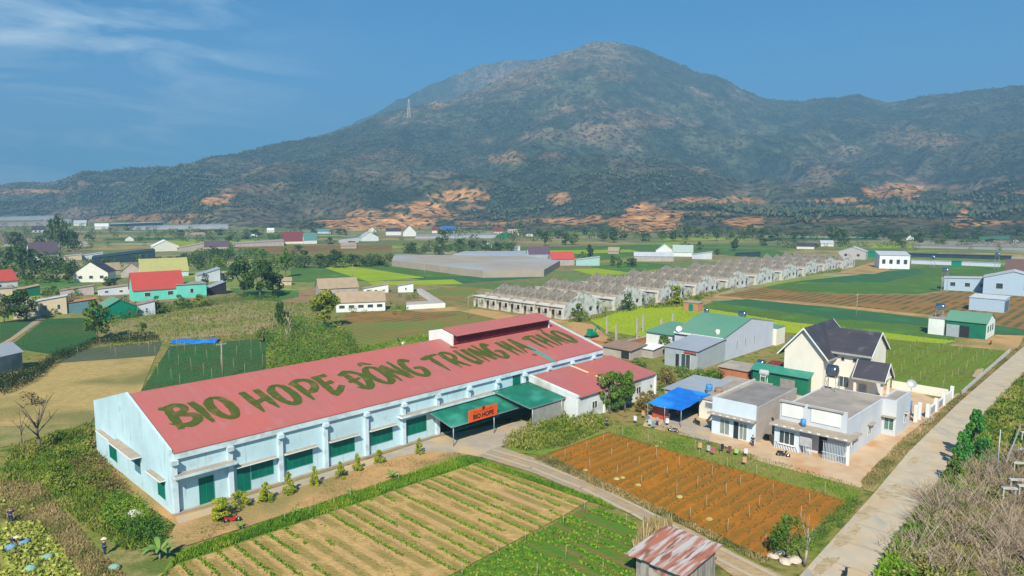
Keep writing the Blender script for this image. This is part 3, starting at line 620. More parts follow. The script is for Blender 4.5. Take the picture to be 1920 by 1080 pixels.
# a white upstand beside the ventilator's near end
def window(T, face, a, z, w, h, off=0.0, fr=None, gl=None, bars=2, name='window', depth=.06, sill=False):
    """a window: frame with glazing bars, the panes a sub-part. face x0: wall at x=off facing -x, y0: wall at y=off facing -y"""
    fr = fr or white; gl = gl or glass; m = MB(); q = MB(); t = .07
    def bx(mb, a0, a1, z0, z1, d0, d1):
        if face == 'x0': mb.box(off-d1, off-d0, a0, a1, z0, z1)
        elif face == 'y0': mb.box(a0, a1, off-d1, off-d0, z0, z1)
        elif face == 'y1': mb.box(a0, a1, off+d0, off+d1, z0, z1)
    bx(m, a, a+w, z, z+t, .003, depth); bx(m, a, a+w, z+h-t, z+h, .003, depth); bx(m, a, a+t, z+t, z+h-t, .003, depth); bx(m, a+w-t, a+w, z+t, z+h-t, .003, depth)
    for i in range(1, bars): x = a+w*i/bars; bx(m, x-t/2, x+t/2, z+t, z+h-t, .003, depth-.004)
    if sill: bx(m, a-.08, a+w+.08, z-.09, z-.002, .003, .16)
    bx(q, a+t, a+w-t, z+t, z+h-t, .004, .02)
    o = m.build(name, fr, T); q.build('pane', gl, o); return o
def awning(T, face, a, z, w, off=0.0, out=.7, m=None, th=.12, name='awning'):
    b = MB()
    if face == 'x0': b.prism([(a, z), (a+w, z), (a+w, z+th), (a, z+th)], off-out, off-.003, 'x')
    elif face == 'y0': b.box(a, a+w, off-out, off-.003, z, z+th)
    else: b.box(a, a+w, off+.003, off+out, z, z+th)
    top = MB(); e = .05
    if face == 'x0': top.box(off-out+.06, off-.01, a+.04, a+w-.04, z+th+.003, z+th+.03)
    elif face == 'y0': top.box(a+.04, a+w-.04, off-out+.06, off-.01, z+th+.003, z+th+.03)
    else: top.box(a+.04, a+w-.04, off+.01, off+out-.06, z+th+.003, z+th+.03)
    o = b.build(name, m or white, T); top.build('stain', ledge, o); return o
for a in (13.4, 19.6, 25.8): window(T, 'y0', a, 1.4, 3.7, 2.0, 0, greenp, greend, 4); awning(T, 'y0', a-.3, 3.55, 4.5)
window(T, 'y0', 31.9, 1.3, 3.6, 2.3, 0, greenp, greend, 4)
window(T, 'y0', 9.0, 1.5, 2.8, 1.9, 0, greenp, greend, 3); window(T, 'y0', 7.3, .35, 1.6, 3.05, 0, greenp, greend, 2, 'door'); awning(T, 'y0', 7.1, 3.55, 5.0)
window(T, 'y0', 2.9, .3, 1.7, 3.1, 0, greenp, greend, 2, 'door')
awning(T, 'y0', .05, 4.3, 6.9, 0, 1.1, bluew, .3, 'ledge'); awning(T, 'y0', 30.4, 4.3, 19, 0, 1.0, bluew, .3, 'ledge')
window(T, 'y0', 53.6, 3.9, 1.8, 2.4, 0, greenp, greend, 1)
window(T, 'x0', 2.0, 1.2, 2.2, 2.0, 0, greenp, greend, 2); awning(T, 'x0', 1.6, 3.5, 4.6)
window(T, 'x0', 9.7, 1.8, 2.4, 2.3, 0, bluew, mat('blue_shade_glass', (.1, .25, .28)), 1); awning(T, 'x0', 9.2, 4.25, 9.0, 0, 1.3)
window(T, 'x0', 19.0, 1.0, 3.0, 2.4, 0, greenp, greend, 2); awning(T, 'x0', 19.4, 3.8, 6)
b = MB(); b.box(-.08, HL, -.5, .0, 0, .3); b.build('plinth', ledge, T)
# interior shade and stock seen through the gateway
tag(MB().box(38.2, 40.8, 3.2, 5, .02, 1.4).build('crate_stack', mat('blue_crate', (.25, .45, .6)), None, P(0, 0), ROT), 'pale blue crates stacked just inside the shaded gateway of the long hall', 'crates')
# green tarp canopies at the gateway
gtarp = mat('green_tarpaulin', (.01, .17, .105), (.01, .13, .08), .6, .6, c3=(.04, .26, .18), scale3=.25, bump=.3)
def canopy(name, label, x0, x1, y0, z0, z1, posts):
    C = thing(name, label, 'canopy', P(0, 0), ROT, 'green canopies over the hall gateway'); nx, ny = 16, 10; co = []; F = []
    for i in range(nx+1):
        for j in range(ny+1):
            x = x0+(x1-x0)*i/nx; y = y0*(j/ny)-(1.05 if z0 < 4.8 and False else .35)*(1-j/ny); z = z1+(z0-z1)*j/ny-.10*abs(math.sin(i*math.pi/4))*math.sin(j/ny*3.1)+random.uniform(-.02, .02)
            co.append((x, y, z))
    for i in range(nx):
        for j in range(ny): a = i*(ny+1)+j; F.append((a, a+1, a+ny+2, a+ny+1))
    me = fastmesh('tarpaulin', np.array(co), 0, gtarp, smooth=True, faces=F); o = link('tarpaulin', me, C); so = o.modifiers.new('s', 'SOLIDIFY'); so.thickness = .04
    MB().bar((x0, y0, z0-.08), (x1, y0, z0-.08), .09).bar((x0, -.5, z1-.1), (x0, y0, z0-.1), .07).bar((x1, -.5, z1-.1), (x1, y0, z0-.1), .07).build('frame', galv, C)
    for x in posts: MB().cyl((x, y0+.1, 0), (x, y0+.1, z0-.1), .07, n=8).build('post', galv, C)
    return C
canopy('canopy', 'lower green tarpaulin canopy with the orange sign on its front edge', 35.6, 49.2, -5.6, 3.0, 4.2, (36, 44))
canopy('canopy', 'higher green tarpaulin canopy between the gateway and the white gable side', 48.6, 57.0, -8.6, 3.6, 4.7, (49.2, 56))
b = MB(); b.box(49.4, 56.6, -8.4, -8.36, 0, 3.4); b.box(56.6, 56.64, -8.4, -.2, 0, 3.6)
tag(b.build('net_screen', netc, None, P(0, 0), ROT), 'grey net screen hanging under the higher green canopy', 'screen')
# orange shop sign
orange = mat('orange_sign', (.80, .12, .02), (.72, .10, .02), .8, .5); blk = mat('black_lettering', (.02, .015, .01))
SG = thing('sign', 'orange sign board lettered BIO HOPE standing on the lower green canopy edge', 'sign', P(38.7, -5.75, 2.95), ROT)
MB().box(0, 5.7, -.06, .06, 0, 1.75).build('board', orange, SG)
def text(body, parent, x, y, z, size, m, rx=math.pi/2, name='lettering', bold=.012, sx=1.0, th=.01):
    cu = bpy.data.curves.new('t', 'FONT'); cu.body = body; cu.size = size; cu.extrude = th; cu.offset = bold; cu.align_x = 'CENTER'
    to = bpy.data.objects.new('t', cu); COL.objects.link(to); dg = bpy.context.evaluated_depsgraph_get(); me = bpy.data.meshes.new_from_object(to.evaluated_get(dg))
    bpy.data.objects.remove(to); bpy.data.curves.remove(cu); me.materials.clear(); me.materials.append(m); me.name = name
    o = bpy.data.objects.new(name, me); COL.objects.link(o); o.parent = parent; o.location = (x, y, z); o.rotation_euler = (rx, 0, 0); o.scale = (sx, 1, 1); return o
text('BIO HOPE', SG, 2.85, -.075, .34, .95, blk, sx=.98, bold=.03)
mk = MB()   # the small upper line is not readable in the photograph: only its marks
for i in range(13): mk.box(1.0+i*.29, 1.0+i*.29+random.uniform(.12, .2), -.075, -.062, 1.24, 1.24+random.uniform(.12, .2))
mk.build('lettering', mat('sign_red', (.35, .02, .01)), SG)
MB().lathe([(0, -.02), (.3, -.02), (.3, .02), (0, .02)], (2.85, -.05, 1.7), 16, 0, 'y').build('emblem', mat('sign_red', (.35, .02, .01)), SG)

# ---- annex with low red roof
A_ = thing('annex', 'low white annex with single-pitch red roof before the far end of the hall', 'building', P(57, -10.7), ROT)
b = MB(); zf, zb, W_, D_ = 3.9, 5.5, 22.5, 10.2
b.prism([(0, 0), (D_, 0), (D_, zb), (0, zf)], .0, .25, 'x'); b.prism([(0, 0), (D_, 0), (D_, zb), (0, zf)], W_-.25, W_, 'x'); b.box(.25, W_-.25, 0, .25, 0, zf-.02)
b.prism([(-.2, zf), (D_, zb), (D_, zb+.35), (-.2, zf+.35)], -.02, .5, 'x')
b.build('wall', mat('annex_white', (.70, .72, .70), (.62, .64, .62), .5, c3=(.45, .42, .36)), A_)
b = MB(); b.face([(.5, -.4, zf+.05), (W_+.3, -.4, zf+.05), (W_+.3, D_, zb+.14), (.5, D_, zb+.14)]); b.face([(.5, -.4, zf-.03), (W_+.3, -.4, zf-.03), (W_+.3, -.4, zf+.05), (.5, -.4, zf+.05)]); ar = b.build('roof', redroof, A_)
zr = lambda y: zf+.05+(y+.4)/(D_+.4)*(zb-zf+.09)
for (a0, a1) in ((6.2, 10.1), (.6, 4.6)):
    b = MB(); b.face([(10.6, a0, zr(a0)+.02), (11.2, a0, zr(a0)+.02), (11.2, a1, zr(a1)+.02), (10.6, a1, zr(a1)+.02)]); b.build('roof_light', mat('pale_roof_light', (.75, .6, .5)), ar)
b = MB(); b.face([(10.1, 4.2, zr(4.2)+.015), (12.2, 4.2, zr(4.2)+.015), (12.6, 9.8, zr(9.8)+.015), (9.9, 9.8, zr(9.8)+.015)]); b.build('rust_patch', mat('rust_orange', (.48, .14, .07), (.42, .12, .07)), ar)
for x in (4, 9.5, 16.5): window(A_, 'y0', x, 1.2, 1.4, 1.3, 0, white, glass, 2)
for x in (.0, 7, 14, W_-.3): b = MB(); b.box(x, x+.3, -.28, -.003, 0, zf-.1); b.build('pilaster', white, A_)
# ================================================================ houses of the village
greenroof = roofmat('green_sheet_roof', (.10, .26, .17), (.13, .28, .18), .9)
greyroof = roofmat('grey_sheet_roof', (.33, .36, .40), (.28, .31, .35), .9)
slate = roofmat('slate_tiles', (.045, .042, .055), (.06, .055, .065), .5)
slabroof = mat('weathered_slab', (.34, .29, .25), (.27, .24, .21), .5, c3=(.40, .34, .27))
rustroof = mat('rusty_sheet', (.33, .14, .09), (.42, .36, .32), .5, c3=(.25, .10, .06), scale3=.8)
cream = mat('cream_render', (.78, .73, .62), (.72, .67, .56), .4)
greyw = mat('cool_grey_render', (.55, .58, .62), (.48, .51, .55), .4, c3=(.60, .60, .60))
greysheet = mat('grey_sheet_wall', (.38, .42, .44), (.33, .37, .39), .6)
brick = mat('red_brick', (.45, .17, .08), (.36, .14, .07), 1.5)
bare = mat('bare_cement', (.46, .40, .35), (.38, .33, .29), .5)
dgreen = mat('green_sheet_wall', (.01, .17, .09), (.01, .13, .075), .8, .6)
def house(name, label, cat, u, v, du, dv, h, rise, ridge, wm, rm, over=.35, group=None, rot=None, loc=None, wall2=None):
    """local x runs away-right, local y away-left; the near corner is the origin"""
    T = thing(name, label, cat, loc if loc is not None else P(u, v), ROT if rot is None else rot, group); w = MB(); r = MB(); t = .2; o = over; th = .1
    if ridge == 'flat':
        w.box(0, du, 0, t, 0, h); w.box(0, du, dv-t, dv, 0, h); w.box(0, t, t, dv-t, 0, h); w.box(du-t, du, t, dv-t, 0, h); w.build('wall', wm, T)
        r.box(-o, du+o, -o, dv+o, h+.003, h+.15); r.build('roof', rm, T)
    elif ridge in 'xy':
        L, Wd = (du, dv) if ridge == 'x' else (dv, du); ax = ridge; k = rise/(Wd/2)
        for a in (0, L-t): w.prism([(0, 0), (Wd, 0), (Wd, h), (Wd/2, h+rise), (0, h)], a, a+t, ax)
        if ridge == 'x': w.box(t, L-t, 0, t, 0, h); w.box(t, L-t, Wd-t, Wd, 0, h)
        else: w.box(0, t, t, L-t, 0, h); w.box(Wd-t, Wd, t, L-t, 0, h)
        w.build('wall', wm, T)
        r.prism([(-o, h-o*k+.01), (Wd/2, h+rise+.01), (Wd+o, h-o*k+.01), (Wd+o, h-o*k+th+.01), (Wd/2, h+rise+th+.03), (-o, h-o*k+th+.01)], -o, L+o, ax); r.build('roof', rm, T)
    else:       # mono pitch: 'mx' rises along x, 'my' rises along y ('-' prefix = falls)
        ax = ridge[-1]; h0, h1 = (h, h+rise); L, Wd = (dv, du) if ax == 'x' else (du, dv); e = 'y' if ax == 'x' else 'x'; k = (h1-h0)/Wd
        for a in (0, L-t): w.prism([(0, 0), (Wd, 0), (Wd, h1), (0, h0)], a, a+t, e)
        if ax == 'x': w.box(0, t, t, L-t, 0, h0); w.box(Wd-t, Wd, t, L-t, 0, h1)
        else: w.box(t, L-t, 0, t, 0, h0); w.box(t, L-t, Wd-t, Wd, 0, h1)
        w.build('wall', wm, T)
        r.prism([(-o, h0-o*k+.01), (Wd+o, h1+o*k+.01), (Wd+o, h1+o*k+th), (-o, h0-o*k+th)], -o, L+o, e); r.build('roof', rm, T)
    return T
def water_tank(label, u, v, z, r=.6, L=1.6, stand=0, m=None, upright=False, loc=None, frame=None):
    T = thing('water_tank', label, 'water tank', loc if loc is not None else P(u, v, z), ROT); m = m or steel; zb = stand+.25
    b = MB()
    if upright: b.lathe([(0, zb), (r*.96, zb), (r, zb+.1), (r, zb+L*.8), (r*.8, zb+L*.95), (r*.3, zb+L), (0, zb+L)], n=16)
    else: b.lathe([(0, -L/2), (r*.6, -L/2+.03), (r*.95, -L/2+.15), (r, -L/2+.3), (r, L/2-.3), (r*.95, L/2-.15), (r*.6, L/2-.03), (0, L/2)], (0, 0, zb+r), 16, 0, 'y')
    b.build('tank', m, T); s = MB(); q = r*.8
    for x in (-q, q):
        for y in (-q, q): s.bar((x*1.15, y*1.15, 0), (x, y, zb+.3), .07)
    s.box(-q-.06, q+.06, -q-.06, q+.06, zb-.05, zb)
    if stand > 1:
        for y in (-q, q): s.bar((-q*1.1, y*1.1, .2), (q, y, stand*.9), .04).bar((q*1.1, y*1.1, .2), (-q, y, stand*.9), .04)
    s.build('stand', frame or galv, T); return T

# --- front house with veranda (nearest the road)
T = thing('corner_house', 'house', 'house', P(67.3, -48.1), ROT)
T['label'] = 'pale blue-grey flat-roofed house beside the concrete road with striped veranda base and two white parapets'
hb = mat('front_blue_render', (.62, .70, .76), (.56, .64, .70), .5)
w = MB()
w.box(2, 2.2, 1.1, 10.2, 0, 6.6); w.box(2.2, 17, 1.1, 1.3, 0, 5.5); w.box(17, 17.2, -.8, 1.1, 0, 5.5); w.box(17.2, 24, -.8, -.6, 0, 5.6); w.box(23.8, 24, -.6, 1.1, 0, 5.6); w.box(18.6, 23.8, 1.1, 1.3, 0, 5.6); w.box(18.6, 18.8, 1.3, 10.2, 0, 5.4); w.box(2.2, 18.6, 10.0, 10.2, 0, 5.5)
w.build('wall', greyw, T)
w = MB(); w.box(.25, .45, 6.6, 10.1, 0, 3.55); w.box(.45, 2, 6.6, 6.8, 0, 3.55); w.box(.45, 2, 9.9, 10.1, 0, 3.55); w.build('front_bay', hb, T)
w = MB(); w.box(2.2, 18.6, 1.3, 10, 5.25, 5.37); w.build('roof', slabroof, T); w = MB(); w.box(17.2, 23.8, -.6, 1.1, 5.3, 5.42); w.build('roof', slabroof, T)
for y0, y1, nm in ((1.9, 5.8, 0), (7.0, 9.9, 0)):
    p = MB().box(1.9, 1.997, y0, y1, 4.35, 6.2).build('parapet_panel', white, T)
    c = MB(); c.box(1.72, 1.997, y0-.35, y1+.35, 6.38, 6.6); c.build('coping', bare, T)
a = MB(); a.box(-.6, 1.99, -.3, 10.5, 3.56, 3.72); a.build('awning', ledge, T)
f = MB(); f.box(-.68, -.603, -.38, 10.5, 3.48, 3.85); f.box(-.6, 2, -.38, -.303, 3.48, 3.85); fo = f.build('fascia', bare, T)
for i in range(9): MB().box(-.73, -.683, .1+i*1.15, .5+i*1.15, 3.58, 3.75).build('fascia_tile', white, fo)
window(T, 'x0', 7.2, .9, 2.2, 1.9, .25, white, glass, 3, sill=True)
w = MB(); w.box(0, .35, 0, .35, 0, 3.55); w.build('pillar', white, T)
# folding gate and rails of the veranda
g = MB()
for i in range(15): y = .5+i*.2; g.box(.2, .24, y, y+.06, .02, 2.7)
for z in (.05, 1.1, 2.65): g.box(.18, .26, .4, 3.5, z, z+.06)
g.build('gate', hb, T)
g = MB()
for i in range(6): y = 4.9+i*.2; g.box(.2, .24, y, y+.06, .02, 2.6)
g.box(.18, .26, 4.8, 6.5, 2.6, 2.66); g.build('gate', hb, T)
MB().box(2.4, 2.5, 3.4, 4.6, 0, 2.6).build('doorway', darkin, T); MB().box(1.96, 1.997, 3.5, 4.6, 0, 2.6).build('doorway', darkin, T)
MB().box(.1, .18, 5.0, 6.5, 1.3, 2.6).build('curtain', mat('grey_curtain', (.45, .45, .47)), T)
stripe = mat('diagonal_tile_stripes', (.72, .7, .66)); 
s = MB()
for i in range(9):
    y = 6.75+i*.37; s.face([(.243, y, .02), (.243, y+.17, .02), (.243, y+.17-.5, 1.0) if False else (.243, min(y+.57, 10.05), 1.0), (.243, min(y+.4, 10.0), 1.0)])
s.build('base_stripes', mat('brown_tile', (.35, .27, .22)), T)
window(T, 'y0', 4.2, 1.3, 1.1, 1.5, 1.1, white, glass, 1); awning(T, 'y0', 3.9, 2.95, 1.8, 1.1, .9, bare); window(T, 'y0', 10.8, 1.3, 1.4, 1.5, 1.1, white, glass, 2); awning(T, 'y0', 10.5, 2.95, 2, 1.1, .6, bare)
window(T, 'x0', -.55, .9, 1.35, 1.9, 17, white, mat('green_glass', (.10, .2, .17)), 2); awning(T, 'x0', -.8, 2.9, 1.9, 17, .6, bare); window(T, 'y0', 21, 1.2, .8, 1.5, -.8, white, glass, 1); awning(T, 'y0', 20.8, 2.8, 1.2, -.8, .5, cream)
tag(MB().lathe([(0, .02), (.32, .02), (.38, .5), (.36, .95), (.2, 1.05), (0, 1.08)], n=14).build('blue_tub', mat('blue_plastic', (.08, .28, .55), None, 2, .4), None, P(68.4, -41.6, 3.74)), 'blue plastic tub standing on the awning between the two white parapets', 'tub')
# --- second house
T = thing('narrow_house', 'narrow pale blue house with open dark door', 'house', P(67.1, -35.4), ROT); T['label'] = 'narrow pale blue house with bare cement side wall, left of the veranda house'
w = MB(); w.box(0, .2, 0, 6.8, 0, 5.6); w.box(.2, 14.2, 6.6, 6.8, 0, 4.9); w.box(14.0, 14.2, .2, 6.6, 0, 5.2); w.build('wall', hb, T); MB().prism([(.2, 0), (14.2, 0), (14.2, 5.5), (.2, 5.2)], 0, .2, 'y').build('side_wall', bare, T)
w = MB(); w.prism([(.2, 4.9), (14, 5.2), (14, 5.3), (.2, 5.0)], .2, 6.6, 'y'); w.build('roof', mat('dark_cement_roof', (.25, .23, .21), (.19, .18, .17), .5), T)
MB().prism([(0.3, 5.2), (14.2, 5.5), (14.2, 5.75), (0.3, 5.45)], 6.803, 7.1, 'y').build('coping', mat('pale_coping', (.6, .55, .48)), T)
a = MB(); a.box(-1.0, -.003, -.2, 7.0, 3.3, 3.45); a.build('awning', ledge, T); f = MB().box(-1.08, -1.003, -.25, 7.05, 3.25, 3.6).build('fascia', bare, T)
for i in range(6): MB().box(-1.13, -1.083, .3+i*1.1, .7+i*1.1, 3.34, 3.5).build('fascia_tile', white, f)
window(T, 'x0', 3.9, .3, 1.6, 2.3, 0, white, mat('pale_glass', (.25, .29, .27), None, 1, .2), 2); window(T, 'x0', 1.2, .1, 1.2, 2.5, 0, white, mat('pale_glass', (.25, .29, .27)), 2, 'door')
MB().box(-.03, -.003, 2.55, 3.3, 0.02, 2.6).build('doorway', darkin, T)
# lean-to link at its left
T = house('side_kitchen', 'low white and tan lean-to against the left flank of the narrow pale house', 'outbuilding', 72.6, -28.4, 12, 5.0, 3.3, .5, 'mx', cream, slabroof, .2)
window(T, 'x0', .6, 1.9, 3.4, 1.0, 0, greyw, mat('grey_shutter', (.22, .25, .3)), 1)
# low sheds behind the blue awning
T = house('low_shed', 'low shed with patched grey sheet roof directly behind the blue tarpaulin', 'shed', 75.5, -23.2, 10, 8.0, 2.7, .5, 'mx', bare, greyroof, .3)
T = house('low_shed', 'low shed with weathered brownish slab roof between blue tarpaulin and red brick shed', 'shed', 86, -27, 5, 8.0, 2.2, .5, 'mx', brick, slabroof, .3)
# blue tarpaulin shelter
T = thing('tarpaulin_shelter', 'bright blue tarpaulin shelter on thin poles over a dark work area', 'shelter', P(65.8, -24.2), ROT)
co = []; F = []; nx = ny = 8
for i in range(nx+1):
    for j in range(ny+1): co.append((i/nx*9.3, j/ny*6.2*(1+.0*i), 2.75+.9*i/nx-.12*math.sin(j/ny*math.pi)+.07*math.sin(i*2.1+j)+random.uniform(-.03, .03)))
for i in range(nx):
    for j in range(ny): a = i*(ny+1)+j; F.append((a, a+1, a+ny+2, a+ny+1))
tb = mat('blue_tarpaulin', (.01, .17, .60), (.01, .13, .50), 1.0, .45, c3=(.03, .25, .7), bump=.4)
o = link('tarpaulin', fastmesh('tarpaulin', np.array(co), 0, tb, smooth=True, faces=F), T)
for x, y in ((.1, .1), (.1, 6.1), (9.2, .1), (9.2, 6.1), (.1, 3)): MB().cyl((x, y, 0), (x, y, 2.75+.9*x/9.3), .05, n=6).build('post', galv, T)
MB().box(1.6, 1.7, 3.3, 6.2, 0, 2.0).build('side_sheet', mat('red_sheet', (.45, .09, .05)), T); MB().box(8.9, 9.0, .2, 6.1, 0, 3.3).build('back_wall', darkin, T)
MB().box(3.5, 9, 5.9, 6.0, 0, 2.9).build('back_wall', bare, T)

# --- grey walled house with green roof
T = thing('long_house', 'long lilac-grey walled house with green sheet roof behind the grey sheet shed', 'house', P(113.3, -6.6), ROT); dv = 12.5; du = 24.5
w = MB(); w.prism([(0, 0), (du, 0), (du, 5.9), (12.5, 8.0), (0, 5.2)], 0, .2, 'y'); w.prism([(0, 0), (du, 0), (du, 5.9), (12.5, 8.0), (0, 5.2)], dv-.2, dv, 'y'); w.box(0, .2, .2, dv-.2, 0, 5.2); w.box(du-.2, du, .2, dv-.2, 0, 5.9); w.build('wall', mat('lilac_grey_render', (.55, .56, .64), (.50, .52, .60), .4), T)
r = MB(); r.prism([(-.4, 5.12), (12.5, 8.05), (du+.3, 5.95), (du+.3, 6.05), (12.5, 8.2), (-.4, 5.25)], -.15, dv+.2, 'y'); r.build('roof', greenroof, T)
MB().box(-.5, -.2, .2, dv, 4.75, 5.15).build('gutter', white, T)
for x in (5.5, 9.5, 14): window(T, 'y0', x, 2.0, .5, 1.9, 0, greyw, glass, 1)
T = house('grey_shed', 'grey sheet-metal shop with small orange sign under its front eave', 'shed', 101.3, -6.8, 11.9, 7.8, 4.0, 1.0, 'mx', greysheet, greyroof, .25)
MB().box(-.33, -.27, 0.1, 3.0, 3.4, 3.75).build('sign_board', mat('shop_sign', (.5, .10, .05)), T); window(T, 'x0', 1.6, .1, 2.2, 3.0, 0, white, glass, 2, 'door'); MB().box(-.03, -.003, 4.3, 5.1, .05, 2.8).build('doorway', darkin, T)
T = house('low_wing', 'low white wing with teal-green roof at the left end of the green roofed long house', 'outbuilding', 115, 6.2, 11, 8.5, 3.7, 1.0, 'mx', white, greenroof, .4)
T = house('side_annex', 'small beige flat block attached to the far end of the green roofed long house', 'outbuilding', 138, -7.4, 5, 6, 4.2, 0, 'flat', cream, greenroof, .1)
water_tank('steel water tank on the green roof ridge above the lilac-grey gable', 126.5, -4.0, 7.9, .65, 1.9); water_tank('small steel water tank on the left half of the green roof ridge', 126, 5, 7.9, .5, 1.2)
def dish(label, loc, r, m=None, pole=0.6):
    T = thing('satellite_dish', label, 'satellite dish', loc); MB().cyl((0, 0, 0), (0, 0, pole), .05, n=6).build('pole', galv, T)
    n = Vector((-.4, -.8, .5)).normalized(); b = MB(); a = n.cross(Vector((0, 0, 1))).normalized(); c = n.cross(a); R_ = [(0, 0)]+[(r*i/3, .25*r*(i/3)**2) for i in range(1, 4)]
    vs = []
    for i in range(1, 4):
        for k in range(14): an = k/14*6.283; vs.append(Vector((0, 0, pole))+n*(R_[i][1])+(a*math.cos(an)+c*math.sin(an))*R_[i][0])
    b.face(vs[:14]); 
    for i in range(2):
        for k in range(14): b.face([vs[i*14+k], vs[i*14+(k+1) % 14], vs[(i+1)*14+(k+1) % 14], vs[(i+1)*14+k]], 0, True)
    b.build('reflector', m or white, T); return T
dish('white satellite dish at the low front edge of the green roof', P(113, 4.6, 5.2), .7)
tag(MB().lathe([(0, 0), (.5, 0), (.5, 1.1), (.3, 1.3), (0, 1.3)], n=12).build('cistern', cream, None, P(114.5, -4.2, 5.3)), 'cream round cistern on the front eave of the green roofed house', 'cistern')
# --- brick shed and net box
T = house('brick_shed', 'small red brick shed under a grey slab roof', 'shed', 97.6, -19.4, 5, 5.8, 2.6, .3, 'mx', brick, slabroof, .3)
T = thing('net_cage', 'dark net cage standing between the red brick shed and green sheds', 'cage', P(98.2, -22.6), ROT); b = MB()
for x in (0, 3.5):
    for y in (0, 2.6): b.bar((x, y, 0), (x, y, 2.6), .08)
b.build('frame', galv, T); b = MB(); b.box(.02, 3.48, .02, .05, .1, 2.55); b.box(.02, .05, .05, 2.55, .1, 2.55); b.box(.02, 3.48, .05, 2.55, 2.5, 2.55); b.build('net', mat('black_net', (.06, .06, .06), (.1, .1, .1), 3), T)
# --- green sheds
T = house('green_shed', 'dark green sheet shed with grey door in front of the cream villa', 'shed', 97.0, -31.0, 1.7, 10.2, 3.5, .6, 'mx', dgreen, mat('green_sheet_top', (.03, .22, .15), (.05, .25, .17), .7, .5), .4)
MB().box(-.05, -.003, 2.2, 4.9, 0, 2.6).build('door', mat('grey_door', (.28, .27, .25)), T)
T = house('roof_shed', 'very low maroon roofed shed tucked behind the green shed', 'shed', 103.5, -24.5, 4, 4.5, 2.6, .5, 'mx', dgreen, maroon, .3)
water_tank('steel ball tank on a stand above the brick shed, left of the green shed', 101.5, -20.3, 0, .7, 1.5, 2.8); water_tank('grey-white tank on a tall lattice frame in front of the green shed', 92.5, -25.0, 0, .55, 1.7, 3.4, mat('grey_white_tank', (.5, .5, .48)), frame=white)
# --- cream villa: two gabled wings and a porch
VL = thing('cream_villa', 'two-storey cream villa with dark slate gable roofs and white verges', 'villa', P(98.8, -32.9), ROT)
w = MB(); h, ap = 8.0, 12.0
for a in (0, 12.8): w.prism([(0, 0), (7.0, 0), (7.0, h), (3.5, ap), (0, h)], a, a+.2, 'x')
w.box(.2, 12.8, 0, .2, 0, h); w.box(.2, 12.8, 6.8, 7.0, 0, h); w.build('wall', cream, VL)
def gabroof(T, ax, W0, W1, h, ap, a0, a1, o=.75, th=.18, rm=slate, verge=True):
    mid = (W0+W1)/2; k = (ap-h)/((W1-W0)/2); L0, L1 = a0-o*.6, a1+o*.6
    sec = [(W0-o, h-o*k), (mid, ap), (W1+o, h-o*k), (W1+o, h-o*k+th), (mid, ap+th), (W0-o, h-o*k+th)]
    r = MB().prism(sec, L0, L1, ax).build('roof', rm, T)
    if verge:
        sec2 = [(p, z-.1) for p, z in sec[:3]]+[(p, z+.06) for p, z in sec[3:]]
        for q in ((L0-.08, L0-.003), (L1+.003, L1+.08)): MB().prism(sec2, q[0], q[1], ax).build('verge', white, r)
        for q in (W0-o, W1+o-.0):
            zz = h-o*k; MB().__class__
            f = MB(); s_ = -.06 if q < mid else .003
            (f.box(L0, L1, q+s_, q+s_+.057, zz-.12, zz+th+.04) if ax == 'x' else f.box(q+s_, q+s_+.057, L0, L1, zz-.12, zz+th+.04)); f.build('eave_board', mat('stone_grey_board', (.42, .40, .35)), r)
    return r
gabroof(VL, 'x', 0, 7.0, h, ap, 0, 13, 1.1)
w = MB(); w.box(3.6, 3.8, -6.4, -.003, 0, 8.3); w.prism([(3.6, 0), (12.2, 0), (12.2, 8.3), (7.9, 11.4), (3.6, 8.3)], -6.6, -6.403, 'y'); w.box(12.0, 12.2, -6.4, -.003, 0, 8.3); w.build('wall', cream, VL)
gabroof(VL, 'y', 3.6, 12.2, 8.3, 11.4, -6.6, 3.2)
for y in (-2.4, -4.4): window(VL, 'x0', y, 6.3, .7, .75, 3.6, cream, glass, 1)
window(VL, 'x0', -3.3, 1.6, 1.9, 2.0, 3.6, white, glass, 2)
w = MB()
for x, y in ((1.0, -5.3), (1.0, -9.6), (4.6, -9.6)): MB().box(x, x+.4, y, y+.4, 0, 4.3).build('pillar', cream, VL)
w.box(.9, 5.2, -9.7, -5.0, 4.3, 4.6); w.prism([(1.0, 4.6), (5.1, 4.6), (3.05, 6.9)], -9.6, -9.4, 'y'); w.build('porch_beam', cream, VL)
gabroof(VL, 'y', 1.0, 5.2, 4.75, 7.0, -9.7, -5.1, .5)
MB().box(3.5, 3.597, -6.2, -5.0, 0, 2.7).build('door', mat('grey_screen_door', (.35, .38, .42)), VL)
water_tank('large dark steel tank on a block stand in front of the cream villa wall', 84.2, -39.6, 5.4, .95, 1.7, 1.9, mat('dark_steel', (.25, .27, .30), None, 2, .3, .9)); 
water_tank('steel tank with solar panel on the far side of the slate roof', 112.5, -25.0, 6.8, .65, 1.7)
tag(MB().prism([(0, 0), (2.4, 0), (2.4, 1.5)], 0, 2.4, 'y').build('solar_panel', mat('panel_glass', (.10, .13, .16), None, 1, .2), None, P(108, -24.6, 6.6), ROT), 'tilted grey solar water panel beside the steel tank behind the slate roof', 'solar panel')
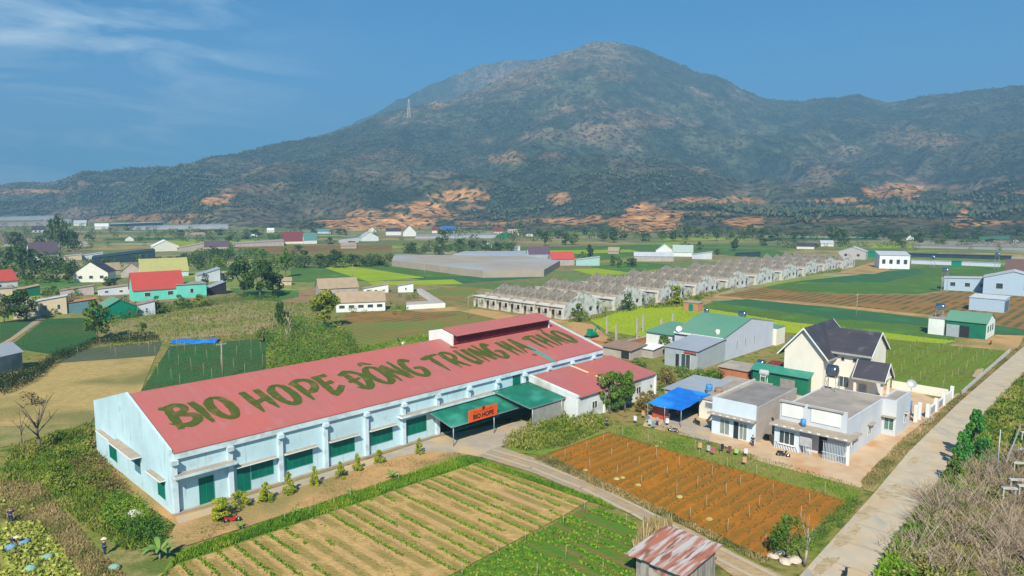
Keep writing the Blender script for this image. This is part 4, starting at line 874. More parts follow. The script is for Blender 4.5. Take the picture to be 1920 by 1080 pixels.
# cream garden wall with gate posts
T = thing('garden_wall', 'cream rendered garden wall running from the villa porch to the road corner', 'wall', P(0, 0), ROT)
MB().box(114, 114.25, -49.6, -40, 0, 1.5).build('wall_run', cream, T); MB().box(98.2, 114, -49.85, -49.6, 0, 1.6).build('wall_run', cream, T)
for u in (98.2, 103, 108, 113.8): MB().box(u-.25, u+.25, -50.0, -49.5, 0, 2.3).build('gate_pier', white, T)
for u in (94, 96): MB().box(u, u+.5, -49.3, -48.8, 0, 2.8).build('gate_pier', white, T)
for u in (99.5, 104.5): MB().box(u, u+2.4, -49.9, -49.86, .3, 1.4).build('grille', mat('grey_grille', (.35, .37, .42)), T)
tag(MB().box(0, .9, 0, .2, 0, 2.0).build('door_panel', mat('brown_door', (.33, .15, .09)), None, P(93.8, -48.2), ROT), 'brown door leaf between the corner house and white gate pier', 'door')
dish('pale round dish on a pole inside the cream garden wall', P(109, -44.5, 0), .8, galv, 2.6)
def barrel(label, loc, m, r=.35, h=1.0):
    T = MB().lathe([(0, 0), (r*.9, 0), (r, .08), (r, h*.33), (r*1.04, h*.36), (r, h*.39), (r, h*.63), (r*1.04, h*.66), (r, h*.69), (r, h-.08), (r*.9, h), (r*.5, h-.02), (0, h-.02)], n=14).build('barrel', m, None, loc)
    return tag(T, label, 'barrel')
bpl = mat('blue_plastic', (.02, .17, .55)); barrel('tall blue barrel beside the white gate pier at the road', P(98.5, -46.8, 0), bpl, .6, 2.2); barrel('blue barrel on the roof edge behind the blue tarpaulin', P(77.5, -22.4, 3.1), bpl, .55, 1.3); barrel('round brown clay jar on the low roof beside the blue barrel', P(77, -24.4, 3.1), mat('clay', (.30, .2, .14)), .65, 1.2)

# --- rust-roofed plank shed at the bottom of the photograph
T = thing('plank_shed', 'grey plank shed with streaky rusty sheet roof beside the dirt path', 'shed', P(24.6, -48.9), ROT); b = MB()
planks = None
def streakmat(name, c, c2, c3, sp, along_u):
    if name in MATS: return MATS[name]
    m, nt, bb = _base(name, .8, 0, .2); tc = N(nt, 'ShaderNodeTexCoord'); o = tc.outputs['Object']
    sc = (.12, 1, 1) if along_u == 'x' else ((1, 1, .1) if along_u == 'z' else (1, .12, 1))
    s = noisemix(nt, o, c, c2, sp, .42, .56, 5, (sc, 0)); s = noisemix(nt, o, s, c3, sp*1.7, .52, .62, 4, (sc, 0)); nt.links.new(s, bb.inputs['Base Color']); MATS[name] = m; return m
plank = streakmat('plank_wood', (.34, .31, .28), (.22, .20, .18), (.42, .36, .3), 3.5, 'z'); streakroof = streakmat('streaked_roof', (.36, .14, .09), (.46, .42, .40), (.24, .09, .06), 1.6, 'x')
def plankwall(b, x0, y0, x1, y1, h0, h1):
    n = int(math.hypot(x1-x0, y1-y0)/.22)
    for i in range(n):
        t0, t1 = i/n, (i+.93)/n; j = random.uniform(-.03, .03); a = (x0+(x1-x0)*t0, y0+(y1-y0)*t0); c = (x0+(x1-x0)*t1, y0+(y1-y0)*t1); z = h0+(h1-h0)*(t0+t1)/2-random.uniform(0, .06)
        d = Vector((x1-x0, y1-y0, 0)).normalized(); nn = Vector((d.y, -d.x, 0)); m = Vector(((a[0]+c[0])/2, (a[1]+c[1])/2, z/2))+nn*j
        b.obox(m, d, nn, Vector((0, 0, 1)), math.hypot(c[0]-a[0], c[1]-a[1]), .04, z)
plankwall(b, 0, 0, 5.6, 0, 2.5, 2.85); plankwall(b, 0, 4.8, 0, 0, 2.5, 2.5); plankwall(b, 5.6, 4.8, 0, 4.8, 2.85, 2.5); plankwall(b, 5.6, 0, 5.6, 4.8, 2.85, 2.85)
b.build('plank_wall', plank, T); MB().box(-.12, -.06, 1.4, 3.4, .05, 1.9).build('door', mat('rusty_sheet', (1, 1, 1)), T)
ro = MB()
for i in range(7):
    y0 = -.5+i*.86; dz = random.uniform(0, .04); ex = random.uniform(-.15, .1)
    ro.face([(-.6+ex, y0, 2.55+dz), (6.1+ex, y0, 3.0+dz), (6.1+ex, y0+.9, 3.0+dz), (-.6+ex, y0+.9, 2.55+dz)]); ro.face([(-.6+ex, y0, 2.5+dz), (-.6+ex, y0+.9, 2.5+dz), (-.6+ex, y0+.9, 2.55+dz), (-.6+ex, y0, 2.55+dz)])
ro.build('roof', streakroof, T)
for i in range(5): tag(MB().bar((0, 0, 0), (1.4+random.random(), .5*i-.8, 3.0), .05).build('leaning_pole', mat('bamboo', (.52, .38, .2)), None, P(26.5+i*.5, -43.2+.2*i, 0), ROT), 'bamboo pole leaning on the far side of the rusty roofed plank shed', 'pole', 'bamboo poles leaning by the plank shed')

# --- shacks and half-built walls right of the hall's far end
T = house('wooden_shack', 'low brown shack with dark open side beyond the hall corner', 'shack', 99.8, 8.8, 6, 7.5, 2.1, .5, 'mx', bare, mat('brown_roof', (.30, .19, .13), (.24, .16, .12), .7), .4)
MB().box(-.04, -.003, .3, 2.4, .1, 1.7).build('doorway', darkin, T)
T = house('white_lean_to', 'tiny shack with white sheet roof behind the brown shack', 'shack', 104.5, 6.0, 4, 4, 2.0, .4, 'mx', bare, white, .3)
T = thing('foundation_wall', 'unfinished low brick foundation walls with pale top beam', 'wall', P(109.3, 18.8), ROT)
MB().box(0, 27, 0, .3, 0, .9).build('brick_course', brick, T); MB().box(0, 27, -.05, .35, .9, 1.15).build('top_beam', bare, T); MB().box(0, .3, .36, 8, 0, .8).build('brick_course', brick, T)
pillar_labels = ['nearest and leftmost bare concrete column of the unfinished building', 'second bare concrete column from the left on the unfinished building', 'thin bare concrete column standing third from the left', 'stout bare concrete column in the middle beside the lime field', 'bare concrete column next to last on the right of the building site', 'farthest right slim concrete column of the unfinished building', 'short concrete column standing behind near the green digger']
for (u, v, h), lb in zip(((112, 21.4, 4.8), (122.2, 22.2, 5.1), (131, 26.3, 4.6), (133, 21.8, 3.8), (138.2, 21.6, 4.0), (144, 25, 3.6), (122.3, 31.9, 4.4)), pillar_labels):
    tag(MB().box(-.22, .22, -.22, .22, 0, h).box(-.02, .02, -.15, -.11, h, h+.5).box(-.15, -.11, .1, .14, h, h+.4).build('concrete_column', bare, None, P(u, v), ROT), lb, 'column', 'concrete columns of the unfinished building')
T = thing('small_digger', 'small green digger parked by the earth heap beyond the hall', 'digger', P(113.5, 30), ROT); gd = mat('digger_green', (.0, .25, .14))
MB().box(0, 2.6, .5, 2, .5, 1.3).box(.2, 1.2, .6, 1.9, 1.3, 2.3).build('body', gd, T); MB().box(-.2, 2.9, .1, .5, 0, .6).build('track', darkin, T); MB().box(-.2, 2.9, 2, 2.4, 0, .6).build('track', darkin, T); MB().bar((2.4, 1.2, 1.2), (3.6, 1.2, 2.9), .3).bar((3.6, 1.2, 2.9), (4.8, 1.2, 1.6), .22).build('arm', gd, T)

# --- right side buildings
T = house('green_farm_shed', 'green sheet shed with white gable and three window openings, at the end of the staked field', 'shed', 182.2, -42.4, 10.5, 9.0, 4.2, 1.9, 'y', dgreen, greenroof, .3); T['label'] = 'green sheet shed with white gable and three window openings behind the staked field'
w = MB(); w.prism([(0, 0), (10.5, 0), (10.5, 4.2), (5.25, 6.05), (0, 4.2)], -.06, -.003, 'y'); w.build('gable_wall', white, T)
for x in (1.4, 4.3, 7.0): window(T, 'y0', x, 1.7, 1.2, 1.6, -.06, greenp, glass, 1)
MB().box(-.06, -.003, 3.6, 6.0, 0, 3.0).build('doorway', darkin, T); MB().box(-.7, -.064, 5.8, 8.6, 0, 3.1).build('front_panel', greysheet, T)
T = house('white_block', 'small white block with a flat roof against the left end of the green farm shed', 'outbuilding', 181.5, -33.2, 6, 3.6, 4.3, 0, 'flat', white, slabroof, .1)
water_tank('steel tank with panel on top of the white block by the green farm shed', 184, -31.5, 4.5, .9, 2.2, 1.6)
tag(MB().box(0, 10, 0, .2, 0, 5).build('green_hoarding', dgreen, None, P(199.5, -50.2), ROT-1.2), 'plain dark green sheet hoarding right of the green farm shed', 'hoarding')
T = house('blue_field_hut', 'pale blue sheet hut with one open dark end in the brown field', 'hut', 239, -37, 8.5, 9.5, 4.2, .4, 'mx', mat('pale_blue_sheet', (.42, .52, .62), (.38, .48, .58)), mat('pale_grey_top', (.55, .6, .64)), .2); MB().box(.8, 7.8, -.04, -.003, 0, 3.6).build('doorway', mat('dim_blue', (.12, .17, .22)), T)
T = house('brick_hut', 'tiny orange brick hut with bright green door at the edge of the lime field', 'hut', 172.6, 33.4, 3.4, 5.2, 2.8, .2, 'mx', mat('orange_brick', (.55, .24, .12)), ledge, .2)
MB().box(-.05, -.003, 1.7, 3.3, 0, 2.4).build('door', greenp, T)
# ================================================================ roofless terrace rows
tw = mat('mouldy_plaster', (.68, .67, .62), (.50, .49, .45), .35, c3=(.20, .19, .17), scale3=.5)
tb_ = mat('bare_tan_block', (.50, .42, .33), (.38, .32, .25), .4, c3=(.22, .19, .15), scale3=.5)
tp = mat('terrace_cream', (.62, .57, .46), (.48, .44, .36), .4, c3=(.25, .23, .2), scale3=.6)
def terrace_unit(end):
    T = thing('roofless_house', '', 'house', (0, 0, 0), ROT); D, W = 19.0, 5.7; e, ap = 4.2, 7.7
    b = MB(); b.prism([(0, 0), (D, 0), (D, e-.3), (D*.5, ap), (0, e-.3)], 0, .22, 'y'); b.build('party_wall', tw if end else tb_, T)
    b = MB(); z0, z1 = 1.2, 2.7          # front wall with two openings
    b.box(0, .2, .22, .9, 0, e-.6); b.box(0, .2, 2.1, 3.6, 0, e-.6); b.box(0, .2, 4.8, W, 0, e-.6); b.box(0, .2, .9, 2.1, 0, z0); b.box(0, .2, .9, 2.1, z1, e-.6); b.box(0, .2, 3.6, 4.8, z1, e-.6)
    b.build('front_wall', tp, T)
    MB().box(-.5, 3.4, .22, W, e-.59, e-.42).build('roof_slab', mat('pale_slab', (.66, .63, .56), (.52, .49, .44), .5), T)
    MB().box(D-.2, D, .22, W, 0, e-.5).build('rear_wall', tw, T)
    MB().box(D-1.8, D+.4, .22, W, e-.49, e-.35).build('roof_slab', mat('pale_slab', (1, 1, 1)), T)
    MB().box(5.2, 5.4, .22, W, 0, 4.4).build('cross_wall', tb_, T)
    if end:
        for x in (8, 12.5, 16): MB().box(x, x+1.1, -.02, -.003, 1.4, 2.6).build('window', darkin, T)
    return T
ORD = ['first', 'second', 'third', 'fourth', 'fifth', 'sixth', 'seventh', 'eighth', 'ninth', 'tenth', 'eleventh', 'twelfth']
pe, pi_ = terrace_unit(True), terrace_unit(False); used_e = used_i = False
NR = 10
for r in range(NR):
    for c in range(7):
        if c == 0:
            T = copy_tree(pe) if used_e else pe; used_e = True
        else:
            T = copy_tree(pi_) if used_i else pi_; used_i = True
        T.location = P(131+r*25.6+random.uniform(-.3, .3), 54.5+c*5.7, 0)
        where = 'at the grey gable end' if c == 0 else ('at the far left end' if c == 6 else '%s from the grey gable end' % ORD[c])
        T['label'] = 'roofless terrace house %s, %s row from the red roofs' % (where, ORD[r]); T['group'] = 'roofless terrace houses'
    if r < NR-1:
        q = MB(); q.box(0, 6.8, 0, .2, 0, 3.2); q.box(2.5, 4.0, -.02, -.003, .2, 2.2); tag(q.build('yard_wall', tp, None, P(131+r*25.6+19.2, 55.4), ROT), 'low yard wall closing the gap after the %s terrace row' % ORD[r], 'wall', 'yard walls between the terraces')
# ================================================================ far and left-hand houses
def far_house(name, label, cat, x0, x1, yb, hw, hr, wm, rm, rot=0.0, deep=.75, ridge='x', over=.3, group=None, wins=0):
    c = G((x0+x1)/2, yb); s = mpp(c); W = (x1-x0)*s; H = max(hw*s*1.04, 1.8); R_ = hr*s*1.35
    view = math.atan2(c.x, c.y); a = -view+math.radians(rot); D = W*deep
    dirx = Vector((math.cos(a), math.sin(a), 0)); org = c-dirx*W/2
    T = house(name, label, cat, 0, 0, W, D, H, R_, ridge, wm, rm, over, group, rot=a, loc=org)
    for i in range(wins): w_ = W*.12; window(T, 'y0', W*(i+.6)/(wins+.2)-w_/2, H*.35, w_, H*.35, 0, white, glass, 1)
    return T
turq = mat('turquoise_render', (.16, .66, .50), (.14, .58, .45), .4); redr = mat('red_roof', (.50, .07, .05), (.44, .07, .06), .6); olive = mat('olive_roof', (.42, .40, .14), (.38, .36, .14), .5); tanroof = mat('tan_tiles', (.38, .28, .18), (.32, .24, .16), .5)
purple = mat('plum_roof', (.12, .08, .11), (.10, .07, .09), .5); beige = mat('beige_render', (.62, .50, .33), (.55, .44, .3), .5); blueroof = mat('blue_sheet', (.05, .16, .45)); tealr = mat('teal_roof', (.10, .27, .24)); darkred = mat('dark_red_roof', (.20, .05, .05)); plastic = mat('greenhouse_plastic', (.46, .46, .47), (.38, .39, .41), .1, .5); paleg = mat('pale_grey_roof', (.48, .50, .52), (.42, .44, .46), .3); dnet = mat('black_shade_net', (.02, .045, .055), (.03, .06, .065), .3)
far = [
 ('house', 'white gabled house with bright red roof cut by the left edge', 'house', -30, 30, 548, 20, 14, white, redr, 20, .7, 'x', 1),
 ('house', 'beige low house at the left edge below the red roofed one', 'house', -20, 20, 566, 24, 0, beige, slabroof, 0, .6, 'flat', 1),
 ('shed', 'dark green shed with tan roof right of the left-edge red roof', 'shed', 30, 72, 556, 12, 5, dgreen, tanroof, 10, .6, 'mx', 0),
 ('house', 'cream house with broad front gable and small square windows', 'house', 143, 200, 529, 17, 15, cream, slate, -18, .8, 'y', 3),
 ('house', 'tan tiled low house directly right of the cream gable house', 'house', 200, 226, 514, 8, 9, bare, tanroof, 15, .8, 'x', 0),
 ('house', 'tan tiled house with double gable left of the olive roof', 'house', 229, 266, 520, 10, 12, bare, tanroof, -15, .8, 'y', 0),
 ('house', 'house with long olive roof and pale blue gable', 'house', 270, 350, 519, 10, 17, mat('ice_blue', (.6, .75, .8)), olive, 8, .4, 'x', 0),
 ('house', 'turquoise house with bright red roof and white verge', 'house', 256, 342, 562, 21, 22, turq, redr, 12, .4, 'x', 2),
 ('annex', 'turquoise flat walled extension of the red roofed turquoise house', 'outbuilding', 335, 386, 558, 24, 0, turq, slabroof, 10, .8, 'flat', 1),
 ('house', 'grey slab roofed house with small dormer behind the turquoise extension', 'house', 374, 412, 528, 12, 8, greyw, greyroof, 10, .9, 'mx', 0),
 ('shed', 'open fronted shed with grey sheet roof left of the big dark tree', 'shed', 392, 424, 552, 12, 8, darkin, greyroof, 12, .9, 'mx', 0),
 ('house', 'small beige roofed hut above the open fronted grey shed', 'hut', 412, 436, 524, 6, 5, beige, tanroof, 12, .9, 'y', 0),
 ('house', 'beige house with pale grey roof and two windows at the lower left', 'house', 76, 122, 590, 26, 5, beige, paleg, -6, .6, 'mx', 2),
 ('house', 'pale beige house half hidden by the tree at far left', 'house', 30, 72, 597, 24, 3, beige, slabroof, 0, .6, 'flat', 1),
 ('shed', 'teal walled shed with orange rust roof left of the green gable shed', 'shed', 123, 178, 586, 18, 4, mat('dull_teal', (.12, .25, .27)), mat('orange_rust_roof', (.50, .22, .08)), 4, .5, 'mx', 0),
 ('shed', 'green gabled shed with a large beige sliding door', 'shed', 197, 256, 598, 20, 12, greenp, greenroof, 14, .9, 'y', 0),
 ('shed', 'pale grey hut with rusty red roof right of the green gabled shed', 'shed', 262, 290, 592, 21, 4, greyw, rustroof, 4, .8, 'mx', 1),
 ('shed', 'long low brown roofed shed in front of the cream gable house', 'shed', 118, 172, 554, 10, 5, bare, rustroof, -4, .4, 'mx', 0),
 ('house', 'low grey house with flat tan roof between cream and turquoise houses', 'house', 188, 240, 553, 12, 3, greyw, tanroof, -3, .5, 'mx', 2),
 ('shack', 'grey shack with dark open end beside the dark hedge at the left edge', 'shack', -40, 48, 702, 34, 12, conc, greyroof, 40, .55, 'x', 0),
 ('house', 'white walled house with wide plum roof among trees on the left', 'house', 62, 108, 489, 12, 16, white, purple, 12, .6, 'x', 1),
 ('shed', 'pale low shed right of the plum roofed white house', 'shed', 108, 150, 488, 6, 3, beige, paleg, 0, .4, 'mx', 0),
 ('net_house', 'large black shade net house like a dark pond behind the tan roofs', 'net house', 182, 285, 492, 9, 8, dnet, dnet, 0, .8, 'mx', 0),
 ('shed', 'pale grey shed touching the left end of the black net house', 'shed', 150, 190, 486, 6, 4, greyw, paleg, 0, .5, 'mx', 0),
 ('warehouse', 'white roofed warehouse with yellowish front right of the black net house', 'warehouse', 290, 334, 471, 9, 8, cream, white, 8, .7, 'y', 0),
 ('warehouse', 'pinkish low warehouse joined to the right of the white roofed one', 'warehouse', 336, 380, 471, 6, 6, bare, mat('pinkish_roof', (.5, .36, .3)), 4, .6, 'mx', 0),
 ('house', 'house with long plum roof and one small white gable', 'house', 386, 430, 467, 5, 7, bare, purple, 0, .5, 'x', 0),
 ('net_house', 'flat tan net house in the fields right of the plum roof', 'net house', 440, 530, 462, 5, 3, bare, mat('tan_net', (.42, .34, .27)), 0, .8, 'mx', 0),
 ('house', 'dark red hipped roof house above a cream wall', 'house', 532, 570, 457, 5, 12, cream, darkred, 0, .7, 'x', 0),
 ('house', 'teal roofed house touching the dark red roof', 'house', 571, 594, 457, 7, 9, white, tealr, 10, .7, 'x', 0),
 ('shed', 'pale green open shed row in the mid valley', 'shed', 636, 672, 455, 6, 3, paleg, tealr, 0, .3, 'mx', 0),
 ('house', 'white gable house with grey roof right of the pale green sheds', 'house', 678, 710, 452, 7, 7, white, paleg, 15, .7, 'y', 0),
 ('house', 'long white house with dark roof left of the white steep gable', 'house', 724, 752, 441, 7, 4, white, slate, 0, .5, 'x', 0),
 ('house', 'white house with steep A-shaped gable below the orange cut', 'house', 756, 780, 443, 7, 9, white, paleg, 0, .7, 'y', 0),
 ('house', 'pinkish small house left of the blue roofed house', 'house', 810, 824, 437, 5, 4, cream, darkred, 0, .7, 'x', 0),
 ('house', 'small house with vivid blue roof and white gable', 'house', 830, 853, 438, 5, 6, white, blueroof, 8, .7, 'x', 0),
 ('house', 'small house with dark red roof beside the teal net shed', 'house', 925, 943, 439, 5, 6, cream, darkred, 0, .7, 'x', 0),
 ('net_house', 'bright teal net shed below the small dark red roof', 'net house', 932, 954, 447, 6, 3, greenp, mat('bright_teal', (.02, .35, .27)), 0, .6, 'mx', 0),
 ('house', 'small pale pink house right of the teal net shed', 'house', 952, 974, 441, 5, 4, cream, mat('pinkish_roof', (1, 1, 1)), 0, .7, 'x', 0),
 ('warehouse', 'ruined tan warehouse with broad low gable beyond the yellow-green tree', 'ruin', 600, 672, 556, 16, 12, bare, tanroof, 12, .5, 'x', 0),
 ('ruin', 'long ruined cottage with white patched front and tan roof', 'ruin', 632, 722, 584, 18, 12, white, tanroof, 4, .45, 'x', 5),
 ('ruin', 'low ruined sheds in a row behind the long ruined cottage', 'ruin', 682, 728, 549, 8, 5, white, slabroof, 4, .3, 'mx', 3),
 ('ruin', 'small square white ruin at the right of the low ruined sheds', 'ruin', 747, 775, 548, 12, 3, white, slabroof, 4, .7, 'mx', 1),
 ('hut', 'small mushroom-roofed beige hut right of the big dark tree', 'hut', 524, 546, 535, 8, 4, beige, tanroof, 0, .8, 'x', 0),
 ('villa', 'villa with long plum roof and white gable by the grey net houses', 'villa', 992, 1032, 487, 8, 11, white, purple, 14, .6, 'x', 0),
 ('house', 'house with sloping red roof and white verge below the plum villa', 'house', 1035, 1078, 498, 12, 9, bare, redr, 20, .6, 'x', 0),
 ('shed', 'pale teal shed with grey roof right of the red sloping roof', 'shed', 1080, 1124, 498, 10, 4, mat('pale_teal', (.4, .58, .55)), paleg, 4, .5, 'mx', 0),
 ('warehouse', 'long low grey roofed open warehouse on pale posts left of the white gables', 'warehouse', 1190, 1262, 490, 9, 5, bare, paleg, 4, .35, 'x', 0),
 ('house', 'white gabled house with pale green roof above the roofless terraces', 'house', 1230, 1262, 479, 9, 9, white, mat('pale_green_roof', (.4, .5, .44)), 0, .7, 'y', 0),
 ('house', 'second pale green roofed white house right of the gabled one', 'house', 1262, 1298, 481, 8, 9, white, mat('pale_green_roof', (1, 1, 1)), 0, .7, 'x', 0),
 ('shed', 'grey-green low shed right of the two pale green roofs', 'shed', 1298, 1334, 486, 8, 4, greyw, paleg, 0, .5, 'mx', 0),
 ('net_house', 'dark flat net shed beyond the middle of the terraces', 'net house', 1380, 1424, 481, 5, 2, dnet, dnet, 0, .5, 'mx', 0),
 ('warehouse', 'sand-coloured warehouse with low gable beyond the last terrace', 'warehouse', 1574, 1620, 486, 14, 6, mat('sand_wall', (.55, .50, .44)), paleg, -8, .6, 'y', 2),
 ('shed', 'green shed right of the sand-coloured warehouse', 'shed', 1618, 1642, 482, 9, 2, greenp, greenroof, 0, .5, 'mx', 0),
 ('house', 'bright white two-storey house by the orange dirt lot', 'house', 1651, 1702, 504, 24, 4, mat('bright_white', (.85, .85, .84)), paleg, 14, .7, 'my', 4),
 ('wall', 'long pale blue-white boundary wall right of the white house', 'wall', 1714, 1784, 496, 7, 0, mat('pale_wall', (.6, .64, .7)), mat('pale_wall', (1, 1, 1)), 0, .02, 'flat', 0),
 ('wall', 'green sheet section in the middle of the pale boundary wall', 'wall', 1785, 1801, 500, 10, 0, greenp, greenp, 0, .05, 'flat', 0),
 ('wall', 'right half of the pale boundary wall beyond its green section', 'wall', 1802, 1868, 499, 7, 0, mat('pale_wall', (1, 1, 1)), mat('pale_wall', (1, 1, 1)), 0, .02, 'flat', 0),
 ('warehouse', 'pale blue sheet warehouse with small windows left of the taller one', 'warehouse', 1776, 1850, 546, 22, 2, mat('pale_blue_sheet', (1, 1, 1)), paleg, 0, .5, 'mx', 3),
 ('warehouse', 'taller pale blue gabled warehouse cut by the right edge', 'warehouse', 1852, 1945, 554, 30, 10, mat('pale_blue_sheet', (1, 1, 1)), paleg, 0, .6, 'y', 2),
 ('house', 'brown roofed house behind the pale blue warehouses at the right edge', 'house', 1890, 1940, 520, 6, 18, bare, mat('brown_tiles', (.16, .09, .08)), 0, .6, 'x', 0),
 ('net_house', 'long low dark green shed in front of the bare hillside track', 'net house', 1824, 1886, 450, 5, 3, mat('dim_green', (.08, .20, .14)), mat('dim_green', (1, 1, 1)), 0, .3, 'mx', 0),
 ('house', 'tiny white house at the left end of the dark pine belt', 'house', 1500, 1507, 411, 7, 3, white, white, 0, .8, 'x', 0),
 ('house', 'far small house with pale walls in the right valley fields', 'house', 1495, 1525, 467, 5, 4, cream, slate, 0, .7, 'x', 0),
 ('greenhouse', 'far grey plastic greenhouse at the very left below the dark ridge', 'greenhouse', 0, 62, 404, 4, 2, plastic, plastic, 0, .8, 'mx', 0),
 ('greenhouse', 'wide grey greenhouse in front of the farthest left one', 'greenhouse', -10, 95, 413, 5, 2, plastic, plastic, 0, .6, 'mx', 0),
 ('greenhouse', 'pinkish grey greenhouse strip above the left village', 'greenhouse', 0, 92, 424, 5, 2, mat('pinkish_plastic', (.45, .38, .36)), mat('pinkish_plastic', (1, 1, 1)), 0, .5, 'mx', 0),
 ('house', 'small white roofed house below the dark forested ridge', 'house', 180, 202, 430, 5, 4, cream, white, 0, .7, 'x', 0),
 ('greenhouse', 'long dark sided greenhouse with white roof under the forested ridge', 'greenhouse', 214, 300, 424, 4, 2, dnet, white, 0, .3, 'mx', 0),
 ('greenhouse', 'row of pale arched greenhouses right of the long dark one', 'greenhouse', 248, 420, 430, 5, 2, plastic, plastic, 0, .3, 'mx', 0),
 ('greenhouse', 'wide grey greenhouse right of the big orange cut', 'greenhouse', 780, 930, 447, 4, 2, plastic, mat('grey_brown_plastic', (.36, .35, .33)), 0, .5, 'mx', 0),
 ('greenhouse', 'long pale brown greenhouse strip on the right valley floor', 'greenhouse', 1730, 1960, 468, 4, 2, mat('grey_brown_plastic', (1, 1, 1)), mat('brown_plastic', (.34, .28, .23)), 0, .8, 'mx', 0),
 ('greenhouse', 'long dark net strip behind the pale boundary wall', 'greenhouse', 1700, 1875, 484, 4, 1, dnet, dnet, 0, .15, 'mx', 0),
]
for n_, l_, c_, x0, x1, yb, hw, hr, wm, rm, rt, dp_, rd, wn in far: far_house(n_, l_, c_, x0, x1, yb, hw, hr, wm, rm, rt, dp_, rd, .3, None, wn)
# grey net houses in the middle
nh = mat('net_house_cloth', (.40, .34, .27), (.33, .29, .24), .08, .8, c3=(.36, .37, .38), scale3=.02)
def flatnet(label, pts, h, m, m2):
    T = thing('net_house', label, 'net house', (0, 0, 0)); q = [G(*p) for p in pts]; b = MB(); n = len(q)
    for i in range(n): a, c = q[i], q[(i+1) % n]; b.face([a, c, c+Vector((0, 0, h)), a+Vector((0, 0, h))])
    b.build('net_side', m2, T); b = MB(); b.face([p+Vector((0, 0, h)) for p in q]); b.build('net_top', m, T); return T
for l_, x0, x1, yb, hw, hr, wm, rm, rd in [
 ('small white house with slate roof left of the tallest far left trees', 62, 80, 436, 5, 5, white, slate, 'x'), ('pale roofed cottage right of the tallest far left trees', 140, 160, 424, 5, 4, cream, paleg, 'x'), ('low brown roofed barn beneath the far pale arched greenhouses', 352, 384, 446, 4, 4, bare, tanroof, 'x'), ('plum roofed house behind the far left grove', 12, 44, 462, 6, 8, bare, purple, 'x'), ('tiny white cottage in the fields above the black net house', 236, 250, 452, 4, 4, white, slate, 'y'),
 ('tan roofed farm hut at the bend of the left dirt lane', 150, 166, 462, 5, 5, bare, tanroof, 'y'), ('small white shed below the far arched greenhouses', 470, 482, 444, 5, 3, white, paleg, 'y'), ('white dot of a cottage near the left foot of the orange cut', 502, 514, 436, 4, 3, white, white, 'x'), ('pale teal barn left of the big orange cut', 596, 620, 438, 4, 3, greyw, tealr, 'x'), ('cream cottage with tan roof under the big orange cut', 690, 706, 436, 4, 4, cream, tanroof, 'y'),
 ('white cottage with dark roof right of the pale pink house', 986, 1002, 443, 5, 4, white, slate, 'x'), ('tan barn at the edge of the mid valley lime strip', 640, 668, 466, 5, 4, bare, tanroof, 'x'), ('grey roofed cottage behind the wide brown-grey net house', 905, 922, 464, 5, 4, white, paleg, 'y'), ('small dark roofed house at the right foot of the pine belt', 1802, 1818, 428, 6, 3, greyw, slate, 'x'), ('pale barn in the right fields left of the conifer row', 1540, 1562, 462, 5, 4, cream, paleg, 'x'),
 ('small white cottage between the right valley trees', 1700, 1714, 450, 4, 4, white, tanroof, 'y'), ('tiny cream hut at the far right valley edge', 1896, 1912, 458, 4, 4, cream, slate, 'y'), ('long pale poultry shed at far left under the ridge', 84, 130, 418, 4, 2, plastic, paleg, 'mx'), ('brown roofed house between the plum villa and long warehouse', 1140, 1160, 476, 5, 5, bare, tanroof, 'x'), ('small grey shed on the tan strip left of the plum villa', 955, 975, 470, 5, 3, greyw, paleg, 'mx')]:
    far_house('house', l_, 'house', x0, x1, yb, hw, hr, wm, rm, random.uniform(-15, 15), .7, rd)
flatnet('wide brown-grey net house with flat top in the middle of the valley', [(735, 499), (905, 521), (1020, 519), (1050, 500), (985, 490), (740, 487)], 3.4, nh, mat('net_side', (.42, .34, .26), (.36, .3, .24), .2))
flatnet('blue-grey plastic net house behind the brown-grey one', [(850, 486), (985, 489), (1040, 487), (990, 479), (870, 480)], 3.2, mat('blue_grey_film', (.38, .42, .50)), plastic)
flatnet('ruined low white walled enclosure beside the long ruined cottage', [(762, 581), (835, 577), (790, 548), (782, 549), (815, 572), (762, 575)], 1.6, bare, white)
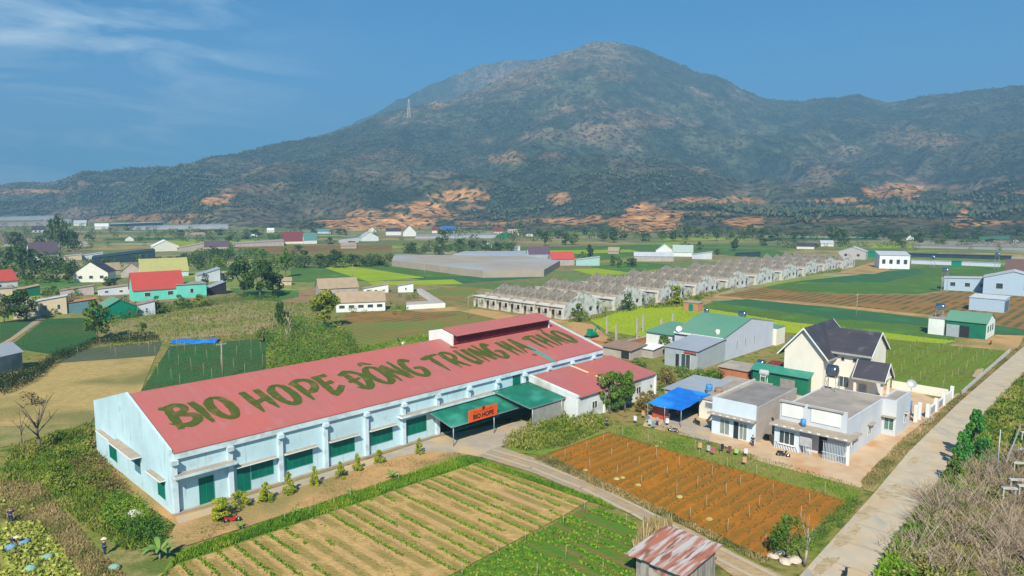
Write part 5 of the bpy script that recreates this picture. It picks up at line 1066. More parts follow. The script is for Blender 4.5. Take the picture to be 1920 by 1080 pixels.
# ================================================================ vegetation
L_mid = matleaf('leaf_mid', (.035, .09, .012), (.10, .18, .022), (.18, .24, .03))
L_dark = matleaf('leaf_dark', (.018, .05, .012), (.05, .10, .018), (.10, .15, .03))
L_yel = matleaf('leaf_yellow', (.06, .11, .012), (.20, .24, .02), (.32, .32, .03))
L_far = matleaf('leaf_far', (.03, .07, .018), (.07, .12, .028), (.13, .16, .04))
L_pine = matleaf('leaf_pine', (.02, .11, .025), (.05, .22, .035), (.13, .30, .04))
L_dry = matleaf('leaf_dry', (.14, .10, .03), (.24, .16, .05), (.13, .15, .03))
bark = mat('bark', (.17, .13, .09), (.10, .08, .06), 3)
palebark = mat('pale_bark', (.40, .33, .25), (.3, .25, .18), 3)
def crown_mesh(kind, n, leaf, seed):
    """unit crown: height 1 (0..1 above the ground), half width ~.5; small leaf quads in clumps, with gaps"""
    r = np.random.default_rng(seed); pts = []; sh = []
    if kind == 'round': z0, z1, nc = .25, 1.0, 22
    elif kind == 'oval': z0, z1, nc = .18, 1.0, 20
    elif kind == 'cone': z0, z1, nc = .02, 1.0, 34
    elif kind == 'bush': z0, z1, nc = .0, 1.0, 18
    elif kind == 'tall': z0, z1, nc = .30, 1.0, 18
    for c in range(nc):
        t = r.random(); th = r.random()*6.283; z = z0+(z1-z0)*t
        if kind == 'cone': rad = .5*(1-t)**.75+.03; k = rad*r.uniform(.5, .95); cr = .07+.09*(1-t)
        else:
            prof = math.sin(math.pi*min(max((t*.86+.12), 0), 1))**.6; k = .5*prof*r.uniform(.35, .9); cr = r.uniform(.10, .19)
            if kind == 'tall': k *= .8
        cx, cy = k*math.cos(th)+r.normal(0, .02), k*math.sin(th)+r.normal(0, .02); m = n//nc; s0 = r.random()
        d = r.normal(size=(m, 3)); d /= np.linalg.norm(d, axis=1)[:, None]; d *= (cr*r.uniform(.55, 1.1, m)**.5)[:, None]; d[:, 2] *= .75
        pts.append(np.array([cx, cy, min(z, 1-cr*.4)])+d); sh.append(np.clip(s0*.5+.5*r.random(m), 0, 1))
    p = np.vstack(pts); s = np.concatenate(sh); p[:, 2] = np.clip(p[:, 2], .0, 1.06)
    return leafquads(p, leaf, r), np.repeat(s, 4)
def leafquads(p, size, r, aspect=.6, up=0.0):
    n = len(p); a = r.normal(size=(n, 3)); a[:, 2] += up; a /= np.linalg.norm(a, axis=1)[:, None]; b = r.normal(size=(n, 3)); b -= (b*a).sum(1)[:, None]*a; b /= np.linalg.norm(b, axis=1)[:, None]
    s = (size*r.uniform(.6, 1.4, n))[:, None]; a = a*s; b = b*s*aspect
    return np.stack([p-a, p-b, p+a, p+b], 1).reshape(-1, 3)
CM = {}
def crown(kind, n, leaf, m, var):
    key = (kind, n, m.name, var)
    if key not in CM:
        co, sh = crown_mesh(kind, n, leaf, hash((kind, n, var)) % 9999 if False else (len(kind)*97+n+var*13)); CM[key] = fastmesh('crown', co, 0, m, shade=sh[::4])
    return CM[key]
TM = {}
def trunk_mesh(kind, m):
    key = (kind, m.name)
    if key not in TM:
        b = MB(); rr = random.Random(5)
        if kind == 'cone': b.cyl((0, 0, 0), (0, 0, .9), .03, .008, 6)
        else:
            b.tube([(0, 0, 0), (.01, .01, .2), (-.01, .0, .42)], [.035, .028, .022], 6)
            for i in range(5): a = i*1.26; b.tube([(-.01, 0, .3+.02*i), (.14*math.cos(a), .14*math.sin(a), .52), (.26*math.cos(a+.3), .26*math.sin(a+.3), .75)], [.016, .011, .005], 5)
        o = b.build('trunk', m); TM[key] = o.data; bpy.data.objects.remove(o)
    return TM[key]
def tree(name, label, loc, h, wd, kind='round', m=None, n=900, leaf=.045, group=None, cat='tree', trunk=True, bk=None):
    T = thing(name, label, cat, loc, random.uniform(0, 6.28), group)
    c = link('crown', crown(kind, n, leaf, m or L_mid, random.randint(0, 3)), T); c.scale = (wd/1.0, wd/1.0, h)
    if trunk: t = link('trunk', trunk_mesh(kind, bk or bark), T); t.scale = (max(wd, h*.5),)*2+(h,)
    return T
def ptree(px, yb, hpx, wpx, label, kind='round', m=None, n=900, leaf=.045, **k):
    c = G(px, yb); s = mpp(c); return tree(k.pop('name', 'broadleaf_tree'), label, c, hpx*s*1.03, wpx*s, kind, m, n, leaf, **k)
near_trees = [
 (183, 637, 70, 50, 'bushy dark green tree at the corner of the dark green field on the left', 'round', L_mid, 2500, .035),
 (50, 603, 56, 58, 'broad dark tree in front of the beige house at the far left', 'round', L_dark, 1600, .04), (8, 606, 50, 40, 'dark tree cut by the left edge beside the red roofed house', 'round', L_dark, 1200, .04),
 (455, 556, 62, 60, 'left crown of the big dark tree clump right of the grey sheds', 'round', L_dark, 2200, .035), (488, 560, 70, 58, 'tallest middle crown of the big dark tree clump', 'round', L_dark, 2200, .035), (512, 553, 50, 46, 'right crown of the big dark tree clump beside the mushroom-roofed hut', 'round', L_dark, 1600, .04),
 (536, 520, 50, 28, 'slender mid green tree above the mushroom-roofed hut', 'tall', L_mid, 900, .05), (571, 502, 30, 24, 'round tree at the left end of the row by the lime strip', 'round', L_far, 700, .055), (600, 502, 24, 30, 'low tree second in the row by the lime strip', 'round', L_far, 700, .055), (630, 502, 32, 36, 'largest round tree in the row by the lime strip', 'round', L_dark, 900, .05), (668, 499, 20, 44, 'broad low tree right in the row by the lime strip', 'bush', L_far, 700, .055), (705, 497, 20, 44, 'last low tree in the row touching the brown net house', 'bush', L_far, 700, .055),
 (608, 616, 68, 62, 'yellow-green leafy tree behind the hall near the ruined cottage', 'round', L_yel, 3000, .033), (530, 622, 56, 26, 'narrow dark tree beside the pale dead trunk behind the hall', 'oval', L_dark, 1500, .04), (270, 627, 22, 18, 'tiny topped tree standing alone in the weedy field', 'tall', L_mid, 500, .06), (495, 640, 26, 28, 'small bushy tree left of the thicket behind the hall', 'bush', L_mid, 900, .05),
 (1143, 775, 76, 52, 'leafy tree left of the pair before the annex corner', 'round', L_mid, 3500, .032), (1172, 772, 74, 50, 'leafy tree right of the pair before the annex corner', 'round', L_mid, 3500, .032), (1212, 742, 24, 26, 'small bright bush against the right corner of the white annex', 'bush', L_mid, 900, .05),
 (1083, 603, 32, 28, 'round dark tree at the nearest corner of the terraces', 'round', L_mid, 1100, .045), (1176, 583, 32, 26, 'tree standing against the second terrace gable', 'oval', L_far, 900, .05), (1267, 572, 34, 36, 'yellow-green palm-like tree at the edge of the lime field', 'round', L_yel, 900, .05),
 (1105, 488, 28, 18, 'narrow tree above the pale teal shed', 'tall', L_dark, 600, .06), (1092, 489, 16, 20, 'low dark tree left of the narrow tree by the teal shed', 'bush', L_dark, 500, .06), (829, 468, 34, 26, 'solitary dark tree before the wide grey greenhouse', 'round', L_far, 700, .055), (770, 474, 18, 34, 'low round tree left of the solitary valley tree', 'bush', L_far, 600, .06),
 (1244, 664, 34, 28, 'leafy tree left of the grey sheet shop', 'round', L_mid, 1600, .04), (1200, 690, 18, 36, 'low green bush behind the annex roof beside the brown shack', 'bush', L_mid, 900, .05), (1252, 728, 40, 36, 'dusty bush below the grey sheet shop', 'bush', L_dry, 1200, .045), (1215, 770, 36, 50, 'orange-brown dry bush between annex and blue tarpaulin', 'bush', L_dry, 1500, .04),
 (1475, 1046, 80, 70, 'young leafy tree at the path junction by the brown field', 'round', L_mid, 2600, .03), (1825, 868, 100, 62, 'tallest bright green conifer beside the concrete road', 'cone', L_pine, 4500, .03), (1798, 876, 66, 46, 'shorter conifer on the road side of the tall one', 'cone', L_pine, 2600, .035), (1852, 868, 44, 40, 'small conifer behind the tall one', 'cone', L_pine, 2400, .035), (1786, 908, 58, 44, 'dark small conifer nearest the road edge', 'cone', L_mid, 2400, .035), (1782, 930, 34, 34, 'round green bush at the road edge below the conifers', 'bush', L_mid, 1500, .04),
 (1145, 648, 14, 26, 'low weeds bush by the small digger', 'bush', L_dry, 400, .07), (60, 760, 30, 44, 'thin dry shrub in the stubble field left of the hall', 'bush', L_dry, 260, .05), (1290, 470, 12, 20, 'small dark tree beside the pale green roofs', 'bush', L_far, 400, .07),
 (320, 500, 16, 22, 'small tree behind the olive roof ridge', 'bush', L_mid, 400, .07), (205, 545, 24, 28, 'dark tree at the right flank of the cream gable house', 'round', L_dark, 700, .055), (129, 531, 32, 26, 'dark round tree at the left flank of the cream gable house', 'round', L_dark, 800, .05), (98, 552, 14, 34, 'low dark bush between the left edge sheds', 'bush', L_dark, 500, .06), (300, 588, 32, 32, 'bushy tree in front of the turquoise wall, left', 'bush', L_mid, 900, .05), (345, 578, 26, 34, 'bushy tree in front of the turquoise wall, middle', 'bush', L_mid, 900, .05), (378, 575, 22, 28, 'small tree in front of the turquoise extension', 'bush', L_yel, 700, .055), (385, 545, 30, 18, 'thin dark tree rising above the turquoise extension', 'tall', L_dark, 500, .06),
]
for px, yb, hp, wp, lb, kd, mt, n, lf in near_trees: ptree(px, yb, hp, wp, lb, kd, mt, n, lf, name='conifer' if kd == 'cone' else ('shrub' if kd == 'bush' else 'broadleaf_tree'), cat='tree' if kd != 'bush' else 'shrub')
# valley trees, farther out
vt = []
spots = [(100,468,52,24),(112,470,62,26),(128,466,46,26),(140,472,34,22),(30,472,34,30),(45,480,30,22),(15,500,34,36),(45,505,38,46),(78,508,32,44),(20,520,22,40),(75,460,16,20),(88,452,18,18),(430,458,16,18),(508,452,12,16),(165,452,12,20),(240,432,12,22),(135,448,12,24),(520,455,14,16),(618,458,12,18),(660,462,10,20),(560,470,10,18),(700,450,8,12),
 (860,470,20,22),(885,471,18,22),(910,472,20,22),(935,470,14,24),(960,470,14,24),(1010,447,16,20),(1022,461,26,18),(1060,459,22,20),(1075,459,20,22),(1048,447,14,22),(1100,440,14,20),(1130,452,18,22),(1152,455,24,28),(1170,450,16,22),(1210,452,14,24),(1240,450,16,20),(1265,452,18,24),(1290,450,26,20),(1310,445,14,18),(1342,452,22,20),(1370,449,16,22),(1395,447,14,20),(1405,446,22,22),(1430,448,18,24),(1313,468,14,14),(1285,466,12,16),(1345,478,10,12),
 (1378,470,22,24),(1430,460,12,22),(1492,452,16,22),(1560,452,28,26),(1578,456,24,30),(1588,459,14,16),(1530,464,8,12),(1505,448,12,20),(1620,447,12,18),(1635,448,18,28),(1655,447,20,26),(1672,452,12,20),(1684,460,20,22),(1692,464,12,18),(1725,459,22,18),(1772,453,30,16),(1768,462,12,14),(1752,447,14,18),(1790,448,14,20),(1835,446,18,24),(1910,447,20,30),(1890,450,14,20),(1825,455,14,20),(1855,455,8,18),(1705,448,14,18),(1460,450,12,22),(1448,452,10,20),(590,440,10,18),(640,440,10,24),(480,445,14,26),(460,448,10,22),(540,442,8,20),(380,440,8,20),(410,441,10,22),(340,440,8,22),(1235,472,8,14),(1185,500,16,24),(1150,498,18,20),(1163,502,18,14)]
spots.sort()
_used = set()
def tree_label(kind, x, y):
    q = sorted(far, key=lambda f: abs((f[3]+f[4])/2-x)+4*abs(f[5]-y))
    for f in q:
        cx = (f[3]+f[4])/2; w_ = ' '.join(f[1].split()[:7])
        while w_.split()[-1] in ('with', 'and', 'of', 'the', 'at', 'a', 'by', 'in', 'to', 'one', 'on', 'right', 'left', 'behind', 'between', 'directly', 'above', 'below', 'beside', 'beyond', 'half', 'small', 'red', 'dark', 'white', 'orange', 'black'): w_ = ' '.join(w_.split()[:-1])
        rel = 'just left of' if x < f[3]-4 else ('just right of' if x > f[4]+4 else ('in front of' if y > f[5]+1 else 'behind'))
        if abs(x-cx) > 90: rel = rel.replace('just', 'well')
        lb = '%s %s the %s' % (kind, rel, w_)
        if lb not in _used: _used.add(lb); return lb
    return kind+' on the valley floor'
for i, (x, y, h, w_) in enumerate(spots):
    side = 'left' if x < 640 else ('middle' if x < 1280 else 'right'); sz = 'tall' if h > 24 else ('small' if h < 14 else 'mid-sized'); sh_ = 'narrow' if w_ < h*.8 else ('spreading' if w_ > h*1.4 else 'rounded')
    k = sum(1 for q in spots[:i] if (q[0] < 640, q[0] < 1280) == (x < 640, x < 1280))+1
    vt.append(ptree(x+random.uniform(-2, 2), y, h, w_, tree_label('%s %s tree' % (sz, sh_), x, y), random.choice(['round', 'oval', 'tall']) if h > 14 else 'bush', random.choice([L_far, L_dark, L_far, L_mid]), 380, .075, group='scattered trees on the valley floor'))
# cypress-like shrubs in front of the hall
cy = [(6.1, -3.3, 1.5, 1.6), (8.8, -4.1, 2.0, 1.5), (11.7, -3.9, 2.3, 1.3), (15.1, -3.9, 2.1, 1.0), (18.6, -4.0, 1.8, 1.2), (21.4, -3.6, 2.0, 1.0), (25.0, -3.2, 1.6, 1.2), (30.6, -4.5, 2.0, 1.0), (3.2, -4.6, 1.8, 2.2)]
cl = ['low round shrub in front of the hall beside the leftmost cypress shrubs', 'second trimmed cypress shrub from the left, broad at its foot', 'third and tallest trimmed cypress shrub in front of the hall', 'slim fourth cypress shrub in front of the hall windows', 'loose fifth cypress shrub in front of the hall', 'slim sixth cypress shrub in front of the hall', 'yellowish seventh shrub with open top before the hall', 'cypress shrub standing alone nearest the hall gateway', 'wide yellow-green shrub nearest the hall corner']
for (u, v, h, w_), lb in zip(cy, cl): tree('cypress_shrub', lb, P(u, v, .09), h*1.15, w_*1.35, 'cone' if w_ < 1.55 else 'bush', matleaf('leaf_cypress', (.10, .19, .012), (.28, .34, .015), (.50, .45, .03)), 3400, .032, 'trimmed shrubs in front of the hall', 'shrub')
# banana-like plants: arching blades from a short stem
def blade_plant(label, loc, h, n=9, m=None, name='banana_plant'):
    T = thing(name, label, 'plant', loc, random.uniform(0, 6)); b = MB()
    for i in range(n):
        a = i*2.4+random.uniform(-.2, .2); L_ = h*random.uniform(.6, 1.0); lift = random.uniform(.4, 1.0); prev = None
        for k in range(7):
            t = k/6; r_ = L_*.7*t; z = h*.25+L_*lift*(t-.75*t*t)*1.2; wd = .16*h*math.sin(math.pi*min(t*.9+.08, 1)); c = Vector((r_*math.cos(a), r_*math.sin(a), z)); s = Vector((-math.sin(a), math.cos(a), 0))*wd*.5
            if prev: b.face([prev[0], prev[1], c+s, c-s])
            prev = (c-s, c+s)
    b.build('leaf', m or mat('banana_leaf', (.12, .24, .04), (.18, .28, .05), 1.5, .5), T); MB().cyl((0, 0, 0), (0, 0, h*.35), .08*h**.5, .05, 7).build('stem', palebark, T); return T
blade_plant('large arching leaved plant at the hedge end left of the worker', G(300, 1050), 3.0, 12); blade_plant('arching leaved plant left in the strip before the hall', G(557, 965), 1.2, 8); blade_plant('spiky plant in the middle of the strip before the hall', G(655, 925), 1.1, 8); blade_plant('biggest arching plant on the grass bank facing the hall windows', G(735, 898), 1.9, 11); blade_plant('small palm-like plant near the red motorbike', G(450, 992), 1.2, 8); blade_plant('clump of arching leaves under the right canopy edge', G(1045, 800), 1.8, 9); blade_plant('small leafy plant beside the canopy post', G(1002, 808), 1.6, 8)
# dead and pale trunks
def bare_tree(label, loc, h, spread=.5, m=None, fork=6, r=.11, name='bare_tree'):
    T = thing(name, label, 'tree', loc, random.uniform(0, 6)); b = MB(); b.tube([(0, 0, 0), (.05*h, 0, h*.3), (.02*h, .03*h, h*.55)], [r, r*.8, r*.55], 7)
    for i in range(fork):
        a = i*2.4; z = h*(.3+.08*i); q = h*spread*random.uniform(.4, .7); t = Vector((.03*h+q*math.cos(a)*.6, q*math.sin(a)*.6, z+h*.25)); t2 = t+Vector((q*.4*math.cos(a), q*.4*math.sin(a), h*.2))
        b.tube([(.03*h, .01*h, min(z, h*.55)), t, t2], [r*.5, r*.3, r*.1], 5)
        b.tube([t, t+Vector((random.uniform(-.15, .15)*h, random.uniform(-.15, .15)*h, h*.18))], [r*.25, r*.08], 4)
    b.build('trunk', m or palebark, T); return T
bare_tree('leafless pale forked trunk at the path and road junction', G(1508, 1062), 6.0, .25, palebark, 3, .13)
bare_tree('dead tree with broken branches in the weeds left of the hall', G(75, 850), 6.5, .7, bark, 8, .22); bare_tree('thin dead sapling in front of the stubble field', G(42, 835), 5.0, .5, bark, 5, .09); bare_tree('pale dead trunk beside the narrow dark tree behind the hall', G(541, 640), 11, .22, palebark, 3, .2); bare_tree('short pale dead trunk beside the taller one behind the hall', G(536, 645), 6.5, .2, palebark, 2, .16)
# --- grass, weeds, hedges: uncountable stuff
def soup(name, label, poly, n, h0, h1, m, aspect=.35, up=2.2, clump=0.0, zf=None, cat='grass', minmask=0.0, mscale=.25):
    p = sample(poly, n)
    if minmask: k = fbm(p[:, 0]*mscale+40, p[:, 1]*mscale, 4) > minmask; p = p[k]
    n = len(p); h = RNG.uniform(h0, h1, n)*(.6+.8*fbm(p[:, 0]*.5, p[:, 1]*.5, 3)); z = RNG.random(n)**.8*h if clump else h*.45
    if zf is not None: z = z*1.0; z = z*(zf(p[:, 0], p[:, 1])); 
    c = np.column_stack([p, z+.09]); sz = h*(.5 if not clump else clump)
    a = RNG.normal(size=(n, 3)); a[:, 2] = np.abs(a[:, 2])+up; a /= np.linalg.norm(a, axis=1)[:, None]; b = RNG.normal(size=(n, 3)); b -= (b*a).sum(1)[:, None]*a; b /= np.linalg.norm(b, axis=1)[:, None]
    a *= sz[:, None]; b *= (sz*aspect)[:, None]; co = np.stack([c-a, c-b, c+a, c+b], 1).reshape(-1, 3)
    sh = np.clip(fbm(p[:, 0]*.35+9, p[:, 1]*.35, 4)*1.5-.35+RNG.normal(0, .14, n), 0, 1)
    return tag(link(name, fastmesh(name, co, 0, m, shade=sh)), label, cat, kind='stuff')
G_lush = matleaf('grass_lush', (.06, .16, .010), (.13, .25, .014), (.25, .29, .03))
G_mix = matleaf('grass_mixed', (.07, .14, .012), (.17, .21, .025), (.34, .28, .09))
G_dry = matleaf('grass_dry', (.10, .12, .03), (.27, .20, .08), (.40, .30, .15))
soup('grass_bank', 'lush grass bank along the tan field', gp((310,1085),(335,1042),(565,960),(865,860),(893,863),(1125,940),(1150,956),(1100,941),(893,869),(330,1060),(290,1095)), 20000, .2, .6, G_lush, .18)
soup('tall_grass', 'tall green weeds at the hall end wall', gp((0,905),(20,840),(170,795),(172,855),(240,930),(300,990),(300,1040),(235,1035),(150,985),(70,905)), 22000, .2, .7, G_mix, .22, 1.2)
soup('bramble', 'dense dark brambles beside the hall corner', gp((195,955),(215,930),(262,945),(312,1000),(305,1030),(250,1022),(190,990)), 8000, .5, 1.6, matleaf('bramble_leaf', (.04, .11, .012), (.10, .20, .015), (.20, .28, .025)), .5, .3, .10, cat='shrub')
soup('bramble', 'green weeds in front of the hall end windows', gp((30,880),(80,855),(165,840),(205,880),(215,915),(150,935),(60,915)), 9000, .3, 1.2, matleaf('bramble_leaf_light', (.09, .19, .012), (.19, .30, .02), (.34, .34, .04)), .5, .4, .09, cat='shrub', minmask=.5)
soup('bramble', 'reddish brown scrub against the hall end wall', gp((130,870),(180,855),(250,930),(215,935),(150,915)), 3500, .6, 1.4, matleaf('brown_scrub_leaf', (.10, .08, .025), (.20, .14, .05), (.28, .19, .07)), .5, .4, .12, cat='shrub')
soup('thicket', 'tangled green thicket behind the hall roof', gp((500,690),(498,640),(545,605),(600,618),(655,632),(672,665),(560,695),(500,715)), 16000, 1.6, 3.6, matleaf('thicket_leaf', (.03, .10, .012), (.10, .20, .018), (.26, .25, .05)), .5, .3, .07, cat='shrub')
soup('grass_strip', 'bright grass strip behind the hall', gp((495,712),(540,680),(660,656),(830,622),(840,660),(500,740)), 9000, .3, .8, G_lush, .3)
soup('weeds', 'weeds and low shrubs by the canopy courtyard', gp((940,835),(1000,795),(1050,770),(1110,770),(1125,795),(1150,800),(1060,840),(985,850)), 13000, .3, 1.3, G_mix, .35, .8, .2)
soup('weeds', 'grass strip between the yard and the brown field', gp((1125,805),(1240,800),(1345,835),(1620,915),(1598,945),(1140,815)), 7000, .1, .35, G_mix, .3)
soup('weeds', 'weedy edge of the brown field along the dirt path', gp((1000,862),(1018,852),(1400,1032),(1445,1052),(1430,1060),(1330,1010)), 5000, .15, .45, G_dry, .3)
soup('hedge', 'green hedge row between the brown field and the road', gp((1590,938),(1620,945),(1530,1030),(1510,1045),(1500,1030)), 3000, .3, .9, matleaf('bramble_leaf', (0, 0, 0), (0, 0, 0)), .5, .5, .12, cat='hedge')
soup('verge_grass', 'dry grass verge between the houses and the road', [tuple(P(u, v)[:2]) for u, v in ((60.6, -52.8), (63, -51), (83, -50), (110, -50.2), (174, -50), (174, -51), (112, -51.4), (78, -52.3))], 8000, .12, .4, G_dry, .3)
soup('verge_grass', 'green bank on the right side of the road', [tuple(P(u, v)[:2]) for u, v in ((8, -64), (40.6, -60.0), (60, -58.6), (83, -57.5), (110, -56.7), (160, -56.2), (160, -62), (100, -66), (60, -64), (8, -72))], 26000, .25, .8, G_mix, .3, 1.3)
soup('field_weeds', 'rough weeds over the field left of the ruins', gp((205,602),(300,582),(470,562),(600,572),(590,632),(400,640),(200,652)), 13000, .2, .7, G_mix, .4, 1.0)
soup('dry_grass', 'tall dry reeds beside the plank shed', gp((1185,1035),(1205,1000),(1230,985),(1262,990),(1225,1005),(1195,1040)), 900, .8, 1.9, matleaf('reed', (.34, .26, .12), (.46, .36, .18)), .06, 3.0)
soup('path_weeds', 'grassy edge along the left field', gp((0,905),(70,905),(190,1040),(240,1085),(160,1085),(75,985),(0,975)), 9000, .12, .4, G_dry, .3)
soup('weeds', 'weeds around the terraces and lime field', gp((1060,605),(1150,590),(1290,562),(1330,545),(1440,518),(1580,505),(1575,510),(1440,526),(1335,553),(1290,575),(1190,580),(1105,603)), 6000, .5, 1.3, G_mix, .4, 1.0)
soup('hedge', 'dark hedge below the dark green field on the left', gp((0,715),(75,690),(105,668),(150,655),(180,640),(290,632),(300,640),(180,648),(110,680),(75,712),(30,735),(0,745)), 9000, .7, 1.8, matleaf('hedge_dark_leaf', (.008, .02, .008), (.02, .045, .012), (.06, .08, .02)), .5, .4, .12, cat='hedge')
soup('hedge', 'scrub hedge in front of the village gardens on the left', gp((200,600),(300,580),(430,560),(520,556),(520,562),(430,568),(300,590),(205,606)), 9000, .8, 2.2, matleaf('thicket_leaf', (0, 0, 0), (0, 0, 0)), .5, .4, .1, cat='hedge')
def grove(label, poly, ncl, per, r0, r1, m, name='grove'):
    c = sample(poly, ncl); rad = RNG.uniform(r0, r1, ncl); k = np.repeat(np.arange(ncl), per); n = len(k); d = RNG.normal(size=(n, 3)); d /= np.linalg.norm(d, axis=1)[:, None]; q = RNG.uniform(.55, 1.05, n)*rad[k]
    p = np.column_stack([c[k, 0]+d[:, 0]*q+RNG.normal(0, .2, n)*rad[k], c[k, 1]+d[:, 1]*q, rad[k]*.9+d[:, 2]*q*.95]); p[:, 2] = np.maximum(p[:, 2], .2)
    sz = rad[k]*.17*RNG.uniform(.7, 1.4, n); a = RNG.normal(size=(n, 3)); a /= np.linalg.norm(a, axis=1)[:, None]; b = RNG.normal(size=(n, 3)); b -= (b*a).sum(1)[:, None]*a; b /= np.linalg.norm(b, axis=1)[:, None]
    a *= sz[:, None]; b *= (sz*.7)[:, None]; co = np.stack([p-a, p-b, p+a, p+b], 1).reshape(-1, 3); sh = np.clip(RNG.random(ncl)[k]*.6+RNG.random(n)*.4, 0, 1)
    return tag(link(name, fastmesh(name, co, 0, m, shade=sh)), label, 'grove', kind='stuff')
grove('garden greenery between the left village roofs', gp((0,500),(60,505),(130,540),(200,560),(300,570),(250,600),(120,592),(0,600)), 60, 90, .8, 2.2, L_mid)
grove('bushes behind the left village roofs', gp((0,470),(60,478),(140,495),(225,500),(290,495),(360,478),(430,478),(480,505),(430,512),(360,505),(220,512),(120,530),(0,530)), 120, 100, 1.4, 3.6, L_dark)
grove('green scrub right of the olive roof', gp((345,485),(430,470),(560,480),(560,505),(520,520),(440,510),(360,510)), 90, 90, 1.2, 3.2, L_mid)
grove('scattered scrub between the far houses of the left valley', gp((0,425),(120,415),(300,434),(700,434),(760,452),(560,458),(240,462),(100,480),(0,480)), 260, 50, 1.5, 4.2, L_far)
grove('trees along the brown strip left of the net house', gp((540,492),(735,486),(735,500),(545,506)), 55, 90, 1.4, 3.2, L_far)
grove('hedgerow behind the brown-grey net house', gp((755,470),(830,464),(960,460),(960,472),(860,478),(770,482)), 60, 80, 1.6, 3.6, L_far)
grove('belt of scrub along the foot of the mountain', gp((830,442),(1000,434),(1300,432),(1600,434),(1920,437),(1920,452),(1500,452),(1300,449),(1000,455),(840,460)), 340, 45, 2, 6.0, L_far)
grove('field hedges across the right valley floor', gp((1430,456),(1920,458),(1920,470),(1700,468),(1430,466)), 70, 50, 1.5, 3.6, L_far)
grove('low shrubs at the terraces edge', gp((1080,600),(1150,586),(1290,565),(1340,556),(1330,548),(1180,572),(1060,596)), 40, 60, .5, 1.4, L_mid)
grove('shrubs among the ruins', gp((590,590),(600,560),(690,548),(790,560),(760,590),(700,600)), 26, 70, .6, 1.6, L_mid)
grove('mixed bushes in the weeds left of the hall', gp((40,895),(25,850),(120,815),(172,800),(175,850),(215,905),(130,930)), 30, 200, .35, .95, G_mix)
grove('shrubs by the houses and brick shed', gp((1225,700),(1260,690),(1345,700),(1350,720),(1300,725),(1225,735)), 22, 120, .5, 1.3, L_mid)
soup('strip_grass', 'thin grass over the dirt strip before the hall', gp((340,1010),(520,925),(745,862),(860,850),(865,858),(600,945),(380,1015)), 6000, .06, .2, G_dry, .4, minmask=.48)
# right-hand dry thicket: pale bare stems over brown brushwood
def sticks(name, label, poly, n, h0, h1, m, r=.02, lean=.35, levels=3, clumps=0):
    p = sample(poly, n); S_ = []
    if clumps: cen = sample(poly, clumps); ck = RNG.integers(0, clumps, n); th = RNG.uniform(0, 6.28, n); cs = RNG.uniform(.6, 1.15, clumps)
    for i, (x, y) in enumerate(p):
        h = random.uniform(h0, h1); a = random.uniform(0, 6.28); l = random.uniform(0, lean)
        if clumps: c = cen[ck[i]]; a = th[i]; l = random.uniform(.15, 1.5); x = c[0]+.35*math.cos(a)*l; y = c[1]+.35*math.sin(a)*l; h = random.uniform(1.4, 3.9)*cs[ck[i]]*(1-.25*l)
        b0 = np.array([x, y, 0.]); b1 = b0+np.array([math.cos(a)*l*h*.4, math.sin(a)*l*h*.4, h*.55]); b2 = b1+np.array([math.cos(a+.4)*l*h*.6, math.sin(a+.4)*l*h*.6, h*.45]); S_ += [(b0, b1, r, r*.7), (b1, b2, r*.7, r*.3)]
        for k in range(levels):
            c = b0+(b2-b0)*random.uniform(.3, .8); c[2] += 0; a2 = random.uniform(0, 6.28); q = h*random.uniform(.2, .4); S_.append((c, c+np.array([math.cos(a2)*q*.7, math.sin(a2)*q*.7, q*.8]), r*.5, r*.2))
    n = len(S_); A_s = np.array([s[0] for s in S_]); B_s = np.array([s[1] for s in S_]); ra = np.array([s[2] for s in S_])[:, None]; rb_ = np.array([s[3] for s in S_])[:, None]
    d = B_s-A_s; d /= np.linalg.norm(d, axis=1)[:, None]; u_ = np.cross(d, [0.3, .2, 1]); u_ /= np.linalg.norm(u_, axis=1)[:, None]; v_ = np.cross(d, u_)
    ring = []
    for (C_, R_) in ((A_s, ra), (B_s, rb_)):
        for k in range(3): an = k*2.094; ring.append(C_+(u_*math.cos(an)+v_*math.sin(an))*R_)
    V_ = np.stack(ring, 1).reshape(-1, 3); f = np.array([(0, 1, 4, 3), (1, 2, 5, 4), (2, 0, 3, 5)]); F = (f[None]+np.arange(n)[:, None, None]*6).reshape(-1, 4)
    return tag(link(name, fastmesh(name, V_, 0, m, shade=np.repeat(RNG.random(n), 6), faces=F)), label, 'scrub', kind='stuff')
RP = gp((1660,1095),(1700,1010),(1745,955),(1790,905),(1850,880),(1925,868),(2010,900),(2010,1095))
twig = matleaf('dry_twig', (.24, .17, .11), (.40, .30, .20), (.54, .44, .33))
sticks('dry_thicket', 'pale bare stems of the dry thicket right of the road', RP, 2600, 1.2, 3.6, twig, .04, .5, 4, 130)
soup('dry_brush', 'brown brushwood under the bare stems right of the road', RP, 11000, .3, 1.3, matleaf('brush_leaf', (.07, .08, .02), (.22, .16, .06), (.34, .26, .11)), .35, .6, .10, cat='scrub')
soup('weeds', 'green undergrowth on the edge of the dry thicket', gp((1640,1095),(1685,1010),(1738,950),(1780,900),(1815,890),(1785,955),(1740,1010),(1715,1095)), 13000, .3, 1.3, G_lush, .4, .8)
soup('weeds', 'green and dry weeds uphill of the thicket along the road', gp((1790,880),(1830,800),(1925,700),(2000,720),(2000,880),(1925,870),(1850,885)), 26000, .3, 1.3, G_mix, .4, .8)
grove('green and grey bushes among the dry thicket', RP, 60, 160, .4, 1.1, G_mix, 'undergrowth')
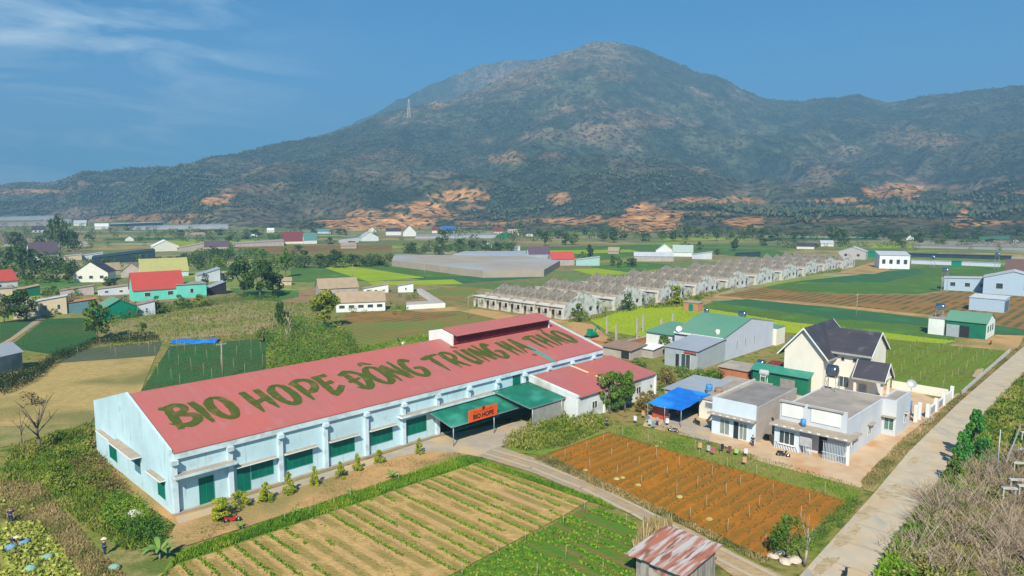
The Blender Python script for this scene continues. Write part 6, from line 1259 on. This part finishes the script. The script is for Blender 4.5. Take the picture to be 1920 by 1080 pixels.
# --- crops with height on the near fields
def rows(name, label, poly, along_u, spacing, step, h, m, jitter=.12, gap=.45, cat='crop', wd=.5, per=3):
    us = [((x-AX)*UX+(y-AY)*UY, -(x-AX)*UY+(y-AY)*UX) for x, y in poly]; u0, u1 = min(a for a, b in us), max(a for a, b in us); v0, v1 = min(b for a, b in us), max(b for a, b in us)
    A_, B_ = np.meshgrid(np.arange(v0, v1, spacing) if along_u else np.arange(u0, u1, spacing), np.arange(u0, u1, step) if along_u else np.arange(v0, v1, step), indexing='ij')
    a = A_.ravel()+RNG.normal(0, jitter, A_.size); b = B_.ravel()+RNG.uniform(-step/2, step/2, A_.size); U_, V_ = (b, a) if along_u else (a, b)
    x = AX+U_*UX-V_*UY; y = AY+U_*UY+V_*UX; rowid = A_.ravel(); k = inpoly(x, y, poly) & (fbm(x*.11+rowid*3.7, y*.11, 4) > gap); x, y = np.repeat(x[k], per), np.repeat(y[k], per); n = len(x)
    c = np.column_stack([x+RNG.normal(0, h*.35, n), y+RNG.normal(0, h*.35, n), RNG.uniform(.2, .8, n)*h+.12]); hh = h*RNG.uniform(.6, 1.3, n); a = RNG.normal(size=(n, 3)); a[:, 2] = np.abs(a[:, 2])+.7; a /= np.linalg.norm(a, axis=1)[:, None]; b = RNG.normal(size=(n, 3)); b -= (b*a).sum(1)[:, None]*a; b /= np.linalg.norm(b, axis=1)[:, None]
    a *= hh[:, None]*.6; b *= hh[:, None]*wd; co = np.stack([c-a, c-b, c+a, c+b], 1).reshape(-1, 3)
    return tag(link(name, fastmesh(name, co, 0, m, shade=RNG.random(n))), label, cat, kind='stuff')
FT = gp((895,869),(1105,940),(1060,966),(815,1095),(270,1095),(330,1062))
rows('crop_rows', 'thin green rows sprouting between the beds of the tan field', FT, False, 1.75, .07, .17, G_lush, .09, .42, per=3)
rows('crop_rows', 'withered stalks over the tan field', FT, False, .6, .5, .11, G_dry, .2, .5, per=2)
rows('crop_rows', 'green crop rows of the field in front of the plank shed', gp((1125,953),(1192,985),(1200,1010),(1180,1095),(820,1095),(1080,962)), False, .85, .17, .22, G_lush, .09, .40)
rows('crop_rows', 'low brownish plants on the red soil beds', gp((1140,814),(1022,858),(1443,1050),(1588,941)), True, 1.55, .22, .13, matleaf('seedling', (.10, .07, .02), (.16, .11, .03), (.14, .15, .03)), .22, .38)
rows('lettuce_rows', 'yellow-green lettuces in the field at the lower left', gp((0,985),(78,978),(165,1090),(-60,1090),(-60,985)), False, .55, .3, .28, matleaf('lettuce', (.16, .22, .03), (.34, .36, .06), (.44, .42, .12)), .1, .25, wd=.6, per=4)
rows('lettuce_rows', 'sparse lettuces left of the hall weeds', gp((0,905),(30,905),(70,960),(0,970)), False, 1.0, .35, .25, matleaf('lettuce', (0, 0, 0), (0, 0, 0)), .1, .45, wd=.6)
rows('crop_rows', 'dense green crop of the staked field', gp((1630,632),(1780,648),(1886,658),(1783,748),(1660,722),(1600,690)), True, .9, .5, .17, matleaf('crop_mid', (.09, .17, .015), (.15, .23, .02), (.22, .20, .04)), .12, .42, per=2)
rows('crop_rows', 'dark crop behind the hall', gp((318,650),(500,634),(498,700),(400,730),(258,745)), True, 1.0, .5, .16, matleaf('crop_dark', (.02, .09, .02), (.04, .14, .03), (.08, .17, .03)), .12, .4, per=2)
rows('crop_rows', 'dark crop beside the left village', gp((86,598),(182,596),(180,637),(118,668),(80,662),(15,652)), True, 1.0, .5, .16, matleaf('crop_dark', (0, 0, 0), (0, 0, 0)), .12, .4, per=2)
rows('crop_rows', 'bright lime crop beyond the building site', gp((1105,600),(1190,577),(1295,574),(1480,604),(1640,622),(1795,640),(1770,645),(1620,634),(1440,622),(1250,640),(1140,622)), False, 1.2, .7, .2, matleaf('crop_lime', (.26, .34, .012), (.36, .42, .015), (.42, .45, .02)), .15, .35, per=2)
rows('crop_rows', 'mid green crop beyond the lime field', gp((1310,574),(1340,567),(1440,580),(1560,598),(1790,616),(1790,640),(1640,622),(1480,604)), False, 1.3, .8, .16, matleaf('crop_mid', (0, 0, 0), (0, 0, 0)), .15, .42, per=2)
# ================================================================ stakes, poles, people, vehicles, small things
stakem = mat('stake_wood', (.40, .34, .22), (.32, .27, .17), 2)
proto = {}
def stakes(poly, n, h, label, group, sp=3.4, along=True):
    us = [((x-AX)*UX+(y-AY)*UY, -(x-AX)*UY+(y-AY)*UX) for x, y in poly]; u0, u1 = min(a for a, b in us), max(a for a, b in us); v0, v1 = min(b for a, b in us), max(b for a, b in us); pts = []
    u = u0+sp/2
    while u < u1:
        v = v0+sp/2
        while v < v1:
            p = P(u+random.uniform(-.5, .5), v+random.uniform(-.5, .5)); 
            if inpoly(np.array([p.x]), np.array([p.y]), poly)[0]: pts.append(p)
            v += sp
        u += sp
    random.shuffle(pts)
    me = proto.setdefault(h, MB().cyl((0, 0, 0), (0, 0, h), .036, .026, 6).build('stake', stakem)); first = not me.get('used')
    for p in pts[:n]:
        o = me if first else me.copy()
        if not first: COL.objects.link(o)
        first = False; me['used'] = 1; o.location = p; o.rotation_euler = (random.uniform(-.06, .06), random.uniform(-.06, .06), 0)
        if 'kind' in o: del o['kind']
        tag(o, label, 'stake', group)
stakes(gp((1140,814),(1022,858),(1443,1050),(1588,941)), 60, 1.7, 'thin pale wooden stake standing in the red-brown ploughed field', 'stakes in the red-brown field', 4.2)
stakes(gp((1640,640),(1780,650),(1880,660),(1783,745),(1665,718)), 80, 2.4, 'pale thin pole standing in the green field behind the cream villa', 'poles in the green field behind the villa', 4.6)
stakes(gp((150,655),(500,628),(498,700),(400,728),(262,742),(290,670),(120,680)), 44, 3.0, 'pale pole standing in the dark green field behind the hall', 'poles in the dark field behind the hall', 6.2)
stakes(gp((1125,953),(1192,985),(1200,1010),(1180,1095),(820,1095),(1080,962)), 16, 1.6, 'short pale stake in the green rows left of the plank shed', 'stakes in the green rows by the plank shed', 4.6)
stakes(gp((350,1050),(600,955),(860,866),(893,866),(600,962),(350,1060)), 8, 1.3, 'short stake on the grass bank of the tan field', 'stakes on the grass bank', 3)
stakes(gp((300,1000),(420,962),(420,970),(310,1010)), 0, 1.4, '', '', 3) if False else None
for o in list(COL.objects):
    if 'used' in o: del o['used']
def pole(label, px, yb, h, arms=1, r=.16, m=None):
    T = thing('utility_pole', label, 'pole', G(px, yb), ROT); MB().cyl((0, 0, 0), (0, 0, h), r, r*.6, 8).build('shaft', m or palebark, T)
    if arms:
        c = MB().box(-1.0, 1.0, -.06, .06, h-.6, h-.45); 
        for x in (-.85, -.3, .3, .85): c.cyl((x, 0, h-.45), (x, 0, h-.25), .05, n=6)
        c.build('crossarm', conc, T)
    return T
pole('concrete utility pole rising behind the long hall roof', 418, 712, 7.6); pole('pale utility pole by the lime and green strips, left', 662, 524, 7, 0); pole('pale utility pole by the lime and green strips, right', 796, 521, 7, 0); pole('thin utility pole in the brown field on the right', 1605, 600, 8, 1, .1)
pole('thin utility pole behind the hall near the long orange lane', 878, 598, 7, 1, .1); pole('grey utility pole at the right edge above the thicket', 1868, 900, 6.5, 0, .1, galv)
def water_tower(label, px, yb, h): c = G(px, yb); return water_tank(label, 0, 0, 0, 1.0, 2.2, h, loc=c)
water_tower('tank on a dark tower left of the pale blue warehouses', 1770, 548, 7.5); water_tower('tank on a lattice tower at the end of the pale wall', 1868, 506, 7.0); water_tower('small tank on stand before the pale boundary wall', 1748, 502, 4.5)
def tower(label, px, yb, h):
    # lattice mast standing on the slope
    a, _ = azel(px, 400); i = int(np.argmin(np.abs(np.linspace(A0, A1, 940)-a))); j = int(np.argmin(np.abs(M1['py'][i]-yb))); p = Vector((M1['X'][i, j], M1['Y'][i, j], M1['Z'][i, j]-1))
    b = MB()
    for sx in (-1, 1):
        for sy in (-1, 1): b.bar((sx*h*.09, sy*h*.09, 0), (sx*h*.02, sy*h*.02, h), h*.018)
    for k in range(8):
        z0 = h*k/8; z1 = h*(k+1)/8; w0 = h*(.09-.07*k/8); w1 = h*(.09-.07*(k+1)/8)
        for s in (-1, 1): b.bar((-w0, s*w0, z0), (w1, s*w1, z1), h*.012).bar((s*w0, w0, z0), (s*w1, -w1, z1), h*.012)
    T = b.build('transmission_mast', mat('mast_red_white', (.7, .62, .58), (.6, .4, .36), .05), None, p); return tag(T, label, 'mast')
tower('red and white lattice mast on the left shoulder of the mountain', 771, 226, 64)
# ---- people
skin = mat('skin', (.45, .27, .18)); navy = mat('navy_cloth', (.02, .03, .09), (.03, .04, .11), 8); straw = mat('straw', (.72, .58, .38), (.6, .48, .3), 8)
def person(label, loc, rot, pose='stand', cloth=None, hat='cone', legs=None):
    T = thing('person', label, 'person', loc, rot)
    bend = {'stand': 0, 'stoop': 1, 'sit': 2}[pose]
    if bend == 0: J = dict(pel=(0, 0, .92), ch=(0, .02, 1.30), nk=(0, .02, 1.46), hd=(0, .0, 1.64), sh=.19, sz=1.38, el=(.27, .02, 1.10), wr=(.26, -.16, .92), kn=(.10, -.02, .50), an=(.11, .03, .08), to=(.11, -.12, .04))
    elif bend == 1: J = dict(pel=(0, .10, .80), ch=(0, -.28, .98), nk=(0, -.42, 1.0), hd=(0, -.56, 1.0), sh=.19, sz=.94, el=(.24, -.36, .66), wr=(.16, -.46, .38), kn=(.13, -.04, .46), an=(.13, .08, .08), to=(.13, -.08, .04))
    else: J = dict(pel=(0, 0, .45), ch=(0, -.05, .85), nk=(0, -.05, 1.0), hd=(0, -.08, 1.16), sh=.19, sz=.92, el=(.26, -.12, .66), wr=(.2, -.34, .58), kn=(.14, -.42, .50), an=(.14, -.40, .08), to=(.14, -.54, .04))
    V_ = [J['pel'], J['ch'], J['nk'], J['hd']]; R_ = [.14, .16, .06, .095]; E = [(0, 1), (1, 2), (2, 3)]
    for s in (-1, 1):
        i = len(V_); nm = [(s*J['sh'], J['ch'][1], J['sz']), (s*J['el'][0],)+J['el'][1:], (s*J['wr'][0],)+J['wr'][1:]]; V_ += nm; R_ += [.065, .048, .035]; E += [(1, i), (i, i+1), (i+1, i+2)]
        w_ = Vector(nm[2]); d = (w_-Vector(nm[1])).normalized()
        for f in range(5):
            o = Vector(((f-2)*.018, 0, 0)) if f else Vector((-s*.04, -.02, .02)); V_.append(tuple(w_+d*(.16 if f else .09)+o)); R_.append(.011); E.append((i+2, len(V_)-1))
        i = len(V_); V_ += [(s*.09, J['pel'][1], J['pel'][2]-.06), (s*J['kn'][0],)+J['kn'][1:], (s*J['an'][0],)+J['an'][1:], (s*J['to'][0],)+J['to'][1:]]; R_ += [.10, .065, .045, .04]; E += [(0, i), (i, i+1), (i+1, i+2), (i+2, i+3)]
    def skinned(name, idx, grow, m):
        mp_ = {k: q for q, k in enumerate(idx)}; me = bpy.data.meshes.new(name); me.from_pydata([V_[k] for k in idx], [(mp_[a], mp_[b]) for a, b in E if a in mp_ and b in mp_], []); me.materials.append(m)
        o = bpy.data.objects.new(name, me); COL.objects.link(o); o.parent = T; md = o.modifiers.new('skin', 'SKIN')
        if not me.skin_vertices: me.attributes  # created with the modifier's evaluation
        bpy.context.view_layer.objects.active = o
        lay = me.skin_vertices[0] if len(me.skin_vertices) else None
        if lay:
            for q, k in enumerate(idx): r = R_[k]*grow; lay.data[q].radius = (r, r); lay.data[q].use_root = (k == idx[0])
        su = o.modifiers.new('sub', 'SUBSURF'); su.levels = su.render_levels = 1; return o
    allv = list(range(len(V_))); nL = 8
    # layout: 0-3 torso, then per side: 3 arm, 5 fingers, 4 leg
    a0, a1 = 4, 16; cl_ = [0, 1, 4, 5, 16, 17]; lg = [0, 12, 13, 14, 24, 25, 26]
    skinned('body', allv, 1.0, skin); skinned('shirt', cl_+[2][:0], 1.22, cloth or navy); skinned('trousers', lg, 1.2, legs or navy)
    hd = Vector(J['hd']); f = MB(); f.lathe([(0, -.13), (.05, -.12), (.085, -.05), (.095, .02), (.08, .10), (.04, .135), (0, .14)], hd, 12); f.box(hd.x-.015, hd.x+.015, hd.y-.115, hd.y-.085, hd.z-.03, hd.z+.02)
    f.build('face', skin, T)
    if hat == 'cone': MB().lathe([(.30, .06), (.16, .15), (0, .26), (0, .25), (.15, .13), (.29, .05)], hd, 16).build('conical_hat', straw, T)
    else: MB().lathe([(.10, .02), (.105, .06), (.08, .13), (0, .16)], hd+Vector((0, .015, 0)), 12).build('hair', mat('black_hair', (.02, .015, .01)), T)
    return T
person('farm worker in dark blue clothes and straw conical hat standing near the brambles', G(197, 1041), 2.6)
person('stooping worker in dark blue picking lettuce among the pale net sacks', G(26, 1024), 1.2, 'stoop'); person('figure in dark blue standing at the far edge of the lettuce field', G(21, 980), .5, 'stand', hat='hair')
person('person in dark clothes behind the hall beside the small white heap', G(746, 642), .5, 'stand', hat='hair'); person('person in dark clothes standing at the yard corner of the narrow house', G(1411, 838), -.6, 'stand', mat('charcoal_cloth', (.04, .04, .05)), 'hair')
person('person in a red shirt sitting under the blue tarpaulin edge', G(1270, 783), -.4, 'sit', mat('red_cloth', (.5, .06, .04)), 'hair'); person('person in grey standing among the drying laundry left of the tarpaulin', G(1232, 800), 0, 'stand', mat('grey_cloth', (.35, .35, .38)), 'hair'); person('person in dark coat by the gate on the courtyard beside the weeds', G(1137, 803), .3, 'stand', mat('charcoal_cloth', (1, 1, 1)), 'hair')
# net sacks of picked lettuce
def sack(label, loc, s, m):
    b = MB(); r = random.Random(s); n = 10; rings = []
    b.lathe([(0, 0), (.42, .02), (.55, .18), (.5, .36), (.3, .48), (.08, .55), (0, .56)], (0, 0, 0), 12); 
    for i, v in enumerate(b.v): b.v[i] = (v[0]*1.0+r.uniform(-.04, .04), v[1]+r.uniform(-.04, .04), v[2]+r.uniform(-.02, .02))
    return tag(b.build('net_sack', m, None, loc, r.uniform(0, 3)), label, 'sack', 'net sacks of picked lettuce')
sk = mat('pale_net_sack', (.25, .40, .32), (.16, .30, .2), 5); sk2 = mat('blue_net_sack', (.08, .2, .38), (.2, .35, .45), 4)
sack('pale green net sack right of the stooping worker', G(46, 1020), 1, sk2); sack('dark blue net sack at the stooping worker feet', G(20, 1030), 2, sk2); sack('pale net sack nearest the worker in the conical hat', G(90, 1048), 3, sk); sack('pale net sack closest to the bottom edge', G(58, 1070), 4, sk); sack('small teal net bag on the grass by the bottom edge', G(215, 1068), 5, sk)
tag(MB().lathe([(0, 0), (1.1, 0), (.9, .5), (.4, .9), (0, 1.0)], (0, 0, 0), 9).build('plastic_heap', mat('white_sheeting', (.7, .68, .64), (.5, .45, .4), 2, bump=.5), None, G(252, 972), .4), 'crumpled white plastic sheet heap on the bank at the hall corner', 'heap')
tag(MB().lathe([(0, 0), (.9, 0), (.7, .4), (0, .6)], (0, 0, 0), 9).build('white_heap', white, None, G(757, 645)), 'small white heap beside the person behind the hall', 'heap')
b = MB(); nseg = 12
for i in range(nseg):
    t0, t1 = i/nseg, (i+1)/nseg
    for j, (ya, yb_) in enumerate(((0, 1.8), (1.8, 3.4), (3.4, 5.4))): z = lambda t, y: .12+.55*math.sin(math.pi*min(y/5.4, 1))+.08*math.sin(t*19+y*3); b.face([(t0*11, ya*.8+.5*math.sin(t0*9), z(t0, ya)), (t1*11, ya*.8+.5*math.sin(t1*9), z(t1, ya)), (t1*11, yb_*.8+.5*math.sin(t1*9), z(t1, yb_)), (t0*11, yb_*.8+.5*math.sin(t0*9), z(t0, yb_))], 0, True)
tag(b.build('blue_cover', tb, None, G(318, 645), .05), 'bright blue plastic cover lying over a heap in the field behind the hall', 'cover')
# ---- motorbikes
def motorbike(label, loc, rot, col):
    T = thing('motorbike', label, 'motorbike', loc, rot, 'motorbikes parked around the houses'); blk_ = mat('tyre_black', (.02, .02, .02)); pt = mat('bike_'+col[0], col[1], None, 2, .35)
    for x in (-.62, .62):
        w_ = MB(); pr_ = [(.22, -.045), (.29, -.05), (.305, 0), (.29, .05), (.22, .045), (.22, -.045)]; w_.lathe(pr_, (x, 0, .3), 18, 0, 'y'); o = w_.build('wheel', blk_, T); h_ = MB(); h_.lathe([(0, -.03), (.21, -.012), (.21, .012), (0, .03)], (x, 0, .3), 12, 0, 'y'); h_.build('rim', steel, o)
    MB().prism([(-.75, .52), (-.3, .48), (-.1, .30), (.25, .30), (.42, .75), (.36, .95), (.28, .95), (.15, .55), (-.1, .62), (-.8, .75)], -.12, .12, 'y').build('body', pt, T)
    MB().box(-.72, .05, -.13, .13, .70, .80).build('seat', blk_, T); MB().bar((.62, 0, .3), (.36, 0, .95), .06).bar((.34, -.34, 1.02), (.34, .34, 1.02), .04).build('fork', steel, T); MB().lathe([(0, -.02), (.09, 0), (.07, .09), (0, .1)], (.42, 0, .9), 10, 0, 'x').build('headlight', glass, T)
    MB().box(-.35, .2, .13, .2, .22, .34).build('exhaust', steel, T); return T
motorbike('black scooter parked before the striped veranda base of the corner house', G(1468, 857), -.5, ('black', (.03, .03, .035))); motorbike('dark scooter by the left corner of the narrow house', G(1306, 797), 1.9, ('brown', (.06, .04, .03))); motorbike('grey scooter lying nearest the weeds in the cluttered yard', G(1262, 812), 2.4, ('grey', (.3, .3, .33))); motorbike('bright red motorbike parked between shrubs before the hall', G(436, 980), .3, ('red', (.55, .02, .02)))
motorbike('teal scooter beside the white veranda pillar', G(1580, 868), 1.9, ('teal', (.02, .15, .2))); motorbike('orange-red bike parked by the green farm shed', G(1858, 646), .8, ('orange', (.6, .1, .02))); motorbike('scooter at the bottom edge of the concrete road', G(1585, 1086), 1.0, ('dark', (.03, .03, .04)))
tag(MB().cyl((0, 0, 0), (0, 0, .9), .4, .35, 10).build('rubbish_bin', darkin, None, G(1437, 826)), 'dark bin at the foot of the gap between the two pale houses', 'bin')
# ---- laundry lines
def cloth(label, px, yb, col, h=.75, w_=.5, z=.6, group='clothes drying at the yard edge'):
    g_ = sum(col)/3; col = tuple(.6*c+.4*g_*.9 for c in col); b = MB(); n = 5
    for i in range(n): x0, x1 = i*w_/n, (i+1)*w_/n; d0, d1 = .05*math.sin(i*2.2), .05*math.sin((i+1)*2.2); b.face([(x0, d0, 0), (x1, d1, 0), (x1, 0, h), (x0, 0, h)], 0, True)
    p = G(px, yb); p.z = z; o = b.build('garment', mat('cloth_%d_%d_%d' % tuple(int(c*99) for c in col), col), None, p, random.uniform(-.6, .1)); return tag(o, label, 'garment', group)
for lb, px, yb, c in [('yellow-orange cloth hanging at the left end of the drying line', 1309, 847, (.75, .35, .05)), ('pale violet garment drying second from the left', 1325, 852, (.5, .45, .55)), ('red garment drying beside the pale violet one', 1333, 856, (.6, .06, .07)), ('black garment in the middle of the drying line', 1350, 850, (.03, .03, .05)), ('maroon garment right of the black one', 1364, 854, (.25, .04, .07)), ('lime green cloth spread near the line end', 1377, 857, (.4, .7, .12)), ('white cloth at the right end of the line', 1395, 858, (.75, .72, .7)), ('orange cloth drying low by the field hedge', 1392, 875, (.75, .3, .12)),
 ('blue garment in the clutter left of the tarpaulin', 1212, 795, (.08, .2, .5)), ('orange garment in the clutter left of the tarpaulin', 1203, 785, (.8, .3, .06)), ('white shirt hanging left in the clutter', 1188, 795, (.75, .75, .75)), ('violet shirt hanging near the tarpaulin corner', 1233, 780, (.4, .3, .5)), ('teal cloth hanging low in the clutter', 1222, 806, (.1, .35, .38)), ('pink cloth hanging near the sitting person', 1250, 790, (.7, .3, .35)), ('bright orange cloth near the violet shirt', 1225, 780, (.8, .28, .05)), ('white sheet hanging right in the clutter', 1248, 800, (.75, .74, .72)), ('pale blue cloth over the clutter middle', 1215, 802, (.4, .55, .7)), ('red cloth beside the tarpaulin side sheet', 1240, 787, (.6, .1, .05))]: cloth(lb, px, yb, c)
T = thing('drying_line', 'wire drying line on thin posts along the yard edge', 'clothes line', (0, 0, 0)); pts = [G(1303, 847), G(1350, 852), G(1402, 864), G(1440, 880)]
for p in pts: MB().cyl(p, p+Vector((0, 0, 1.7)), .03, n=5).build('post', stakem, T)
b = MB()
for a, c in zip(pts, pts[1:]): b.bar(a+Vector((0, 0, 1.62)), c+Vector((0, 0, 1.62)), .02)
b.build('wire', galv, T)
# boulders by the junction, sacks on the field, clods
def rock(label, loc, s, m, grp=None, cat='rock'):
    b = MB(); r = random.Random(int(s*1000)+int(loc.x*10)); b.lathe([(0, 0), (.8, 0), (1, .3), (.85, .7), (.4, .95), (0, 1)], (0, 0, 0), 8); b.v = [(v[0]*s*r.uniform(.8, 1.15), v[1]*s*r.uniform(.8, 1.15), v[2]*s*.7) for v in b.v]; b.sm = [False]*len(b.sm)
    return tag(b.build('rock' if cat == 'rock' else 'bundle', m, None, loc, r.uniform(0, 3)), label, cat, grp)
rk = mat('pale_rock', (.60, .50, .40), (.5, .42, .34), 1.5, bump=.3)
for lb, px, yb, s in [('left boulder of the pale heap at the path junction', 1450, 1045, .6), ('flat boulder behind the pale heap', 1462, 1038, .5), ('front boulder of the pale heap', 1472, 1056, .65), ('square boulder at the right of the pale heap', 1490, 1053, .7), ('small stone between the junction boulders', 1480, 1046, .35)]: rock(lb, G(px, yb), s, rk, 'boulders at the path junction')
yb_ = mat('yellow_bundle', (.45, .38, .14), (.36, .28, .1), 3)
for lb, px, yb, s in [('yellow bundle at the left field corner', 1098, 883, .35), ('yellow-green bundle by the path edge of the brown field', 1156, 899, .4), ('pale bundle right of the yellow-green one', 1168, 897, .35), ('long pale bundle at the middle of the field edge', 1197, 911, .4), ('yellow bundle inside the brown field edge', 1275, 933, .42), ('pale bundle low on the field edge near the path', 1330, 975, .4), ('pale bundle on the upper edge of the brown field', 1232, 838, .35), ('second pale bundle on the upper field edge', 1240, 830, .3)]: rock(lb, G(px, yb), s, yb_, 'bundles around the brown field', 'bundle')
# edge kerb of slabs and concrete frames behind the thicket on the right
slabm = mat('white_slab', (.50, .48, .44), (.36, .35, .32), .8)
for i, (px, yb, L_) in enumerate([(1912, 800, 2.2), (1906, 833, 2.6), (1897, 860, 2.4), (1890, 893, 1.8), (1876, 910, 1.6), (1906, 905, 1.3)]):
    tag(MB().box(0, L_, -.25, .25, 1.8, 1.95).box(.1, .25, -.1, .1, 0, 1.8).box(L_-.25, L_-.1, -.1, .1, 0, 1.8).build('concrete_frame', slabm, None, G(px, yb+34), -.15), '%s white concrete crossbar from the top at the right edge' % ORD[i], 'frame', 'white concrete frames at the right edge')
tag(MB().bar(tuple(G(1885, 890)+Vector((0, 0, 1.6))), tuple(G(1912, 820)+Vector((0, 0, 1.9))), .14).build('rail', galv, None), 'sloping grey rail joining the white concrete crossbars', 'rail')
# white netting fence along the staked field by the road
T = thing('net_fence', 'low pale net fence along the road beside the staked green field', 'fence', (0, 0, 0)); pa, pb = Vector(P(117, -50.6)), Vector(P(168, -49.8)); n = 16
for i in range(n+1): p = pa.lerp(pb, i/n); MB().cyl(p, p+Vector((0, 0, 1.2)), .04, n=5).build('post', stakem, T)
b = MB()
for k in range(5): b.bar(pa+Vector((0, 0, .2+k*.22)), pb+Vector((0, 0, .2+k*.22)), .03)
for i in range(120): p = pa.lerp(pb, i/120); b.bar(p+Vector((0, 0, .1)), p+Vector((0, 0, 1.15)), .025)
b.build('net', mat('pale_net', (.6, .62, .6)), T)
# ================================================================ haze: the air between here and the mountain
if HAZE:
    hm = bpy.data.materials.new('haze_air'); hm.use_nodes = True; nt = hm.node_tree; nt.nodes.clear()
    o = N(nt, 'ShaderNodeOutputMaterial'); v = N(nt, 'ShaderNodeVolumePrincipled'); v.inputs['Color'].default_value = (.33, .66, 1.0, 1); v.inputs['Density'].default_value = HAZE_D; v.inputs['Anisotropy'].default_value = 0.0
    nt.links.new(v.outputs[0], o.inputs['Volume'])
    hb = MB().box(-6500, 6500, -460, 7500, -3, 1050).build('haze', hm); tag(hb, 'thin blue haze filling the valley air', 'haze', kind='stuff')
